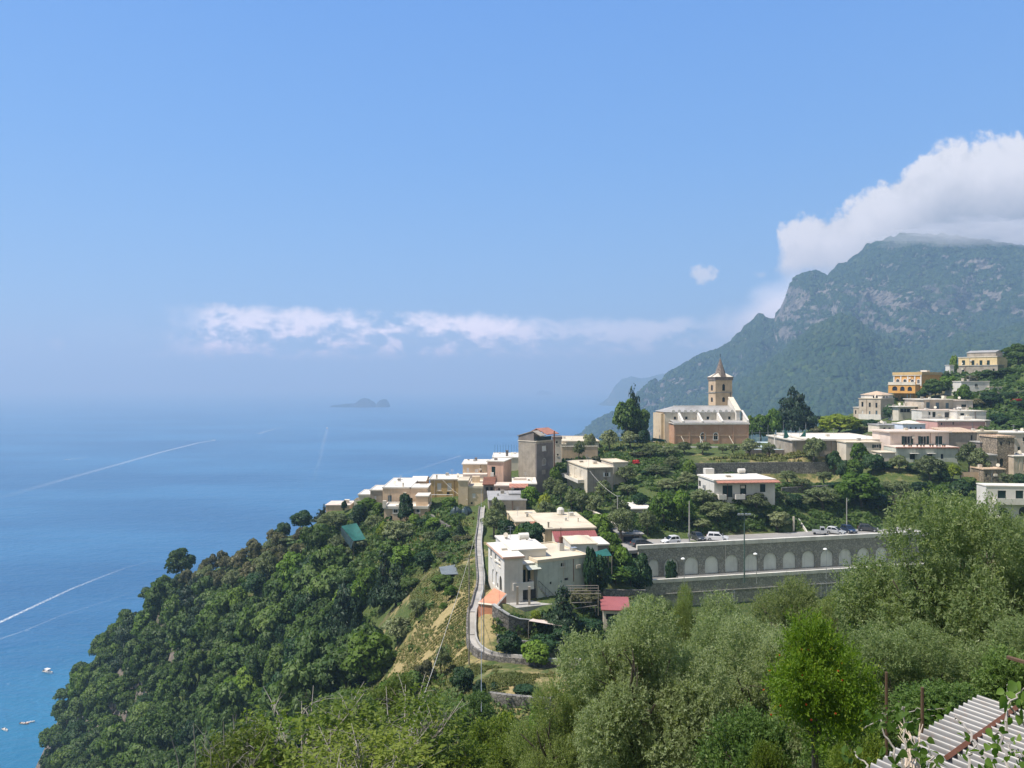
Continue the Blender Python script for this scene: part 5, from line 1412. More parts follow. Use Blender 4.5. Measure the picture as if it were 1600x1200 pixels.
T, t, b = post_thing('utility_pole', 'tall pale pole above the dark blue car', 'pole', 1323, 778, 834, 157, .12, CONC, .08, z=Z_PARK)
T.part('bracket', MB().bar(t-Vector((0, 0, .6)), t+Vector((.4, 0, -.4)), .03, 4), METAL)
# flood light mast
T, t, b = post_thing('floodlight_mast', 'tall green flood light mast rising in front of the arcaded wall', 'street lamp', 1163, 804, 893, 138.4, .13, surf('mast_green', (.08, .13, .11), rough=.5), .09, z=Z_STREET)
T.part('crossbar', MB().box(t.x-1.1, t.x+1.1, t.y-.06, t.y+.06, t.z-.25, t.z-.1).box(t.x-.6, t.x+.6, t.y-.06, t.y+.06, t.z-.9, t.z-.78), IRON)
for dx in (-.95, -.35, .35, .95):
    T.part('floodlight', MB().box(t.x+dx-.22, t.x+dx+.22, t.y-.25, t.y+.1, t.z-.1, t.z+.22), METAL)
# three street lamps
lampglass = surf('lamp_glass', (.75, .77, .74), rough=.3, var=.05)
def lamp(px, top, Y, label):
    u = aw_u(px)*Y/Y
    q = P(px, top, Y); b = Vector((q.x, q.y, Z_STREET-.5))
    T = Thing('street_lamp', label, 'street lamp', b, 'street lamps along the lower street')
    T.part('pole', MB().bar(b, q-Vector((0, 0, .1)), .06, 6, .04), METAL)
    T.part('arm', MB().bar(q-Vector((0, 0, .1)), q+Vector((-.35, 0, .02)), .035, 5), METAL)
    T.part('lamp_head', MB().lathe([(.05, 0), (.38, .04), (.34, .18), (.12, .3)], 10, q+Vector((-.2, 0, -.05))), lampglass)
lamp(1069, 873.5, 134.4, 'white headed street lamp before the second arch from the left')
lamp(1182, 866, 137.4, 'white headed street lamp just right of the flood light mast')
lamp(1291, 858.5, 140.6, 'white headed street lamp before the arch with pink paint stains')

# ------------------------------------------------------------------ cars
def paint(name, c, rough=.28):
    m_, t = mat(name)
    b = t.n('ShaderNodeBsdfPrincipled', {'Base Color': c, 'Roughness': rough, 'Metallic': .1, 'Coat Weight': .5, 'Coat Roughness': .08}); finish(t, b); return m_
CARW = paint('white_car_paint', (.74, .75, .76)); CARG = paint('dark_grey_car_paint', (.05, .055, .06)); CARB = paint('dark_blue_car_paint', (.025, .04, .075)); CARS = paint('silver_car_paint', (.42, .44, .45))
TYRE = surf('tyre_rubber', (.02, .02, .02), rough=.9); LAMPW = surf('headlight_glass', (.7, .72, .72), rough=.15); LAMPR = surf('tail_light', (.35, .02, .02), rough=.3); PLATE = surf('number_plate', (.7, .7, .66))
def car(label, px, Y, face, paint_, L=3.7, W=1.62, Hh=1.5, suv=False, group='cars parked along the parapet'):
    q = P(px, 600, Y); loc = Vector((q.x, q.y, Z_PARK+.004))
    rz = math.atan2(face[1], face[0])
    T = empty('parked_car', loc, rz); tag(T, label, 'car', group)
    h0, hb = .22, .82 if not suv else .92
    def build(name, mb, m_, par=None, bev=0): return mb.build(name, m_, par or T, False, bev)
    f, r = L/2, -L/2
    prof = [(r, .35), (r+.02, hb*.95), (r+.12, hb+.03), (f-1.0, hb+.04), (f-.25, hb-.12), (f, hb-.28), (f, .32), (f-.1, h0), (r+.12, h0)]
    build('body', MB().prism(prof, -W/2, W/2, 'y'), paint_, None, .06)
    k0, k1, k2, k3 = r+.08, r+.38, f-1.75, f-.95
    cab = [(k0, hb+.03), (k1, Hh-.06), (k1+.2, Hh), (k2-.1, Hh), (k2, Hh-.04), (k3, hb+.04)]
    def taper(mb, fac=.80):
        mb.v = [(x, y*(1-(1-fac)*max(0, (z-hb)/(Hh-hb))), z) for x, y, z in mb.v]; return mb
    build('roof', taper(MB().prism(cab, -W/2+.06, W/2-.06, 'y')), paint_, None, .05)
    for sy in (-1, 1):
        y = sy*(W/2-.055)
        def side(xs):
            mb = MB().quad(*[(x, y*(1-.2*max(0, (z-hb)/(Hh-hb)))+sy*.004, z) for x, z in (xs if sy < 0 else reversed(xs))]); return mb
        mid = (k1+k2)/2
        build('side_window', side([(k1+.0, hb+.1), (mid-.05, hb+.1), (mid-.05, Hh-.12), (k1+.16, Hh-.12)]), GLASS)
        build('side_window', side([(mid+.05, hb+.1), (k3-.3, hb+.1), (k2-.08, Hh-.12), (mid+.05, Hh-.12)]), GLASS)
        build('mirror', MB().box(k3-.32, k3-.12, sy*W/2-.02, sy*(W/2+.16), hb+.08, hb+.24) if sy > 0 else MB().box(k3-.32, k3-.12, -W/2-.16, -W/2+.02, hb+.08, hb+.24), paint_)
    ws = lambda x0, z0, x1, z1, o: MB().quad((x0+o, -W/2+.16, z0), (x0+o, W/2-.16, z0), (x1+o, W/2*.78, z1), (x1+o, -W/2*.78, z1))
    build('windscreen', ws(k3-.05, hb+.1, k2+.04, Hh-.07, .012), GLASS)
    build('rear_window', ws(k0+.06, hb+.14, k1-.03, Hh-.1, -.014), GLASS)
    for sx in (r+.66, f-.68):
        for sy in (-1, 1):
            w_ = MB().bar((sx, sy*(W/2-.16), .31), (sx, sy*(W/2+.015), .31), .31, 16)
            o = build('wheel', w_, TYRE)
            build('rim', MB().bar((sx, sy*(W/2-.02), .31), (sx, sy*(W/2+.025), .31), .19, 12), METAL, o)
    for sy in (-1, 1):
        build('headlight', MB().box(f-.3, f+.012, sy*W*.36-.16, sy*W*.36+.16, hb-.3, hb-.14), LAMPW)
        build('tail_light', MB().box(r-.012, r+.12, sy*W*.4-.1, sy*W*.4+.1, hb-.2, hb+.0), LAMPR)
    build('bumper', MB().box(f-.1, f+.05, -W*.42, W*.42, .3, .46).box(r-.05, r+.1, -W*.42, W*.42, .3, .46), CARG)
    build('number_plate', MB().box(f+.052, f+.06, -.24, .24, .34, .44), PLATE)
    return T
car('small white hatchback facing left, leftmost white car behind the parapet', 1048, 145.6, (-.93, -.36), CARW, 3.65)
car('white crossover with black wheel arches facing right', 1121, 148.4, (.96, -.27), CARW, 4.15, 1.75, 1.58, True)
car('dark grey small car facing the parapet between the two white cars', 1091, 149, (.25, -.97), CARG, 3.6, 1.6, 1.48)
car('dark car half hidden behind the left end of the parapet', 1003, 143.2, (.9, .3), CARG, 4.0, 1.7, 1.45)
car('black and white small car at the right end of the parapet', 1306, 155, (.75, -.66), CARS, 3.6, 1.6, 1.45)
car('dark blue small car parked below the right pole', 1326, 156.6, (.2, -.98), CARB, 3.6, 1.6, 1.5)
car('dark car half hidden by the big olive at the right end', 1356, 158, (.9, -.4), CARG, 3.8, 1.65, 1.48)
# three wheeled pickup
def pickup():
    q = P(1282, 600, 154.4); T = empty('three_wheeler', (q.x, q.y, Z_PARK+.004), math.atan2(-.35, .94)); tag(T, 'small pale three wheeled pickup with open bed beside the parking stair', 'pickup')
    def b(name, mb, m_, par=None, bev=.03): return mb.build(name, m_, par or T, False, bev)
    b('cab', MB().prism([(-.1, .35), (.95, .35), (1.15, .8), (.75, 1.55), (-.1, 1.6)], -.6, .6, 'y'), CARS)
    b('windscreen', MB().quad((1.14, -.48, .86), (1.14, .48, .86), (.79, .48, 1.5), (.79, -.48, 1.5)), GLASS, None, 0)
    for sy in (-1, 1): b('side_window', MB().box(.05, .7, sy*.605-.004, sy*.605+.004, .95, 1.45), GLASS, None, 0)
    b('cargo_bed', MB().box(-1.6, -.12, -.68, .68, .45, .52).box(-1.6, -1.55, -.68, .68, .52, .85).box(-1.55, -.12, -.68, -.63, .52, .85).box(-1.55, -.12, .63, .68, .52, .85), CARS)
    for x, y in ((.85, 0), (-1.1, -.6), (-1.1, .6)): b('wheel', MB().bar((x, y-.09, .24), (x, y+.09, .24), .24, 12), TYRE, None, 0)
pickup()

# ------------------------------------------------------------------ sheds, nets, courts
T = house('carport', 'open carport with flat pale roof at the left end of the car park', 'carport', 985, 847, 147)
b = Block(T, 970, 1003, 835.5, 847, 147, 8, dep=6, wall=GREYD, rim=0, roofm=ROOFG, over=.4, th=.15, ground=False, ops=[('f', 974, 838, 999, 847, 'dark')])
T = house('store', 'small white flat roofed store behind the carport', 'outbuilding', 1003, 803, 160)
Block(T, 988, 1018, 796, 806, 160, 4, dep=8, wall=PALE, rim=0, over=.3, ground=False, sink=3)
Block(T, 975, 1002, 788, 797, 168, 10, dep=3, wall=WHITE, rim=.3, ground=False, sink=3)
T = house('shed', 'small white shed with red sheet roof among the gardens', 'shed', 960, 966, 112)
b = Block(T, 943, 982, 953, 968, 112, -4, dep=4.6, wall=PALE, roof='shed', rim=.5, roofm=REDM, over=.35, th=.12, ground=False, ops=[('f', 947, 959, 964, 968, 'dark')])
T = Thing('tarpaulin', 'green net roof stretched beside the red roofed shed', 'net', P(1005, 948, 114))
q = [P(984, 952, 112), P(1034, 955, 114), P(1034, 946, 118), P(992, 939, 118)]
T.part('cloth', MB().quad(*q).quad(*[p+Vector((0, 0, -.04)) for p in reversed(q)]), TARP)
[T.part('post', MB().bar(p, p-Vector((0, 0, 3)), .05, 4), TIMBER) for p in q]
T = Thing('lean_to', 'open lean to with long pinkish sheet roof in front of the pergola', 'shed', P(860, 985, 103))
q = [P(826, 970, 103), P(890, 980, 103), P(893, 975, 106.5), P(835, 965, 106.5)]
T.part('sheet_roof', MB().quad(*q).quad(*[p-Vector((0, 0, .06)) for p in reversed(q)]), PINKP)
[T.part('post', MB().bar(p-Vector((0, 0, .05)), p-Vector((0, 0, 2.4)), .05, 5), TIMBER) for p in q]
T.part('back_wall', MB().quad(q[2]-Vector((0, 0, 3)), q[3]-Vector((0, 0, 3)), q[3]-Vector((0, 0, .3)), q[2]-Vector((0, 0, .3))), GREYD)
T = Thing('pergola', 'weathered timber vine pergola right of the drooping conifer', 'pergola', P(910, 945, 115))
mb = MB()
for (x, y) in ((892, 922), (935, 922)):
    for Y in (113, 117.5):
        p = P(x, y, Y); p.z = P(x, 922, 115).z; T.part('post', MB().bar(p-Vector((0, 0, 3.2)), p, .06, 5), TIMBER)
a0, a1 = P(892, 922, 113), P(935, 922, 113); zz = P(900, 922, 115).z
for v in (113, 114.5, 116, 117.5):
    mb.bar(Vector((a0.x-.4, v, zz)), Vector((a1.x+.4, v, zz+.02)), .05, 5)
T.part('beam', mb, TIMBER)
for k, (x0, y0, x1, y1) in enumerate([(893, 942, 925, 941), (889, 952, 933, 946)]):
    T = Thing('timber_rail', ['upper', 'lower'][k]+' weathered timber rail below the vine pergola', 'rail', P(910, y0, 110))
    T.part('rail', MB().bar(P(x0, y0, 110), P(x1, y1, 111), .06, 5), TIMBER); T.part('post', MB().bar(P(x0+3, y0, 110.1), P(x0+3, y0+10, 110.1), .05, 5).bar(P(x1-3, y1, 110.9), P(x1-3, y1+10, 110.9), .05, 5), TIMBER)

def net_roof(label, quads, m_, posts, Y0):
    T = Thing('net_pergola', label, 'net', quads[0][0])
    mb = MB()
    for q in quads:
        n = 6
        f = lambda u, v: q[0].lerp(q[1], u).lerp(q[3].lerp(q[2], u), v)-Vector((0, 0, .5*(1-(2*u-1)**2)*(1-(2*v-1)**2)))
        for i in range(n):
            for j in range(n): mb.quad(f(i/n, j/n), f((i+1)/n, j/n), f((i+1)/n, (j+1)/n), f(i/n, (j+1)/n))
    T.part('cloth', mb, m_, smooth=True)
    for p in posts: T.part('post', MB().bar(p, p-Vector((0, 0, 3.4)), .06, 5), TIMBER)
a = [P(533, 822, 186), P(552, 845, 178), P(572, 843, 179), P(557, 817, 188)]
net_roof('bright green net roof on posts among the olives of the upper headland', [a], TARP, a, 180)
b_ = [P(533, 822, 186), P(533, 834, 185.8), P(549, 858, 177.8), P(552, 845, 178)]
T = Thing('hanging_net', 'dark green net hanging from the side of the green net roof', 'net', b_[1]); T.part('cloth', MB().quad(*[p-Vector((0.05, 0, .06)) for p in b_]), TARPD)
T = Thing('tarp_frame', 'grey tarpaulin stretched on a small frame by the path', 'net', P(700, 898, 133))
q = [P(686, 886, 135), P(690, 898, 130), P(716, 897, 130), P(711, 882, 136)]
T.part('cloth', MB().quad(*q), surf('grey_tarpaulin', (.16, .18, .18), rough=.5)); [T.part('post', MB().bar(p, p-Vector((0, 0, 2)), .04, 4), TIMBER) for p in q]
for (px, py, r, lab) in [(712, 795, 10, 'left dome shaped heap under dark green net near the cream house'), (729, 797, 11, 'right dome shaped heap under dark green net near the cream house')]:
    Y = 170; p = P(px, py+9, Y); rr = r/1200*Y; p.z = min(p.z, ground(p.x, p.y)+.3)
    mb = MB(); n = 14; m_ = 7
    def f(i, j):
        a = 2*math.pi*i/n; e = math.pi/2*j/m_
        k = 1+.10*math.sin(a*3+px)+.06*math.sin(a*5+j)
        return (p.x+rr*k*math.cos(a)*math.cos(e), p.y+rr*k*math.sin(a)*math.cos(e), p.z-.5+rr*1.5*k*math.sin(e)**.9)
    for i in range(n):
        for j in range(m_): mb.quad(f(i, j), f(i+1, j), f(i+1, j+1), f(i, j+1))
    tag(mb.build('net_heap', TARPD, None, True), lab, 'net')
q = [P(929, 862, 126), P(930, 870, 124), P(956, 868, 124.5), P(948, 857, 127)]
T = Thing('tarpaulin', 'teal tarpaulin beside the vaulted annex of the big white house', 'net', q[0]); T.part('cloth', MB().quad(*q).quad(*[p-Vector((0, 0, .05)) for p in reversed(q)]), TARP); [T.part('post', MB().bar(p-Vector((0, 0, .04)), p-Vector((0, 0, 3)), .05, 4), TIMBER) for p in q]
q = [P(773, 848, 133), P(778, 842, 136), P(792, 841, 137), P(796, 848, 134)]
T = Thing('tarpaulin', 'teal tarpaulin just behind the big white house roof', 'net', q[0]); T.part('cloth', MB().quad(*q), TARP); [T.part('post', MB().bar(p, p-Vector((0, 0, 3)), .05, 4), TIMBER) for p in q]
# scaffold with green netting left of the church
T = Thing('scaffold', 'scaffold poles with torn green netting left of the church', 'scaffold', P(1015, 692, 240))
mb = MB()
for k in range(5):
    p = P(1005+k*5, 692, 239); mb.bar(p-Vector((0, 0, 2)), P(1005+k*5, 668+k*3.4, 239), .05, 5)
mb.bar(P(1004, 680, 239), P(1027, 686, 239), .05, 5)
T.part('pole', mb, METAL)
T.part('netting', MB().quad(P(1007, 690, 238.9), P(1017, 692, 238.9), P(1015, 676, 238.9), P(1007, 668, 238.9)).quad(P(1017, 689, 238.7), P(1042, 691, 237), P(1040, 687, 237), P(1020, 684, 238.7)), TARP)
# sports court
def court():
    za = P(1166, 702.4, 216.4); 
    x0, x1 = P(1166, 0, 216.4).x, P(1262, 0, 216.4).x
    tag(MB().box(x0, x1, 216.45, 246, za.z-.5, za.z).build('sports_court', surf('court_floor', (.42, .50, .52), var=.1)), 'small pale sports court beside the church', kind='structure')
    T = Thing('court_fence', 'tall steel posts with wire and green netting around the sports court', 'fence', Vector((x0, 216.6, za.z)))
    for px, Y in ((1175, 217), (1187, 217), (1200, 217), (1213, 217), (1224, 217), (1236, 217), (1249, 217), (1259, 217), (1259, 232), (1259, 246), (1200, 246), (1224, 246)):
        p = P(px, 690, Y); p.z = za.z
        T.part('post', MB().bar(p, p+Vector((0, 0, 6.2 if px > 1220 else 5.4)), .05, 5), METAL)
    nb = MB()
    nb.quad(P(1236, 702, 216.9), P(1259, 702, 216.9), P(1259, 672, 216.9), P(1250, 682, 216.9), P(1238, 690, 216.9))
    nb.quad(P(1224, 690, 216.8), P(1233, 682, 216.8), P(1226, 668, 216.8))
    T.part('netting', nb, TARP)
    T.part('wire', MB().bar(P(1175, 684, 217), P(1259, 684, 217), .015, 4).bar(P(1175, 676, 217), P(1259, 676, 217), .015, 4), METAL)
    g = Thing('goal', 'small white goal frame on the sports court', 'goal', P(1233, 698, 226))
    a, b, c, d = P(1228.5, 698, 226), P(1228.5, 686.5, 226), P(1238, 686.5, 226), P(1238, 698, 226)
    a.z = d.z = za.z
    g.part('frame', MB().bar(a, b, .08, 5).bar(b, c, .08, 5).bar(c, d, .08, 5), WHITE)
    for px, top in ((1210.5, 678), (1095, 686)):
        p = P(px, 699, 219); t = P(px, top, 219)
        s = Thing('post', 'white post '+('on the sports court edge' if px > 1150 else 'before the church arched windows'), 'post', p); s.part('shaft', MB().bar(p, t, .16, 6), WHITE)
court()
# curved stair up from the car park
def stair():
    T = Thing('stair', 'curved white parapet stair climbing from the car park into the olives', 'stair', P(1250, 836, 158))
    pts = [(1262, 834, 156.5), (1257, 826, 158), (1250, 815, 160), (1244, 806, 162.5), (1236, 797, 165), (1228, 789, 168)]
    sb = MB(); pb = MB()
    Q = [P(*p) for p in pts]
    for a, b in zip(Q[:-1], Q[1:]):
        for k in range(4):
            p = a.lerp(b, k/4); sb.box(p.x-1.1, p.x+.9, p.y-.3, p.y+.5, p.z-3, p.z-.9)
        up = Vector((0, 0, .1)); dn = Vector((0, 0, -2.8)); o = Vector((.25, .1, 0))
        pb.quad(a+dn, b+dn, b+up, a+up); pb.quad(a+up, b+up, b+up+o, a+up+o); pb.quad(b+dn+o, a+dn+o, a+up+o, b+up+o)
    T.part('step', sb, CONC); T.part('parapet', pb, WHITE)
    T.part('gate_post', MB().box(Q[1].x-2.4, Q[1].x-2.1, Q[1].y-.2, Q[1].y+.1, Z_PARK, Z_PARK+3), PALE)
stair()
# wire fences at the foot of the lower wall
for (x0, y0, Y0, x1, y1, Y1, lab) in [(1100, 927, 131, 1148, 925, 132, 'left'), (1283, 911, 137, 1316, 909, 138, 'right')]:
    T = Thing('wire_fence', lab+' wire fence with angled posts under the lower retaining wall', 'fence', P(x0, y0+14, Y0))
    n = 4; rb = MB()
    for k in range(n+1):
        a = P(x0+(x1-x0)*k/n, y0+(y1-y0)*k/n, Y0+(Y1-Y0)*k/n)
        T.part('post', MB().bar(a-Vector((0, 0, 2.4)), a, .05, 5).bar(a, a+Vector((-.3, 0, .3)), .04, 4), METAL)
    for h in (.1, .8, 1.5): rb.bar(P(x0, y0, Y0)-Vector((0, 0, h)), P(x1, y1, Y1)-Vector((0, 0, h)), .012, 4)
    T.part('wire', rb, METAL)

def cable(label, a, b, sag, r, m_, n=24):
    pts = [a.lerp(b, k/n)-Vector((0, 0, sag*4*(k/n)*(1-k/n))) for k in range(n+1)]
    tag(MB().tube(pts, r, 5).build('cable', m_), label, 'cable')
ROPE = surf('pale_rope', (.50, .48, .42), var=.1)
cable('pale rope hanging from the ridge down across the dry grass', P(752, 800, 170), P(640, 1150, 52), 1.2, .024, ROPE)
cable('thin cable running straight down the slope beside the path', P(752, 762, 180), P(752, 1112, 60), .4, .022, METAL)
cable('thin cable from the arcaded house to the carport pole', P(921, 735, 180), P(965, 776, 150), .6, .03, ROPE)
cable('thin cable from the ochre house to the cream house corner', P(692, 750, 198), P(731, 781, 182), .5, .03, ROPE)

# ------------------------------------------------------------------ boats and their wakes
HULL = paint('white_boat_hull', (.78, .78, .76), .3); DECK = surf('boat_deck', (.55, .50, .42)); AWN = surf('boat_awning', (.72, .70, .64)); BOATR = paint('orange_boat_hull', (.55, .20, .10), .4)
def boat(label, px, py, L, ang, kind_='open', hull=None, group=None):
    Y = H*1200/(py-600); q = P(px, py, Y)
    T = empty('motor_boat', (q.x, q.y, 0), R(ang)); tag(T, label, 'boat', group)
    W = L*.32; f = L/2
    n = 9; rings = []
    for i in range(n):
        t = i/(n-1); x = -f+L*t; w = W/2*(1 if t < .45 else math.cos((t-.45)/.55*math.pi/2)**.7+.02); sh = .09*L+.05*L*max(0, t-.5)*2
        rings.append([(x, -w, sh), (x-.0, -w*.75, .02), (x, 0, -.05*L), (x, w*.75, .02), (x, w, sh)])
    mb = MB()
    for a, b in zip(rings[:-1], rings[1:]):
        for k in range(4): mb.quad(a[k], b[k], b[k+1], a[k+1])
    mb.quad(*rings[0])
    mb.build('hull', hull or HULL, T)
    dk = MB()
    for a, b in zip(rings[:-1], rings[1:]): dk.quad(*[(p[0], p[1]*.9, p[2]-.03*L) for p in (a[0], a[4], b[4], b[0])])
    dk.build('deck', DECK, T)
    c = MB().box(-.05*L, .12*L, -W*.2, W*.2, .07*L, .16*L); c.build('console', HULL, T, False, .03)
    MB().quad((.125*L, -W*.2, .16*L), (.125*L, W*.2, .16*L), (.09*L, W*.18, .22*L), (.09*L, -W*.18, .22*L)).build('windscreen', GLASS, T)
    MB().box(-f-.04*L, -f+.02*L, -.04*L, .04*L, 0, .15*L).build('outboard_motor', CARG, T, False, .03)
    if kind_ == 'awning':
        MB().box(-.28*L, .15*L, -W*.42, W*.42, .26*L, .275*L).build('awning', AWN, T)
        p = MB(); [p.bar((x, y, .08*L), (x, y, .26*L), .03, 4) for x in (-.26*L, .13*L) for y in (-W*.4, W*.4)]; p.build('awning_pole', METAL, T)
    else:
        MB().box(-.3*L, -.2*L, -W*.35, W*.35, .07*L, .11*L).build('seat', AWN, T)
    if kind_ == 'ferry':
        MB().box(-.32*L, .22*L, -W*.38, W*.38, .08*L, .22*L).box(-.2*L, .12*L, -W*.3, W*.3, .222*L, .3*L).build('cabin', HULL, T)
boat('white motor boat with pale awning anchored off the headland', 75, 1051, 8.5, -25, 'awning')
boat('small orange and white boat near the cliff foot', 38, 1131, 5.0, -10, 'open', BOATR)
boat('small white boat moored against the orange one', 47, 1129, 4.6, 25, 'open')
boat('small white boat with dark console at the left edge of the sea', 8, 1141, 5.2, -35, 'open')
boat('white speed boat far out with a long wake', 334, 688, 13, 15, 'open')
boat('tiny white boat between the speed boat and the ferry', 402, 678, 9, -150, 'open')
boat('white ferry far out below the twin humped island', 511, 670.5, 26, -75, 'ferry')
boat('tiny white boat at the far left of the sea', 103, 718.5, 8, -170, 'open')
boat('tiny white boat near the horizon right of the island', 724, 615.5, 34, -10, 'ferry')
def foam_mat(name, dens):
    m_, t = mat(name)
    pos = t.n('ShaderNodeNewGeometry').outputs['Position']
    at = t.n('ShaderNodeAttribute', attribute_name='tint').outputs['Fac']
    n1 = t.noise(pos, .5, 4.0, .7)
    a = t.m('MULTIPLY', t.mul(at, dens), t.step(n1, .3, .7), clamp=True)
    b = t.n('ShaderNodeBsdfDiffuse', {'Color': (.72, .78, .80)}); tr = t.n('ShaderNodeBsdfTransparent')
    mx_ = t.n('ShaderNodeMixShader'); t.put(mx_.inputs[0], a); t.put(mx_.inputs[1], tr.outputs[0]); t.put(mx_.inputs[2], b.outputs[0])
    finish(t, mx_); return m_
FOAM = foam_mat('foam', 1.25)
def wake(label, pts, w0, w1, a0, a1):
    """foam strip on the water from (px, py) points; width and strength from the first to the last"""
    Q = []
    for px, py in pts:
        Y = H*1200/(py-600); Q.append(P(px, py, Y))
    S = []
    for a, b in zip(Q[:-1], Q[1:]):
        for k in range(12): S.append(a.lerp(b, k/12))
    S.append(Q[-1])
    V, T_ = [], []
    n = len(S)
    for i, p in enumerate(S):
        d = S[min(i+1, n-1)]-S[max(0, i-1)]; d.normalize(); nn = Vector((-d.y, d.x, 0)); t = i/(n-1); w = w0+(w1-w0)*t; al = a0+(a1-a0)*t**.5
        for k, e in ((-1, 0), (-.3, 1), (.3, 1), (1, 0)): V.append((p.x+nn.x*w*k, p.y+nn.y*w*k, .12)); T_.append(al*e)
    F = [(i*4+k, i*4+k+1, i*4+k+5, i*4+k+4) for i in range(n-1) for k in range(3)]
    tag(link('boat_wake', np_mesh('boat_wake', V, F, T_), None, FOAM), label, 'wake')
wake('long white wake trailing behind the far speed boat', [(336, 688), (310, 692), (250, 707), (180, 727), (90, 752), (0, 778)], 4, 14, .95, .03)
wake('bright foamy wake crossing the sea left of the headland', [(-12, 978), (50, 949), (110, 921), (160, 901), (195, 888), (240, 876)], 2.4, 2.0, 1.0, .02)
wake('fainter broken wake under the bright foamy one', [(-10, 1002), (40, 985), (95, 962), (170, 938), (230, 915)], 1.4, 1.2, .35, .03)
wake('short wake of the tiny boat at the far left', [(103, 718.5), (120, 716.5), (142, 714)], 3, 5, 1.2, .1)
wake('short wake of the tiny boat right of the speed boat', [(403, 678), (420, 673), (445, 666)], 4, 8, 1.0, .1)
wake('pale wake trailing towards the village from the ferry', [(511, 672), (506, 690), (499, 720), (490, 752)], 8, 5, .2, .02)
wake('faint curved wake line left of the pink house', [(720, 712), (640, 738), (580, 752)], 5, 3, .3, .03)
# ------------------------------------------------------------------ plants
def unit(v): return v/np.maximum(np.linalg.norm(v, axis=-1, keepdims=True), 1e-9)

def leaf_cloud(seed, lobes, n, size, asp=.6, rand=.55, shell=.72, soft=True):
    """crown of many small leaf sprays spread over lobes (x, y, z, r, rz)"""
    g = np.random.default_rng(seed)
    L = np.array(lobes, float)
    wgt = L[:, 3]**2; k = g.choice(len(L), n, p=wgt/wgt.sum())
    d = unit(g.normal(size=(n, 3)))
    d[:, 2] = np.where(d[:, 2] < -.35, -d[:, 2], d[:, 2])
    rad = shell+(1.06-shell)*g.random(n)**.6
    c = L[k, :3]+d*np.stack([L[k, 3], L[k, 3], L[k, 4]], -1)*rad[:, None]
    nrm = unit(d+g.normal(size=(n, 3))*rand)
    t1 = unit(np.cross(nrm, g.normal(size=(n, 3)))); t2 = np.cross(nrm, t1)
    s = size*(.6+.8*g.random(n))[:, None]
    bend = nrm*s*.18
    v = np.stack([c-t1*s-bend, c-t2*s*asp, c+t1*s-bend, c+t2*s*asp], 1).reshape(-1, 3)
    f = np.arange(n*4).reshape(-1, 4)
    lob = g.random(len(L))
    tint = np.repeat(np.clip(.62*g.random(n)+.38*lob[k], 0, 1), 4)
    ctr = L[:, :3].mean(0)
    out = unit(d*.75+unit(c-ctr)*.25+g.normal(size=(n, 3))*.38+np.array([-.14, -.05, .30]))
    return v, f, tint, (np.repeat(out, 4, 0) if soft else None)

def crown_mesh(name, m_, *a, **k):
    v, f, ti, nr = leaf_cloud(*a, **k)
    me = np_mesh(name, v, f, ti)
    if nr is not None: me.normals_split_custom_set_from_vertices(nr.tolist())
    me.materials.append(m_)
    return me

def trunk_mesh(seed, h0=.45, r=.035, limbs=5, spread=.25, top=.75, m_=None, lean=.05):
    rg = random.Random(seed); mb = MB()
    p = [Vector((0, 0, -.08)), Vector((rg.uniform(-lean, lean), rg.uniform(-lean, lean), h0*.5)), Vector((rg.uniform(-lean, lean), rg.uniform(-lean, lean), h0))]
    mb.tube(p, r, 7, r*.7)
    for k in range(limbs):
        a = 2*math.pi*(k+rg.random()*.6)/limbs
        q = Vector((math.cos(a)*spread, math.sin(a)*spread, h0+(top-h0)*rg.uniform(.6, 1)))
        mid = p[2].lerp(q, .5)+Vector((0, 0, .03))
        mb.tube([p[2]-Vector((0, 0, .03)), mid, q], r*.55, 5, r*.18)
    me = bpy.data.meshes.new('trunk'); me.from_pydata(mb.v, [], mb.f); me.materials.append(m_ or BARK)
    return me

BARK = surf('bark', (.13, .105, .08), var=.4, scale=3)
BARKP = surf('pale_bark', (.34, .31, .27), var=.3, scale=4)
F_OAK = foliage('holm_oak_leaves', (0.041, 0.085, 0.023), (0.101, 0.170, 0.041), (0.152, 0.223, 0.071), trans=.32)
F_MIX = foliage('mixed_wood_leaves', (0.058, 0.116, 0.025), (0.137, 0.215, 0.047), (0.192, 0.269, 0.078), trans=.4)
F_SCRUB = foliage('scrub_leaves', (0.088, 0.098, 0.045), (0.150, 0.152, 0.075), (0.225, 0.206, 0.112), trans=.36)
F_OLIVE = foliage('olive_leaves', (0.125, 0.17, 0.075), (0.23, 0.275, 0.13), (0.34, 0.37, 0.21), trans=.36)
F_CIT = foliage('bright_leaves', (0.075, 0.155, 0.018), (0.155, 0.265, 0.030), (0.25, 0.35, 0.05), trans=.4)
F_DARK = foliage('dark_leaves', (0.019, 0.058, 0.022), (0.045, 0.099, 0.032), (0.080, 0.144, 0.048), trans=.32)
F_YEL = foliage('yellow_green_leaves', (0.15, 0.22, 0.019), (0.27, 0.33, 0.031), (0.36, 0.38, 0.050), trans=.45)
F_CYP = foliage('cypress_sprays', (0.014, 0.036, 0.018), (0.031, 0.063, 0.025), (0.049, 0.084, 0.035), trans=.1)
F_RED = foliage('red_flowers', (0.504, 0.036, 0.042), (0.720, 0.072, 0.072), None, trans=.3)

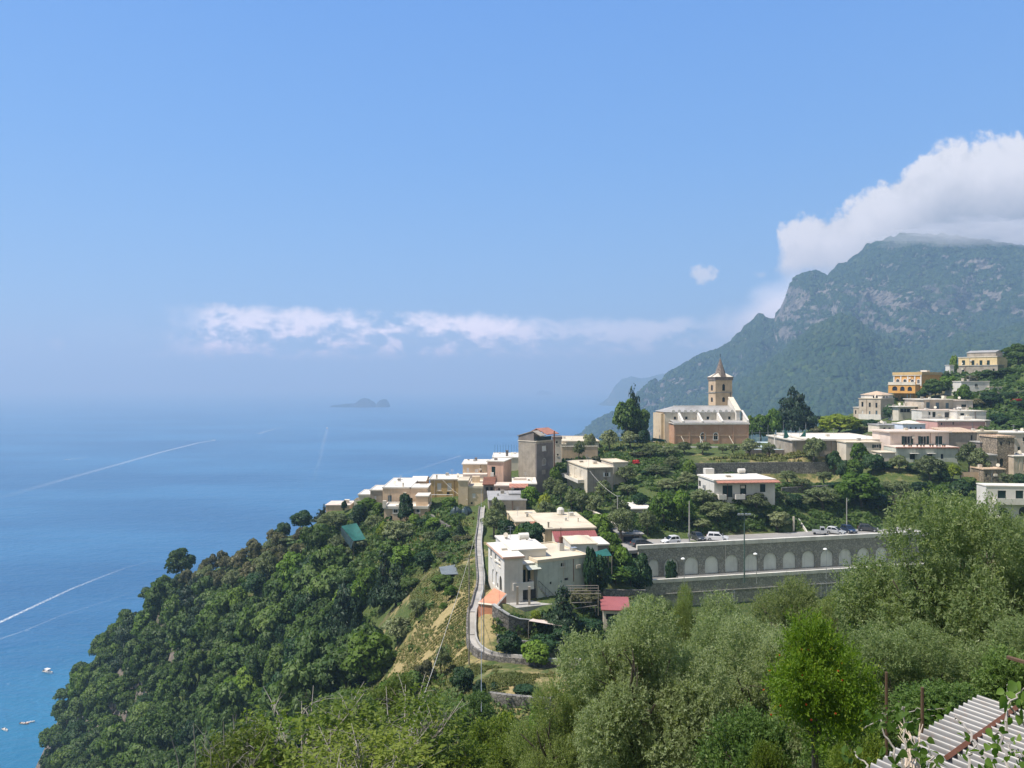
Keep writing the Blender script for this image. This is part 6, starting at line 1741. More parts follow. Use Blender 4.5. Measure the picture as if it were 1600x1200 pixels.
def round_lobes(seed, k, rc=.27, rl=(.13, .2), zc=.6, zr=.27, core=.30, zmin=-.45):
    rg = random.Random(seed); L = [(0, 0, zc, core, core*.95)] if core else []
    for i in range(k):
        while True:
            d = Vector((rg.gauss(0, 1), rg.gauss(0, 1), rg.gauss(0, 1))).normalized()
            if d.z > zmin: break
        r = rg.uniform(*rl); q = rg.uniform(.82, 1.08)
        L.append((d.x*rc*q, d.y*rc*q, zc+d.z*zr*q, r, r*rg.uniform(.75, 1.0)))
    return L
def cone_lobes(seed, k, r0, z0=.12, tip=.97, pw_=1.0, jit=.25, n_ang=4):
    rg = random.Random(seed); L = []
    for i in range(k):
        t = (i+.5)/k; z = z0+(tip-z0)*t; R_ = r0*(1-t**pw_)*(1+rg.uniform(-jit, jit))+.02
        for j in range(max(1, int(n_ang*(1-t)+.8))):
            a = rg.uniform(0, 2*math.pi); rr = R_*rg.uniform(.35, .75)
            L.append((math.cos(a)*rr, math.sin(a)*rr, z, max(R_*.62, .02), (tip-z0)/k*1.25))
    return L

KIND = {}
def kind(key, name, cat, crowns, trunks, parts='crown'):
    KIND[key] = (name, cat, crowns, trunks)
kind('oak', 'holm_oak', 'tree', [crown_mesh('oak_crown', F_OAK, 10+i, round_lobes(i, 22, .36, (.09, .18), .55, .33, .26), 2900, .046) for i in range(5)], [trunk_mesh(i, .4, .03) for i in range(2)])
kind('mix', 'broadleaf_tree', 'tree', [crown_mesh('broadleaf_crown', F_MIX, 30+i, round_lobes(20+i, 26, .36, (.10, .17), .50, .34, .34, -.8), 2800, .048) for i in range(4)], [trunk_mesh(i+5, .4, .03) for i in range(2)])
kind('scrub', 'scrub_tree', 'shrub', [crown_mesh('scrub_crown', F_SCRUB, 50+i, round_lobes(40+i, 16, .32, (.10, .16), .5, .3), 1700, .045) for i in range(3)], [trunk_mesh(i+9, .3, .025) for i in range(1)])
kind('olive', 'olive_tree', 'tree', [crown_mesh('olive_crown', F_OLIVE, 70+i, round_lobes(60+i, 30, .34, (.09, .15), .54, .33, .26, -.7), 3400, .033, .45, .7) for i in range(5)], [trunk_mesh(i+12, .34, .04, 6, .28, .8, BARK, .06) for i in range(3)])
kind('citrus', 'citrus_tree', 'tree', [crown_mesh('citrus_crown', F_CIT, 90+i, round_lobes(80+i, 24, .32, (.10, .17), .50, .34, .34, -.8), 2900, .046) for i in range(4)], [trunk_mesh(i+16, .3, .03) for i in range(2)])
kind('dark', 'evergreen_tree', 'tree', [crown_mesh('evergreen_crown', F_DARK, 110+i, round_lobes(100+i, 22, .30, (.11, .18), .50, .34, .34, -.8), 2900, .045) for i in range(4)], [trunk_mesh(i+19, .3, .03) for i in range(2)])
kind('yellow', 'yellow_green_tree', 'tree', [crown_mesh('yellow_green_crown', F_YEL, 130+i, round_lobes(120+i, 26, .36, (.10, .16), .52, .30, .36, -.5), 3400, .040) for i in range(2)], [trunk_mesh(23, .34, .03)])
kind('cypress', 'cypress', 'tree', [crown_mesh('cypress_crown', F_CYP, 150+i, cone_lobes(140+i, 18, .50, .03, .99, 2.2, .15, 4), 3400, .055, .4) for i in range(2)], [trunk_mesh(25, .2, .03, 2, .05, .5)])
kind('conifer', 'conifer', 'tree', [crown_mesh('conifer_crown', F_CYP, 170+i, cone_lobes(160+i, 12, .50, .1, .97, 1.1, .35, 6), 2600, .045, .45) for i in range(2)], [trunk_mesh(27, .5, .03, 3, .2, .8)])
kind('pine', 'pine_tree', 'tree', [crown_mesh('pine_crown', F_CYP, 190+i, cone_lobes(180+i, 12, .56, .16, .97, 2.0, .3, 8), 7600, .044, .55) for i in range(2)], [trunk_mesh(29, .55, .03, 5, .25, .9)])
kind('flower', 'bougainvillea', 'shrub', [crown_mesh('red_bloom', F_RED, 210, round_lobes(200, 12, .3, (.1, .2), .5, .3), 700, .06)], [trunk_mesh(31, .2, .03)])

_rg = random.Random(4)
NTREE = [0]
def put_tree(key, loc, W, Hh, label, group=None, rz=None, seed=None):
    name, cat, crowns, trunks = KIND[key]
    r = _rg if seed is None else random.Random(seed)
    o = empty(name, loc, r.uniform(0, 6.28) if rz is None else rz)
    o.scale = (W, W, Hh)
    tag(o, label, cat, group)
    c = bpy.data.objects.new('crown', r.choice(crowns)); COL.objects.link(c); c.parent = o
    t = bpy.data.objects.new('trunk', r.choice(trunks)); COL.objects.link(t); t.parent = o
    NTREE[0] += 1
    return o
ADJ = {'olive': 'silvery olive tree', 'citrus': 'bright green leafy tree', 'dark': 'dark evergreen tree', 'mix': 'mid green broadleaf tree', 'yellow': 'yellow green tree',
       'cypress': 'slim dark cypress', 'conifer': 'dark conifer', 'pine': 'dark spreading pine', 'scrub': 'grey green scrub', 'flower': 'red flowering bush', 'oak': 'dark holm oak'}
def tree(key, px, top, bot, w, place, group=None, Y=None, adj=None):
    h0 = None
    if Y is None:
        h0 = hit(px, bot, 60)
        Y = h0.y if h0 else 200
    x = (px-800)/1200*Y; zt = H-(top-600)/1200*Y; est = (bot-top)/1200*Y
    g = ground(x, Y); zb = zt-est*1.08
    if zb-.5 < g < zt-.3*est: zb = g-.1
    else: zb = min(zb, max(g, zb-est*1.5))-.1
    return put_tree(key, (x, Y, zb), w/1200*Y*1.04, (zt-zb)*1.04, (adj or ADJ[key])+' '+place, group)

G_CH = 'olive trees on the slope below the church'
for e in [
    # round the church and on the ridge
    ('cypress', 990, 600, 694, 26, 'rising behind the leafy tree left of the church', None, 238, 'tall dark cypress'), ('mix', 980, 620, 696, 46, 'wrapped around the dark cypress left of the church', None, 234, 'tall olive green tree'), ('mix', 1003, 636, 694, 28, 'right of the dark cypress near the church', None, 236, 'grey green leaning tree'),
    ('pine', 1243, 604, 692, 46, 'standing tall behind the sports court', None, 262, 'big dark spreading pine'), ('citrus', 1188, 646, 692, 34, 'just right of the church end wall', None, 258, 'rounded green tree'), ('citrus', 1209, 636, 692, 28, 'between the church and the big pine', None, 258, 'tall rounded green tree'), ('citrus', 1172, 650, 692, 22, 'half hidden behind the church right corner', None, 262, 'green tree'),
    ('yellow', 1313, 646, 696, 76, 'behind the dazzling white hall roof', None, 240, 'broad bright yellow green tree'), ('scrub', 1277, 664, 690, 26, 'between the big pine and the yellow green tree', None, 250), ('scrub', 1345, 655, 684, 30, 'left of the beige three storey house', None, 262), ('dark', 1361, 655, 684, 32, 'under the beige three storey house', None, 238), ('scrub', 1348, 664, 686, 16, 'with pale leaves under the beige house', None, 236, 'greyish bush'),
    ('olive', 952, 672, 700, 34, 'left of the twin tall trees', G_CH, 222), ('olive', 985, 674, 700, 34, 'at the foot of the twin tall trees', None, 224), ('dark', 1004, 672, 699, 22, 'beside the green scaffold net', None, 226), ('olive', 921, 676, 702, 24, 'beside the brown garden wall', None, 218), ('olive', 905, 688, 705, 20, 'against the brown garden wall, leftmost', None, 211),
    # row in front of the church
    ('olive', 1068, 690, 717, 30, 'in front of the church brick wall, left end', None, 214), ('olive', 1098, 689, 717, 32, 'in front of the arched church windows', None, 213), ('olive', 1129, 695, 717, 18, 'small, in front of the church right half', None, 213), ('olive', 1145, 693, 718, 22, 'small, below the third church prop', None, 212), ('olive', 1172, 686, 717, 36, 'below the church right corner', None, 212), ('olive', 1201, 690, 714, 26, 'below the sports court fence', None, 213), ('olive', 1018, 694, 726, 36, 'on the slope left of the church', None, 210), ('olive', 1044, 697, 729, 36, 'on the slope under the church left corner', None, 207),
    ('flower', 994, 717, 729, 14, 'beside the arcaded house roof', None, 203, 'crimson flowering bush'), ('citrus', 1077, 718, 744, 26, 'against the stone terrace wall', None, 196), ('olive', 1050, 712, 737, 26, 'left of the stone terrace wall', None, 198), ('olive', 1028, 727, 754, 46, 'in the middle of the slope between arcaded house and bungalow', None, 190), ('olive', 978, 727, 759, 38, 'right of the arcaded house', None, 186), ('olive', 1073, 736, 766, 36, 'touching the bungalow left side', None, 176), ('olive', 1043, 748, 774, 40, 'left of the bungalow, lower', None, 176), ('olive', 980, 757, 782, 34, 'above the stone steps right of the arcaded house', None, 176), ('olive', 942, 750, 777, 32, 'at the arcaded house front corner', None, 174), ('scrub', 958, 716, 735, 40, 'on the bank above the arcaded house', None, 206), ('scrub', 1000, 706, 725, 40, 'below the twin tall trees', None, 212), ('scrub', 930, 712, 728, 34, 'under the brown garden wall', None, 206), ('dark', 1010, 735, 757, 26, 'behind the mid slope olives', None, 192),
    ('olive', 1230, 735, 760, 34, 'right of the bungalow', None, 180), ('olive', 1252, 746, 776, 32, 'right of the bungalow, lower', None, 176), ('olive', 1273, 682, 713, 38, 'in front of the white hall', None, 204), ('olive', 1288, 735, 754, 30, 'under the stone terrace wall', None, 184), ('dark', 1303, 701, 723, 24, 'in front of the hall at its middle', None, 202), ('citrus', 1342, 690, 718, 30, 'in front of the hall annex', None, 196), ('dark', 1363, 706, 748, 34, 'below the hall annex window', None, 190), ('citrus', 1335, 718, 742, 34, 'right end of the stone terrace wall', None, 188), ('dark', 1318, 716, 742, 26, 'at the right end of the terrace wall', None, 190),
    ('citrus', 1345, 740, 794, 74, 'large, above the parked cars at the right', None, 172), ('citrus', 1318, 755, 792, 36, 'left part of the large green clump', None, 170), ('olive', 1285, 760, 797, 58, 'in the middle of the terraces right of the bungalow', None, 168), ('olive', 1215, 797, 838, 48, 'beside the curved parking stair', None, 158), ('olive', 1262, 797, 828, 36, 'above the small white pickup', None, 166), ('scrub', 1296, 800, 826, 36, 'hanging over the right parked cars', None, 167), ('scrub', 1330, 797, 824, 44, 'along the bank over the right parked cars', None, 169), ('dark', 1372, 770, 812, 44, 'right of the large green clump', None, 172), ('olive', 1407, 750, 792, 40, 'left of the lower slope by the big foreground olive', None, 174), ('olive', 1404, 712, 752, 30, 'left of the terrace under the pale pink house', None, 188), ('olive', 1452, 712, 758, 54, 'below the pale pink house', None, 184), ('yellow', 1490, 724, 747, 26, 'right of the olive below the pale pink house', None, 182, 'golden green bush'), ('olive', 1513, 690, 738, 34, 'in front of the old brown house', None, 187), ('olive', 1530, 700, 738, 34, 'left of the ruin', None, 185), ('citrus', 1470, 757, 788, 32, 'on the slope left of the white house at the right edge', None, 170), ('dark', 1436, 752, 786, 34, 'in the hollow below the pale pink house', None, 178), ('dark', 1500, 748, 778, 34, 'above the big foreground olive', None, 172), ('mix', 1513, 742, 766, 24, 'below the tan garden wall at the right', None, 176), ('olive', 1430, 768, 797, 36, 'just behind the big foreground olive top', None, 168), ('olive', 1575, 738, 756, 30, 'behind the white house roof at the right edge', None, 172), ('dark', 1594, 738, 756, 26, 'behind the white house roof, far right', None, 170), ('dark', 1385, 720, 756, 30, 'left below the pale pink house', None, 190), ('dark', 1425, 724, 752, 24, 'in the shade below the pale pink house', None, 188), ('scrub', 1397, 770, 806, 40, 'on the bank right of the large green clump', None, 172), ('olive', 1386, 752, 776, 28, 'behind the large green clump', None, 180), ('dark', 1475, 732, 756, 24, 'beside the golden green bush', None, 182), ('dark', 1305, 752, 778, 34, 'between terrace olives and the large green clump', None, 178), ('olive', 1262, 775, 800, 30, 'on the terrace above the parking stair', None, 168), ('dark', 1240, 770, 800, 30, 'shaded, above the parking stair', None, 166),
    # below the bungalow down to the parking
    ('citrus', 1036, 768, 838, 46, 'big, behind the left white car', None, 154, 'big bright green tree'), ('citrus', 1066, 766, 836, 42, 'big, right half of the pair behind the cars', None, 155, 'big bright green tree'), ('olive', 1100, 764, 806, 46, 'under the bungalow left corner', None, 160), ('olive', 1122, 782, 818, 62, 'under the bungalow balcony', None, 157), ('olive', 1180, 770, 808, 50, 'under the bungalow right half', None, 160), ('olive', 1219, 768, 797, 32, 'right of the bungalow front corner', None, 164), ('olive', 1096, 810, 834, 34, 'just above the right white car', None, 154), ('olive', 977, 792, 822, 38, 'beside the carport', None, 150), ('olive', 1012, 796, 836, 32, 'left of the left white car', None, 151), ('dark', 1150, 790, 824, 50, 'in the shade below the bungalow', None, 160), ('dark', 1185, 800, 830, 40, 'in the shade above the flood light mast', None, 160), ('olive', 968, 778, 800, 36, 'above the carport roof', None, 158), ('dark', 1000, 770, 792, 30, 'behind the carport', None, 166),
    # between the villas
    ('olive', 860, 745, 772, 26, 'at the foot of the tall grey house', None, 180), ('citrus', 868, 730, 750, 24, 'between tall grey house and arcaded house', None, 186), ('olive', 877, 750, 778, 28, 'left of the arches of the arcaded house', None, 176), ('olive', 893, 762, 788, 24, 'under the arcaded house balcony, left', None, 172), ('olive', 910, 766, 792, 30, 'under the arcaded house balcony, middle', None, 170), ('olive', 930, 772, 799, 34, 'under the arcaded house front wall', None, 168), ('citrus', 828, 760, 799, 36, 'right of the grey roofed workshop', None, 168), ('yellow', 851, 770, 790, 26, 'among the olives right of the workshop', None, 166, 'straw coloured bush'), ('olive', 852, 782, 808, 40, 'behind the villa with the red awning', None, 164), ('olive', 776, 776, 800, 30, 'in front of the grey roofed workshop', None, 160), ('olive', 772, 797, 842, 46, 'beside the path left of the villas', None, 150), ('dark', 792, 812, 850, 44, 'left of the villa with the red awning', None, 142), ('dark', 828, 812, 852, 48, 'against the villa with the red awning', None, 138), ('citrus', 812, 822, 848, 24, 'between the two dark trees by the villa', None, 136), ('citrus', 938, 803, 826, 46, 'right of the red awning', None, 152), ('citrus', 918, 797, 815, 26, 'behind the water tank villa', None, 160), ('citrus', 950, 828, 860, 50, 'right of the white vaulted annex', None, 136), ('olive', 970, 793, 824, 46, 'left of the carport', None, 146),
    ('citrus', 972, 852, 890, 36, 'at the left end of the arcaded retaining wall', None, 132, 'round bright tree'), ('dark', 1002, 858, 918, 40, 'covering the left end of the arcaded wall', None, 134), ('citrus', 962, 886, 922, 50, 'below the vaulted annex', None, 126), ('dark', 985, 885, 922, 40, 'at the foot of the arcaded wall left end', None, 128), ('dark', 922, 848, 912, 26, 'climbing the right wall of the big white house', None, 120, 'dark ivy clad tree'), ('dark', 940, 866, 912, 34, 'right of the ivy on the big white house', None, 122), ('dark', 1049, 870, 898, 20, 'growing out of the arcaded wall', None, 138.6, 'small dark bush'),
    ('conifer', 877, 906, 976, 52, 'drooping, in front of the big white house', None, 106, 'dark drooping conifer'), ('scrub', 912, 918, 940, 60, 'on the vine pergola', None, 116, 'dry vine tangle'), ('scrub', 930, 922, 940, 40, 'right end of the vine pergola', None, 117, 'dry vine tangle'), ('dark', 797, 985, 1018, 50, 'under the vegetable plot wall', None, 98), ('dark', 850, 990, 1022, 54, 'behind the fig tree at the path bend', None, 100), ('citrus', 838, 1000, 1052, 54, 'at the bend of the path', None, 93, 'bright green fig tree'), ('yellow', 837, 953, 968, 18, 'on the patio of the big white house', None, 106, 'small yellow green shrub'), ('dark', 918, 965, 996, 50, 'below the small lean to roof', None, 108), ('dark', 880, 975, 1005, 44, 'under the pink sheet roof', None, 103), ('dark', 960, 960, 985, 34, 'below the red roofed shed', None, 112), ('olive', 985, 930, 960, 26, 'above the red roofed shed', None, 124),
    # right hill
    ('mix', 1462, 590, 624, 36, 'right of the orange building', None, 272), ('citrus', 1484, 588, 622, 38, 'between orange building and white cube house', None, 272), ('citrus', 1507, 600, 622, 24, 'at the left corner of the white cube house', None, 258), ('mix', 1447, 600, 620, 22, 'against the orange building side wall', None, 276), ('dark', 1548, 612, 644, 40, 'below the white cube house', None, 250), ('mix', 1590, 538, 580, 46, 'on the hilltop right of the cream villa', None, 292), ('mix', 1612, 548, 600, 50, 'at the right edge of the hilltop', None, 286), ('mix', 1576, 575, 606, 40, 'right below the cream villa', None, 280), ('citrus', 1598, 595, 620, 40, 'round, right edge under the hilltop', None, 268), ('dark', 1575, 612, 640, 34, 'right of the white cube house', None, 254), ('dark', 1600, 625, 655, 40, 'at the right edge above the pinkish house', None, 244), ('dark', 1560, 645, 672, 36, 'behind the rose pink house right end', None, 232), ('mix', 1590, 655, 676, 36, 'above the pinkish house at the right edge', None, 226), ('scrub', 1525, 622, 640, 30, 'behind the white cottage', None, 250), ('citrus', 1490, 556, 570, 14, 'at the cream villa left corner', None, 306, 'small palm like tree'), ('dark', 1480, 580, 598, 20, 'left of the cream villa wall', None, 292), ('dark', 1392, 632, 660, 26, 'on the ramp right of the beige house', None, 256), ('scrub', 1425, 622, 640, 36, 'under the orange building', None, 268), ('dark', 1440, 608, 626, 18, 'at the orange building right corner', None, 278), ('mix', 1545, 578, 600, 34, 'under the cream villa grey wall', None, 284), ('scrub', 1520, 585, 600, 30, 'under the cream villa middle', None, 286),
    ('flower', 1588, 622, 642, 18, 'at the right edge of the hill', None, 250, 'purple red flowering bush'),
    # headland top, near the left end houses
    ('dark', 634, 770, 816, 30, 'in front of the large tan house', None, 180, 'dark round topped tree'), ('citrus', 648, 802, 824, 19, 'below the square windows of the large tan house', None, 176), ('dark', 660, 809, 830, 20, 'right of the small bright tree by the tan house', None, 174), ('citrus', 678, 808, 842, 32, 'below the pergola terrace', None, 170), ('yellow', 602, 814, 854, 28, 'below the tan house left corner', None, 176, 'yellowish green tree'), ('olive', 622, 812, 852, 54, 'below the large tan house', None, 172), ('olive', 520, 800, 834, 54, 'left below the far left terrace', None, 196), ('dark', 560, 788, 828, 32, 'below the far left terrace', None, 192), ('olive', 585, 804, 842, 34, 'left of the tan house lower storey', None, 184), ('olive', 528, 834, 864, 40, 'below the green net pergola, left', None, 184), ('dark', 692, 826, 866, 28, 'beside the dark nets', None, 160), ('olive', 672, 830, 860, 28, 'left of the dark nets', None, 164), ('cypress', 717, 812, 852, 15, 'left of the path by the cream house', None, 158), ('citrus', 702, 778, 798, 28, 'under the ochre house', None, 182), ('citrus', 575, 778, 797, 42, 'on the vine pergola at the left end', None, 196, 'bright green vine'), ('citrus', 592, 785, 800, 22, 'against the tan house left wall', None, 190, 'bright green vine'), ('dark', 538, 780, 796, 10, 'clipped round on the far left terrace', None, 200, 'small dark topiary'),
    ('dark', 472, 795, 832, 40, 'on the headland crest', None, 216, 'large dark bushy tree'), ('conifer', 500, 793, 824, 22, 'on the headland crest right of the large bushy tree', None, 208), ('cypress', 507, 786, 812, 8, 'on the crest beside the far left terrace', None, 206), ('dark', 442, 814, 834, 26, 'small, on the headland crest', None, 226), ('olive', 482, 850, 880, 44, 'on the upper headland slope', None, 200), ('olive', 509, 863, 888, 28, 'pale, on the dry patch of the headland', None, 190), ('olive', 545, 855, 888, 34, 'under the green net pergola', None, 182), ('olive', 533, 835, 860, 44, 'left of the green net pergola', None, 188), ('olive', 568, 841, 868, 32, 'right of the green net pergola', None, 180), ('citrus', 630, 853, 908, 48, 'above the dark conifers', None, 158), ('mix', 605, 845, 880, 40, 'behind the dark conifers', None, 168), ('dark', 664, 856, 896, 36, 'beside the dry grass clearing', None, 150), ('conifer', 598, 850, 935, 38, 'left of the dry grass spur', None, 150, 'tall dark conifer'), ('conifer', 618, 878, 962, 54, 'in front of the other conifer by the dry grass', None, 143, 'broad dark conifer'), ('cypress', 555, 945, 1045, 19, 'among the wood above the gully', None, 146), ('cypress', 586, 972, 1060, 21, 'at the wood edge near the dry grass', None, 136), ('olive', 569, 990, 1055, 28, 'between the two cypresses', None, 138), ('olive', 622, 963, 1045, 54, 'at the edge of the dry grass', None, 126, 'large grey olive tree'), ('olive', 652, 935, 972, 32, 'sparse, on the dry grass', None, 126), ('mix', 691, 898, 928, 36, 'on the small vine frame by the path', None, 128), ('citrus', 693, 942, 957, 16, 'small, on the dry grass', None, 118), ('olive', 455, 838, 866, 44, 'left on the upper headland', None, 212), ('olive', 430, 842, 868, 40, 'further left on the upper headland', None, 216), ('yellow', 468, 846, 862, 14, 'small, on the upper headland', None, 206, 'yellow green bush'), ('citrus', 575, 885, 930, 40, 'in the wood left of the conifers', None, 160), ('citrus', 560, 905, 940, 34, 'lower in the wood left of the conifers', None, 158), ('mix', 640, 900, 930, 34, 'right of the conifers', None, 140), ('citrus', 705, 915, 940, 26, 'beside the path below the vine frame', None, 122), ('scrub', 720, 880, 915, 34, 'along the path above the dry grass', None, 134), ('scrub', 700, 862, 890, 40, 'on the bank left of the path', None, 146), ('olive', 730, 850, 880, 26, 'leaning over the path wall', None, 144), ('scrub', 722, 835, 862, 34, 'below the dark nets', None, 152),
    # lower middle
    ('olive', 690, 1010, 1050, 30, 'with bare trunk on the dry spur', None, 98), ('dark', 722, 1040, 1090, 40, 'right of the dry spur', None, 88), ('dark', 750, 1062, 1090, 26, 'under the grassy plot', None, 84), ('dark', 775, 1065, 1090, 30, 'under the grassy plot edge', None, 86), ('dark', 820, 1072, 1102, 50, 'in the shade under the grassy plot', None, 84), ('scrub', 665, 1030, 1062, 40, 'lower end of the dry spur', None, 98), ('citrus', 720, 1082, 1106, 22, 'small round, below the dry spur', None, 78), ('mix', 640, 1045, 1080, 44, 'at the left foot of the dry spur', None, 96), ('citrus', 610, 1060, 1100, 50, 'left of the dry spur foot', None, 92), ('mix', 660, 1090, 1130, 50, 'in the thicket below the dry spur', None, 74), ('dark', 700, 1100, 1140, 40, 'dark, in the thicket below the dry spur', None, 72), ('yellow', 790, 1108, 1150, 46, 'at the edge of the lower lawn', None, 66), ('mix', 755, 1090, 1130, 36, 'above the bright thicket', None, 72), ('dark', 805, 1120, 1160, 36, 'right of the bright thicket', None, 62), ('citrus', 840, 1100, 1150, 40, 'behind the left foreground olive', None, 66),
]:
    e = list(e)+[None]*3
    tree(e[0], e[1], e[2], e[3], e[4], e[5], e[6], e[7], e[8])

# the wood on the headland
def inside(px, py, poly):
    c = False; n = len(poly)
    for i in range(n):
        (x0, y0), (x1, y1) = poly[i], poly[i-1]
        if (y0 > py) != (y1 > py) and px < (x1-x0)*(py-y0)/(y1-y0)+x0: c = not c
    return c
WOOD_A = [(470, 842), (400, 856), (330, 884), (268, 910), (225, 946), (186, 984), (150, 1022), (118, 1064), (88, 1128), (78, 1180), (70, 1290), (420, 1290), (470, 1180), (560, 1110), (590, 1060), (540, 1040), (556, 970), (548, 920), (505, 890)]
wood = []
def poisson(poly, n, dmin, seed, y0=80):
    rg = random.Random(seed)
    xs = [p[0] for p in poly]; ys = [p[1] for p in poly]
    k = 0
    for _ in range(n*40):
        if k >= n: break
        px, py = rg.uniform(min(xs), max(xs)), rg.uniform(min(ys), max(ys))
        if not inside(px, py, poly): continue
        q = hit(px, py, y0)
        if q is None or q.z < 2: continue
        if any((q.x-o.x)**2+(q.y-o.y)**2+((q.z-o.z)*.7)**2 < dmin*dmin for o in wood): continue
        wood.append(q); k += 1
        yield q, px, py
L_W = {'oak': 'dark green holm oak in the dense wood on the headland', 'mix': 'mid green tree in the dense wood on the headland', 'scrub': 'grey brown scrub bush on the upper headland crest', 'pine': 'dark pointed pine in the dense wood on the headland', 'olive': 'grey green olive on the upper headland slope', 'dark': 'blackish green evergreen in the dense wood on the headland', 'citrus': 'brightest green crown in the dense wood on the headland'}
def plant_wood():
    rg = random.Random(9)
    for q, px, py in poisson(WOOD_A, 300, 4.3, 3):
        up = py < 850+(470-px)*.24+62 if px < 470 else py < 890
        k = rg.choices(['scrub', 'olive'], [7, 2])[0] if (up and px > 285) else rg.choices(['oak', 'mix', 'pine', 'dark', 'citrus'], [44, 38, 3, 9, 6])[0]
        s = rg.choice([5.5, 6.5, 7.5, 8.5, 10.0])*rg.uniform(.9, 1.12) if k != 'scrub' else rg.uniform(4.4, 6.6)
        hh = s*rg.uniform(.9, 1.45)*(1.4 if k == 'pine' else 1)
        put_tree(k, (q.x, q.y, q.z-.6), s, hh, L_W[k], {'oak': 'holm oaks of the headland wood', 'mix': 'lighter trees of the headland wood', 'scrub': 'scrub along the headland crest', 'pine': 'pines of the headland wood', 'olive': 'olives of the upper headland', 'dark': 'evergreens of the headland wood', 'citrus': 'bright crowns of the headland wood'}[k])
plant_wood()

# undergrowth: low leafy cover over the slope, nobody could count it
def undergrowth():
    g = np.random.default_rng(12); V, F, T = [], [], []; nv = 0
    spots = []
    rg = random.Random(77)
    zones = [([(470, 842), (268, 900), (186, 978), (84, 1128), (60, 1290), (420, 1290), (600, 1060), (590, 940), (500, 890)], 800, 1.5, .7),
             ([(560, 800), (720, 790), (760, 850), (720, 880), (640, 900), (600, 940), (520, 890), (480, 840)], 500, 1.2, .9),
             ([(880, 700), (1060, 690), (1240, 720), (1330, 745), (1560, 745), (1560, 800), (1400, 830), (1000, 835), (940, 830), (850, 790)], 0, 1.1, .8),
             ([(880, 705), (1060, 730), (1085, 745), (1240, 758), (1330, 760), (1560, 760), (1560, 800), (1400, 830), (1000, 835), (940, 830), (850, 790)], 1300, .9, .8),
             ([(880, 702), (1050, 700), (1080, 735), (960, 745)], 260, .9, .8),
             ([(1340, 660), (1480, 580), (1600, 545), (1600, 690), (1540, 690), (1480, 600)], 350, 1.6, .9),
             ([(560, 1060), (700, 1060), (730, 1100), (860, 1085), (1000, 1000), (1060, 960), (1340, 960), (1340, 1190), (560, 1210)], 900, .9, .8),
             ([(760, 970), (1000, 940), (1020, 1000), (900, 1050), (860, 1010), (790, 1015)], 260, .8, .6),
             ([(630, 900), (740, 850), (740, 1000), (690, 1080), (610, 1060)], 26, .8, .6)]
    for poly, n, s, flat in zones:
        xs = [p[0] for p in poly]; ys = [p[1] for p in poly]
        k = 0; tries = 0
        while k < n and tries < n*6:
            tries += 1
            px, py = rg.uniform(min(xs), max(xs)), rg.uniform(min(ys), max(ys))
            if not inside(px, py, poly): continue
            q = hit(px, py, 30)
            if q is None or q.z < 1.5: continue
            if 726 < px < 762 and 790 < py < 1030: continue
            spots.append((q, s*rg.uniform(.6, 1.5), flat)); k += 1
    for q, s, flat in spots:
        m_ = 26 if q.y > 75 else 44
        if q.y < 75: s *= .62
        d = unit(g.normal(size=(m_, 3))); d[:, 2] = np.abs(d[:, 2])
        c = np.array(q)+d*np.array([s, s, s*flat])*(.55+.5*g.random((m_, 1)))
        nrm = unit(d+g.normal(size=(m_, 3))*.5)
        t1 = unit(np.cross(nrm, g.normal(size=(m_, 3)))); t2 = np.cross(nrm, t1)
        z_ = max(.07, q.y*.0021)*(.8+.3*s)*(.6+.8*g.random((m_, 1)))
        V.append(np.stack([c-t1*z_, c-t2*z_*.6, c+t1*z_, c+t2*z_*.6], 1).reshape(-1, 3))
        T.append(np.full(m_*4, g.random()*.6)+np.repeat(g.random(m_)*.4, 4))
    V = np.concatenate(V); T = np.concatenate(T)
    me = np_mesh('undergrowth', V, np.arange(len(V)).reshape(-1, 4), T)
    tag(link('undergrowth', me, None, F_MIX), 'low green undergrowth between the trees and terraces', kind='stuff')
undergrowth()

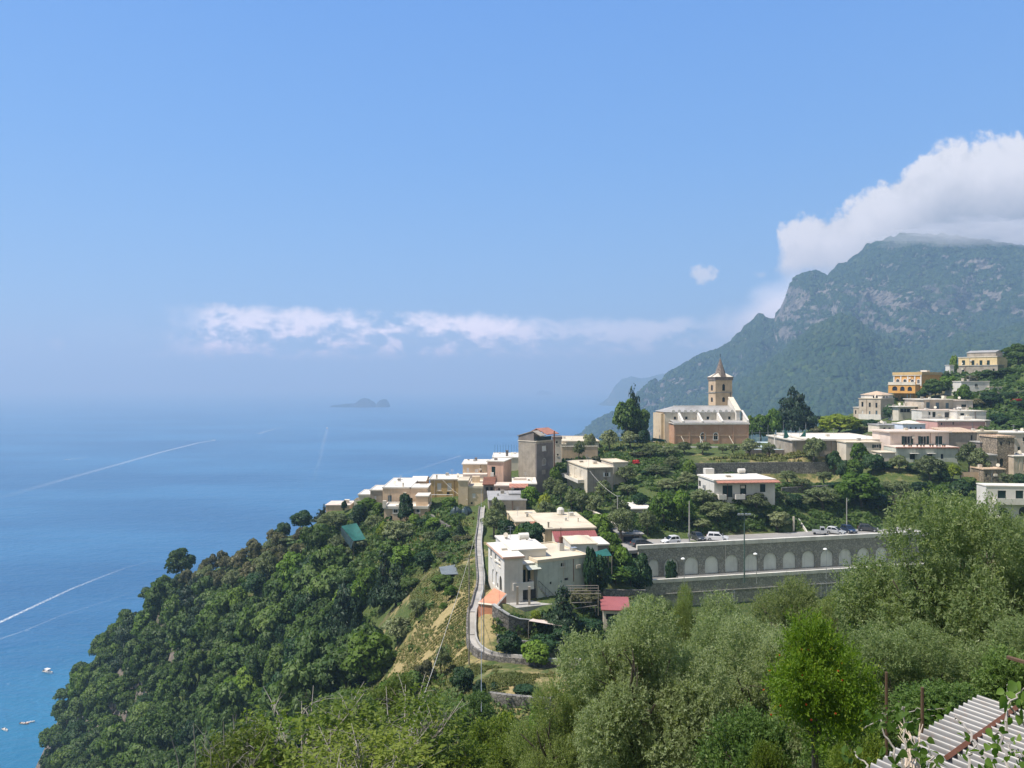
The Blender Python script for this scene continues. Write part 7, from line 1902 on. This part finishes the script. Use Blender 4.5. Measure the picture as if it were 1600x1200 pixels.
def grass():
    """tufts of dry and green blades on the open ground"""
    g = np.random.default_rng(21); rg = random.Random(31); V, T = [], []
    zones = [([(640, 900), (740, 845), (738, 1020), (700, 1090), (600, 1075), (640, 990)], 9000, .20), ([(735, 1040), (870, 1050), (860, 1090), (720, 1085)], 4200, .16), ([(1180, 706), (1316, 708), (1316, 724), (1100, 722)], 900, .5), ([(560, 800), (740, 780), (740, 850), (640, 890), (500, 885)], 900, .45), ([(560, 1040), (720, 1075), (720, 1110), (560, 1110)], 900, .4), ([(770, 975), (890, 965), (900, 1000), (790, 1005)], 700, .25), ([(900, 690), (1050, 690), (1050, 735), (940, 735)], 700, .5)]
    for poly, n, s in zones:
        xs = [p[0] for p in poly]; ys = [p[1] for p in poly]; k = 0; tr = 0
        while k < n and tr < n*5:
            tr += 1
            px, py = rg.uniform(min(xs), max(xs)), rg.uniform(min(ys), max(ys))
            if not inside(px, py, poly): continue
            q = hit(px, py, 50)
            if q is None: continue
            fb_ = float(fbm(q.x/5, q.y/5, 3, 3)); 
            if float(fbm(q.x/3.5+40, q.y/3.5, 3, 8)) > .22: continue
            k += 1; m_ = 9; sz = s*rg.uniform(.5, 1.6)
            a = g.random(m_)*6.28; r = g.random((m_, 1))*sz*.8
            b = np.array(q)+np.stack([np.cos(a), np.sin(a), a*0], -1)*r
            tip = b+np.stack([g.normal(size=m_)*.3, g.normal(size=m_)*.3, .6+.5*g.random(m_)], -1)*sz
            wv = np.stack([np.cos(a*3), np.sin(a*3), a*0], -1)*sz*.16
            V.append(np.stack([b-wv, b+wv, tip+wv*.3, tip-wv*.3], 1).reshape(-1, 3)); T.append(np.repeat(np.clip(g.random(m_)*.35+g.random()*.2+.25+.7*fb_, 0, 1), 4))
    V = np.concatenate(V); T = np.concatenate(T)
    me = np_mesh('grass', V, np.arange(len(V)).reshape(-1, 4), T)
    nn = g.normal(size=V.shape)*.25+np.array([-.1, -.1, 1.0]); me.normals_split_custom_set_from_vertices(unit(nn).tolist())
    tag(link('grass', me, None, foliage('dry_grass_blades', (.10, .15, .035), (.30, .29, .11), (.42, .36, .17), trans=.3)), 'rough green and straw coloured grass on the open slopes', kind='stuff')
grass()
# ------------------------------------------------------------------ plants close to the viewpoint
F_OLN = foliage('near_olive_leaves', (0.135, 0.199, 0.075), (0.248, 0.301, 0.128), (0.414, 0.461, 0.270), trans=.48)
F_OLY = foliage('young_olive_leaves', (0.155, 0.212, 0.066), (0.283, 0.330, 0.113), (0.424, 0.466, 0.253), trans=.48)
F_FIG = foliage('fig_leaves', (0.100, 0.157, 0.019), (0.199, 0.257, 0.034), (0.299, 0.323, 0.060), trans=.45)
F_POM = foliage('pomegranate_leaves', (0.097, 0.208, 0.013), (0.275, 0.400, 0.025), (0.485, 0.476, 0.041), trans=.45)
F_VIN = foliage('vine_leaves', (0.084, 0.160, 0.025), (0.160, 0.256, 0.043), (0.252, 0.336, 0.086), trans=.5)
FLOWER = foliage('orange_red_flowers', (.62, .09, .03), (.75, .16, .06), None, trans=.3)

def twig_leaves(seed, lobes, n_twig, per, twl, L, Wd, up=.35, shell=.45, spread=.8, droop=0.0):
    """leaves set along many short twigs that fill the lobes of a crown"""
    g = np.random.default_rng(seed); Lb = np.array(lobes, float)
    wg = Lb[:, 3]**2; k = g.choice(len(Lb), n_twig, p=wg/wg.sum())
    d = unit(g.normal(size=(n_twig, 3)))
    rad = shell+(1-shell)*g.random(n_twig)**.55
    base = Lb[k, :3]+d*np.stack([Lb[k, 3], Lb[k, 3], Lb[k, 4]], -1)*rad[:, None]
    ctr = np.average(Lb[:, :3], axis=0, weights=Lb[:, 3])
    td = unit(d*.5+unit(base-ctr)*.6+np.array([0, 0, up])+g.normal(size=(n_twig, 3))*.38)
    tl = twl*(.5+g.random(n_twig))
    t = (np.arange(per)+.5)/per
    pos = base[:, None]+td[:, None]*(tl[:, None]*t[None])[..., None]
    pos[..., 2] -= droop*(tl[:, None]*t[None])**2
    n = n_twig*per
    pos = pos.reshape(-1, 3); tdr = np.repeat(td, per, 0)
    side = unit(np.cross(tdr, g.normal(size=(n, 3))))
    ld = unit(tdr*.55+side*spread+np.array([0, 0, .1-droop]))
    wd = unit(np.cross(ld, unit(g.normal(size=(n, 3))*.7+np.array([0, 0, 1.0]))))
    nr = np.cross(ld, wd)
    s = (.65+.7*g.random(n))[:, None]
    a = pos; b = pos+ld*L*s*.45+wd*Wd*s*.5+nr*Wd*.1; c = pos+ld*L*s; e = pos+ld*L*s*.45-wd*Wd*s*.5+nr*Wd*.1
    v = np.stack([a, b, c, e], 1).reshape(-1, 3)
    tint = np.repeat(np.clip(.55*g.random(n)+.45*np.repeat(g.random(n_twig), per), 0, 1), 4)
    return v, np.arange(n*4).reshape(-1, 4), tint

def near_crown(name, m_, *a, **k):
    v, f, ti = twig_leaves(*a, **k)
    me = np_mesh(name, v, f, ti); me.materials.append(m_); return me

def limbs_mesh(seed, m_, h0=.3, r=.03, n=7, spread=.33, top=.85, twigs=3, base=-.25, base_r=1.5):
    rg = random.Random(seed); mb = MB()
    p0 = Vector((0, 0, base)); p1 = Vector((rg.uniform(-.04, .04), rg.uniform(-.04, .04), h0))
    mb.tube([p0, p0.lerp(p1, .5)+Vector((rg.uniform(-.03, .03), rg.uniform(-.03, .03), 0)), p1], r*base_r, 8, r)
    for k in range(n):
        a = 2*math.pi*(k+rg.random()*.7)/n; sp = spread*rg.uniform(.6, 1.1)
        q = Vector((math.cos(a)*sp, math.sin(a)*sp, h0+(top-h0)*rg.uniform(.55, 1)))
        m1 = p1.lerp(q, .35)+Vector((rg.uniform(-.03, .03), rg.uniform(-.03, .03), .02)); m2 = p1.lerp(q, .7)+Vector((rg.uniform(-.03, .03), rg.uniform(-.03, .03), .03))
        mb.tube([p1-Vector((0, 0, .02)), m1, m2, q], r*.62, 6, r*.14)
        for j in range(twigs):
            s = m1.lerp(q, rg.random()*.8); e = s+Vector((rg.gauss(0, .09), rg.gauss(0, .09), rg.uniform(.03, .14)))
            mb.tube([s, s.lerp(e, .5)+Vector((0, 0, .015)), e], r*.2, 5, r*.06)
    me = bpy.data.meshes.new('trunk'); me.from_pydata(mb.v, [], mb.f); me.materials.append(m_); return me

def olive_lobes(seed, k=34):
    rg = random.Random(seed); L = []
    for i in range(k):
        while True:
            d = Vector((rg.uniform(-1, 1), rg.uniform(-1, 1), rg.uniform(-.85, 1)))
            if .25 < d.length < 1: break
        r = rg.uniform(.10, .17)
        L.append((d.x*.40, d.y*.40, .5+d.z*.42, r, r*rg.uniform(.8, 1.05)))
    return L
OLM = [near_crown('olive_crown', F_OLN, 300+i, olive_lobes(300+i), 15000, 12, .055, .0175, .0055, .22, shell=.5, droop=.2) for i in range(3)]
OLY = [near_crown('olive_crown', F_OLY, 320+i, olive_lobes(320+i), 12000, 12, .065, .0175, .0055, .45, shell=.5) for i in range(2)]
FIGM = [near_crown('leafy_crown', F_FIG, 340+i, olive_lobes(340+i, 26), 950, 7, .10, .036, .019, .4, shell=.6, droop=.3) for i in range(2)]
BUSH = [near_crown('leafy_crown', F_FIG, 350+i, olive_lobes(350+i, 30), 2600, 10, .10, .036, .015, .5) for i in range(2)]
BUSHD = [near_crown('leafy_crown', F_MIX, 360+i, olive_lobes(360+i, 30), 2600, 10, .10, .036, .017, .4) for i in range(2)]
POMM = near_crown('leafy_crown', F_POM, 370, [(x*1.12, y*1.12, .62+(z-.5)*.78, r, rz) for x, y, z, r, rz in olive_lobes(370, 30) if z > .22], 3300, 10, .12, .030, .011, .35)
TRK = [limbs_mesh(400+i, BARK, .28, .028, 8, .34, .85) for i in range(2)]
TRP = [limbs_mesh(410+i, BARKP, .22, .012, 22, .46, .93, 11) for i in range(2)]

def near_tree(name, cat, crown, trunk, px, top, bot, w, Y, label, rz, group=None, sink=0.0):
    x = (px-800)/1200*Y; zt = H-(top-600)/1200*Y; zb = H-(bot-600)/1200*Y
    o = empty(name, (x, Y, zb-sink), rz); o.scale = (w/1200*Y, w/1200*Y, zt-zb+sink)
    tag(o, label, cat, group)
    for nm, me in (('crown', crown), ('trunk', trunk)):
        c = bpy.data.objects.new(nm, me); COL.objects.link(c); c.parent = o
    return o
nt_ = near_tree
nt_('olive_tree', 'tree', OLM[0], TRK[0], 1474, 788, 1180, 306, 22, 'huge silvery olive tree filling the right side before the white house', .3)
nt_('olive_tree', 'tree', OLM[1], TRK[1], 1610, 826, 1160, 270, 23, 'big olive tree cut by the right edge beside the huge one', 1.7)
nt_('olive_tree', 'tree', OLM[2], TRK[0], 1412, 880, 1190, 190, 25, 'olive tree at the left flank of the huge right olive', 2.9)
nt_('olive_tree', 'tree', OLM[1], TRK[1], 998, 952, 1290, 255, 26, 'large round olive tree in the lower middle', 4.0)
nt_('olive_tree', 'tree', OLM[2], TRK[0], 1125, 938, 1230, 210, 34, 'olive tree behind the large round one, under the arcaded wall', .9)
nt_('olive_tree', 'tree', OLY[0], TRK[1], 1240, 916, 1110, 190, 40, 'yellowish olive tree in front of the lower retaining wall', 2.2)
nt_('olive_tree', 'tree', OLY[1], TRK[0], 1072, 920, 1090, 70, 38, 'pale young olive tree rising before the lower wall left half', 5.1)
nt_('olive_tree', 'tree', OLY[0], TRK[1], 1318, 936, 1120, 140, 38, 'pale olive tree left of the huge right olive', 3.6)
nt_('olive_tree', 'tree', OLY[1], TRK[1], 868, 1068, 1310, 160, 27, 'olive tree at the bottom edge left of the large round one', 1.1)
nt_('olive_tree', 'tree', OLM[0], TRK[1], 1190, 985, 1270, 210, 28, 'shaded olive tree right of the large round one', 5.6)
nt_('olive_tree', 'tree', OLM[1], TRK[0], 1010, 930, 1010, 90, 48, 'small olive tree by the teal net roof and red shed', 2.5)
nt_('olive_tree', 'tree', OLM[2], TRK[0], 1560, 950, 1200, 250, 19, 'dark lower olive bough above the corrugated roof', 4.4)
nt_('olive_tree', 'tree', OLM[0], TRK[1], 1410, 990, 1230, 220, 18, 'shaded olive behind the two timber stakes', 3.3)
p_ = nt_('pomegranate_tree', 'tree', POMM, TRK[0], 1272, 994, 1215, 160, 14, 'bright green pomegranate tree dotted with orange red flowers', .4)
g_ = random.Random(5)
def flower_mesh():
    v, f, ti, _ = leaf_cloud(77, [(0, 0, 0, .5, .5)], 26, .34, .6, .6, .5, soft=False)
    me = np_mesh('flower', v, f, ti); me.materials.append(FLOWER); return me
FM = flower_mesh()
for k in range(26):
    a = g_.uniform(math.pi*.75, math.pi*2.1); e = g_.uniform(-.2, 1.3); r = .47
    c = bpy.data.objects.new('flower', FM); COL.objects.link(c); c.parent = p_
    c.location = (r*math.cos(a)*math.cos(e), r*math.sin(a)*math.cos(e), .52+.43*math.sin(e)); c.scale = (.017,)*3
nt_('fig_tree', 'tree', FIGM[0], TRP[0], 480, 1085, 1290, 250, 36, 'fig tree with pale bare branches at the bottom left of centre', .7)
nt_('fig_tree', 'tree', FIGM[1], TRP[1], 620, 1075, 1270, 230, 38, 'fig tree with pale branches at the bottom beside the hanging rope', 2.1)
nt_('fig_tree', 'tree', FIGM[0], TRP[1], 370, 1120, 1300, 150, 34, 'leafy fig tree at the bottom left before the dark gully', 3.9)
nt_('fig_tree', 'tree', FIGM[1], TRP[0], 560, 1150, 1300, 240, 30, 'low fig tree along the bottom edge', 5.0)
nt_('shrub', 'shrub', BUSH[0], TRK[0], 760, 1120, 1270, 130, 42, 'bright green locust shrub at the bottom middle', 1.2)
nt_('shrub', 'shrub', BUSH[1], TRK[1], 700, 1150, 1280, 130, 38, 'bright green shrub right of the pale branched fig', 2.7)
nt_('shrub', 'shrub', BUSH[0], TRK[0], 815, 1150, 1260, 110, 36, 'bright shrub against the bottom olive', 4.4)
nt_('shrub', 'shrub', BUSH[1], TRK[1], 600, 1062, 1140, 120, 60, 'light green bush above the pale branched figs', .2)
nt_('shrub', 'shrub', BUSHD[0], TRK[0], 680, 1095, 1170, 110, 58, 'mid green bush under the hanging rope', 3.1)
nt_('shrub', 'shrub', BUSHD[1], TRK[1], 735, 1090, 1150, 80, 62, 'dark bush below the dry spur foot', 5.2)
nt_('shrub', 'shrub', BUSHD[0], TRK[1], 540, 1085, 1150, 110, 55, 'mid green bush behind the left figs', 1.9)
nt_('shrub', 'shrub', BUSHD[1], TRK[0], 1330, 1090, 1260, 130, 17, 'dark bush between pomegranate and timber stakes', .8)
nt_('shrub', 'shrub', BUSHD[0], TRK[0], 1170, 1120, 1290, 140, 20, 'shaded bush left of the pomegranate', 4.7)
nt_('shrub', 'shrub', BUSH[0], TRK[1], 1205, 1160, 1280, 70, 13, 'small bright shrub under the pomegranate', 3.5)
nt_('shrub', 'shrub', BUSH[1], TRK[0], 1345, 1150, 1290, 90, 11, 'leafy shrub at the foot of the corrugated roof', 5.9)
nt_('shrub', 'shrub', BUSHD[1], TRK[1], 1480, 1070, 1180, 160, 15, 'dark bush behind the corrugated roof', 2.0)
nt_('shrub', 'shrub', BUSHD[0], TRK[0], 1600, 1020, 1160, 130, 14, 'leafy bush at the right edge behind the corrugated roof', .5)

# corrugated roof of a shed just below the viewpoint
ZINC = None
def zinc():
    m_, t = mat('corrugated_zinc')
    pos = t.n('ShaderNodeNewGeometry').outputs['Position']
    n1 = t.noise(pos, 1.4, 5.0, .65); n2 = t.noise(pos, 14.0, 4.0, .7)
    c_ = t.mixc(t.step(n1, .4, .7), (.185, .185, .18), (.115, .11, .10))
    c_ = t.mixc(t.m('MAXIMUM', t.mul(t.step(n2, .5, .8), .6), t.mul(t.step(n1, .58, .78), .7)), c_, (.20, .12, .07))
    b = t.n('ShaderNodeBsdfPrincipled', {'Base Color': c_, 'Roughness': .45, 'Metallic': .2}); finish(t, b); return m_
def shed_roof():
    T = Thing('shed', 'shed with corrugated metal roof and rusty angle iron at the bottom right corner', 'shed', Vector((6, 8, 173)))
    zr = 176.1
    A = P(1527, 1092, 4); k = (H-zr)/(H-A.z); A = Vector((A.x*k, A.y*k, zr))
    e1 = (P(1437, 1150, 4)-P(1527, 1092, 4)); q = P(1437, 1150, 4); k = (H-zr)/(H-q.z); B = Vector((q.x*k, q.y*k, zr))
    e1 = (B-A).normalized(); e2 = Vector((-e1.y, e1.x, 0))
    if e2.x < 0: e2 = -e2
    L1 = 3.0; L2 = 3.0; slope = -.05
    nu, nv = 460, 6
    u = np.linspace(0, L1, nu); v = np.linspace(0, L2, nv)
    Uu, Vv = np.meshgrid(u, v)
    Z = zr+.055*np.cos(Uu/.135*2*math.pi)+Vv*slope+.012*np.sin(Uu*2.1)
    X = A.x+e1.x*Uu+e2.x*Vv; Y_ = A.y+e1.y*Uu+e2.y*Vv
    idx = np.arange(Uu.size).reshape(Uu.shape)
    f = np.stack([idx[:-1, :-1], idx[:-1, 1:], idx[1:, 1:], idx[1:, :-1]], -1).reshape(-1, 4)
    me = np_mesh('corrugated_roof', np.stack([X-T.org.x, Y_-T.org.y, Z-T.org.z], -1).reshape(-1, 3), f, smooth=True)
    link('corrugated_roof', me, T.o, zinc())
    pt = lambda a, b, z: A+e1*a+e2*b+Vector((0, 0, z+b*slope))
    T.part('angle_iron', MB().bar(pt(-.05, .42, .05), pt(1.95, .42, .05), .032, 4), RUST)
    T.part('wall', MB().quad(pt(0, L2-.2, -.1), pt(L1, L2-.2, -.1), pt(L1, L2-.2, -3), pt(0, L2-.2, -3)).quad(pt(.2, 0, -.06), pt(L1, 0, -.06), pt(L1, 0, -3), pt(.2, 0, -3)).quad(pt(.2, 0, -.06), pt(.2, 0, -3), pt(.2, L2, -3), pt(.2, L2, -.2)), TIMBER)
    T.part('beam', MB().bar(pt(.1, 1.6, -.08), pt(L1, 1.6, -.08), .06, 4).bar(pt(.1, .1, -.08), pt(L1, .1, -.08), .05, 4), WOOD)
    return pt
PT = shed_roof()
s_ = Thing('scrap_iron', 'tangle of rusty iron pieces lying on the corrugated roof', 'scrap', PT(1.4, 1.9, .05))
g_ = random.Random(3)
for k in range(7):
    a = PT(1.2+g_.random()*.5, 1.5+g_.random()*.5, .06+.05*g_.random()); s_.part('iron_piece', MB().bar(a, a+Vector((g_.uniform(-.25, .25), g_.uniform(-.2, .2), g_.uniform(.0, .15))), .018, 5), RUST)
def stake(label, px, top, bot, Y):
    a, b = P(px, bot, Y), P(px, top, Y)
    T = Thing('stake', label, 'stake', a); T.part('shaft', MB().bar(a-Vector((0, 0, 1)), b, .026, 7, .022), WOOD)
stake('weathered timber stake nearest the corrugated roof', 1441, 1074, 1140, 10.5)
stake('weathered timber stake in the shade left of the other stake', 1385, 1050, 1115, 12)
T = Thing('rail', 'brown timber rail at the right edge above the corrugated roof', 'rail', P(1590, 1033, 11)); T.part('bar', MB().bar(P(1574, 1027, 11), P(1640, 1046, 10.5), .03, 5), WOOD)

def big_leaf_vine(label, stems, seed, n, L, r=.012):
    """stems of (px, py, Y) points carrying large heart shaped leaves"""
    rg = random.Random(seed); T = Thing('vine', label, 'vine', P(*stems[0][0]))
    V, F, TI = [], [], []
    shp = [(0, 0), (.32, .04), (.5, .28), (.42, .6), (0, 1.0), (-.42, .6), (-.5, .28), (-.32, .04)]
    for st in stems:
        q = [P(*p) for p in st]; S = []
        for a, b in zip(q[:-1], q[1:]): S += [a.lerp(b, k/5)+Vector((rg.gauss(0, .015), 0, rg.gauss(0, .015))) for k in range(5)]
        S.append(q[-1]); T.part('stem', MB().tube(S, r, 5, r*.4), BARKP)
        for k in range(n):
            i = rg.randrange(1, len(S)); p = S[i]+Vector((rg.gauss(0, .06), rg.gauss(0, .06), rg.gauss(0, .05)))
            d = Vector((rg.gauss(0, 1), rg.gauss(0, 1)-.3, rg.gauss(-.5, .5))).normalized(); s = Vector((rg.gauss(0, 1), rg.gauss(0, 1), rg.gauss(0, .3))); s = d.cross(s).normalized(); nn = d.cross(s)
            l_ = L*rg.uniform(.55, 1.15); i0 = len(V); ti = rg.random()
            for (x, y) in shp:
                w = p+d*y*l_+s*x*l_*.9-nn*abs(x)*l_*.22-Vector((0, 0, y*y*l_*.18)); V.append((w.x-T.org.x, w.y-T.org.y, w.z-T.org.z)); TI.append(ti)
            F += [(i0, i0+1, i0+2, i0+3), (i0, i0+3, i0+4, i0+4), (i0, i0+5, i0+6, i0+7), (i0, i0+4, i0+5, i0+5)]
    F3 = []
    for f in F:
        if len(set(f)) == 4: F3 += [(f[0], f[1], f[2]), (f[0], f[2], f[3])]
        else: F3.append((f[0], f[1], f[2]))
    link('foliage', np_mesh('foliage', V, F3, TI), T.o, F_VIN)
big_leaf_vine('kiwi vine with broad drooping leaves at the top right of the corrugated roof', [[(1640, 1180, 6.5), (1590, 1120, 6.6), (1570, 1085, 6.7), (1578, 1068, 6.7)], [(1570, 1140, 6.4), (1574, 1100, 6.5), (1600, 1075, 6.6)], [(1600, 1130, 6.6), (1615, 1085, 6.6)]], 1, 10, .10)
big_leaf_vine('broad leaved vine sprays trailing over the middle of the corrugated roof', [[(1560, 1210, 5.6), (1530, 1165, 6.0), (1505, 1130, 6.4), (1490, 1118, 6.5)], [(1580, 1205, 5.6), (1562, 1150, 6.0), (1548, 1140, 6.2)], [(1610, 1200, 5.6), (1590, 1180, 5.6), (1572, 1160, 5.8)], [(1520, 1215, 5.4), (1515, 1180, 5.6), (1520, 1160, 5.8)]], 2, 9, .062)
big_leaf_vine('broad leaved vine bush left of the corrugated roof', [[(1400, 1230, 6.5), (1395, 1170, 6.6), (1380, 1130, 6.7), (1372, 1118, 6.8)], [(1420, 1230, 6.4), (1410, 1170, 6.5), (1412, 1120, 6.6), (1415, 1104, 6.6)], [(1440, 1235, 6.2), (1440, 1190, 6.3), (1425, 1150, 6.4)], [(1370, 1230, 6.6), (1345, 1190, 6.8), (1335, 1175, 7)], [(1455, 1240, 6.0), (1462, 1195, 6.1), (1450, 1165, 6.2)]], 3, 20, .075)
big_leaf_vine('leafy vine at the bottom right corner', [[(1640, 1230, 5.2), (1610, 1190, 5.4), (1590, 1170, 5.5)], [(1600, 1230, 5.2), (1585, 1195, 5.4)], [(1560, 1230, 5.2), (1545, 1200, 5.3)]], 4, 16, .062)
big_leaf_vine('pale leaved creeper between the timber stakes', [[(1385, 1130, 11), (1410, 1115, 10.8), (1440, 1108, 10.6), (1475, 1108, 10.5)], [(1400, 1140, 10.8), (1430, 1125, 10.6), (1460, 1118, 10.5)], [(1350, 1140, 11.2), (1380, 1118, 11), (1400, 1108, 11)]], 5, 34, .085, .008)
# dry straw stems
T = Thing('dry_stems', 'sheaf of dry pale stems leaning on the corrugated roof edge', 'stems', P(1430, 1190, 6.8))
g_ = random.Random(8); STRAW = surf('straw', (.52, .42, .32), var=.2)
for k in range(22):
    a = P(1420+g_.uniform(-6, 22), 1200, 6.6+g_.uniform(-.2, .2)); b = P(1408+g_.uniform(-8, 34), 1126+g_.uniform(0, 26), 6.9); T.part('stem', MB().tube([a, a.lerp(b, .5)+Vector((.02, 0, .03)), b], .006, 4, .003), STRAW)
# bare pale shoots at the left of the figs
for k, (px, top, bot, Y, d) in enumerate([(305, 1130, 1215, 33, -3), (348, 1128, 1200, 34, 1), (327, 1172, 1215, 33, 2), (283, 1150, 1215, 33, -16)]):
    a, b = P(px, bot, Y), P(px+d, top, Y)
    T = Thing('bare_shoot', ['tall bare pale shoot with a few leaves, far left of the figs', 'straight bare pale shoot just left of the figs', 'short bare pale shoot between two taller ones', 'slanting bare shoot, leftmost before the gully'][k], 'shoot', a)
    T.part('stem', MB().tube([a, a.lerp(b, .5)+Vector((.05, 0, 0)), b], .035, 5, .012), BARKP)
# ------------------------------------------------------------------ the air between
def haze():
    m_, t = mat('haze_air')
    v = t.n('ShaderNodeVolumePrincipled', {'Color': (.36, .56, .78), 'Absorption Color': (.144, .04, .0), 'Density': .00026, 'Anisotropy': .1})
    o = t.n('ShaderNodeOutputMaterial'); t.t.links.new(v.outputs[0], o.inputs['Volume'])
    m_.cycles.homogeneous_volume = True
    mb = MB().box(-45000, 45000, -2600, 45000, -40, 760)
    tag(mb.build('haze', m_), 'pale blue summer haze lying over the sea and mountains', kind='stuff')
haze()

def summit_cloud():
    """thin mist standing in for the big cloud draped over the summit"""
    m_, t = mat('cloud_veil_air')
    v = t.n('ShaderNodeVolumePrincipled', {'Color': (.97, .98, 1.0), 'Density': .0052, 'Anisotropy': .0})
    o = t.n('ShaderNodeOutputMaterial'); t.t.links.new(v.outputs[0], o.inputs['Volume'])
    m_.cycles.homogeneous_volume = True
    c = P(1560, 364, 2280); n, k = 96, 40
    th = np.linspace(0, 2*np.pi, n, endpoint=False); ph = np.linspace(0, np.pi, k)
    TH, PH = np.meshgrid(th, ph)
    dx_, dy_, dz_ = np.cos(TH)*np.sin(PH), np.sin(TH)*np.sin(PH), np.cos(PH)
    r = 1+np.sin(PH)*(.30*np.sin(TH*3+1)*np.sin(PH*2)+.22*np.sin(TH*7+PH*5)+.13*np.sin(TH*13-PH*9)+.08*np.sin(TH*23+PH*17))
    V = np.stack([c.x+dx_*r*300, c.y+dy_*r*105, c.z-6+dz_*r*42], -1).reshape(-1, 3)
    idx = np.arange(n*k).reshape(k, n)
    f = np.stack([idx[:-1], np.roll(idx[:-1], -1, 1), np.roll(idx[1:], -1, 1), idx[1:]], -1).reshape(-1, 4)
    tag(link('mist', np_mesh('mist', V, f[:, ::-1]), None, m_), 'pale mist of the big cloud lying over the mountain summit', kind='stuff')
summit_cloud()
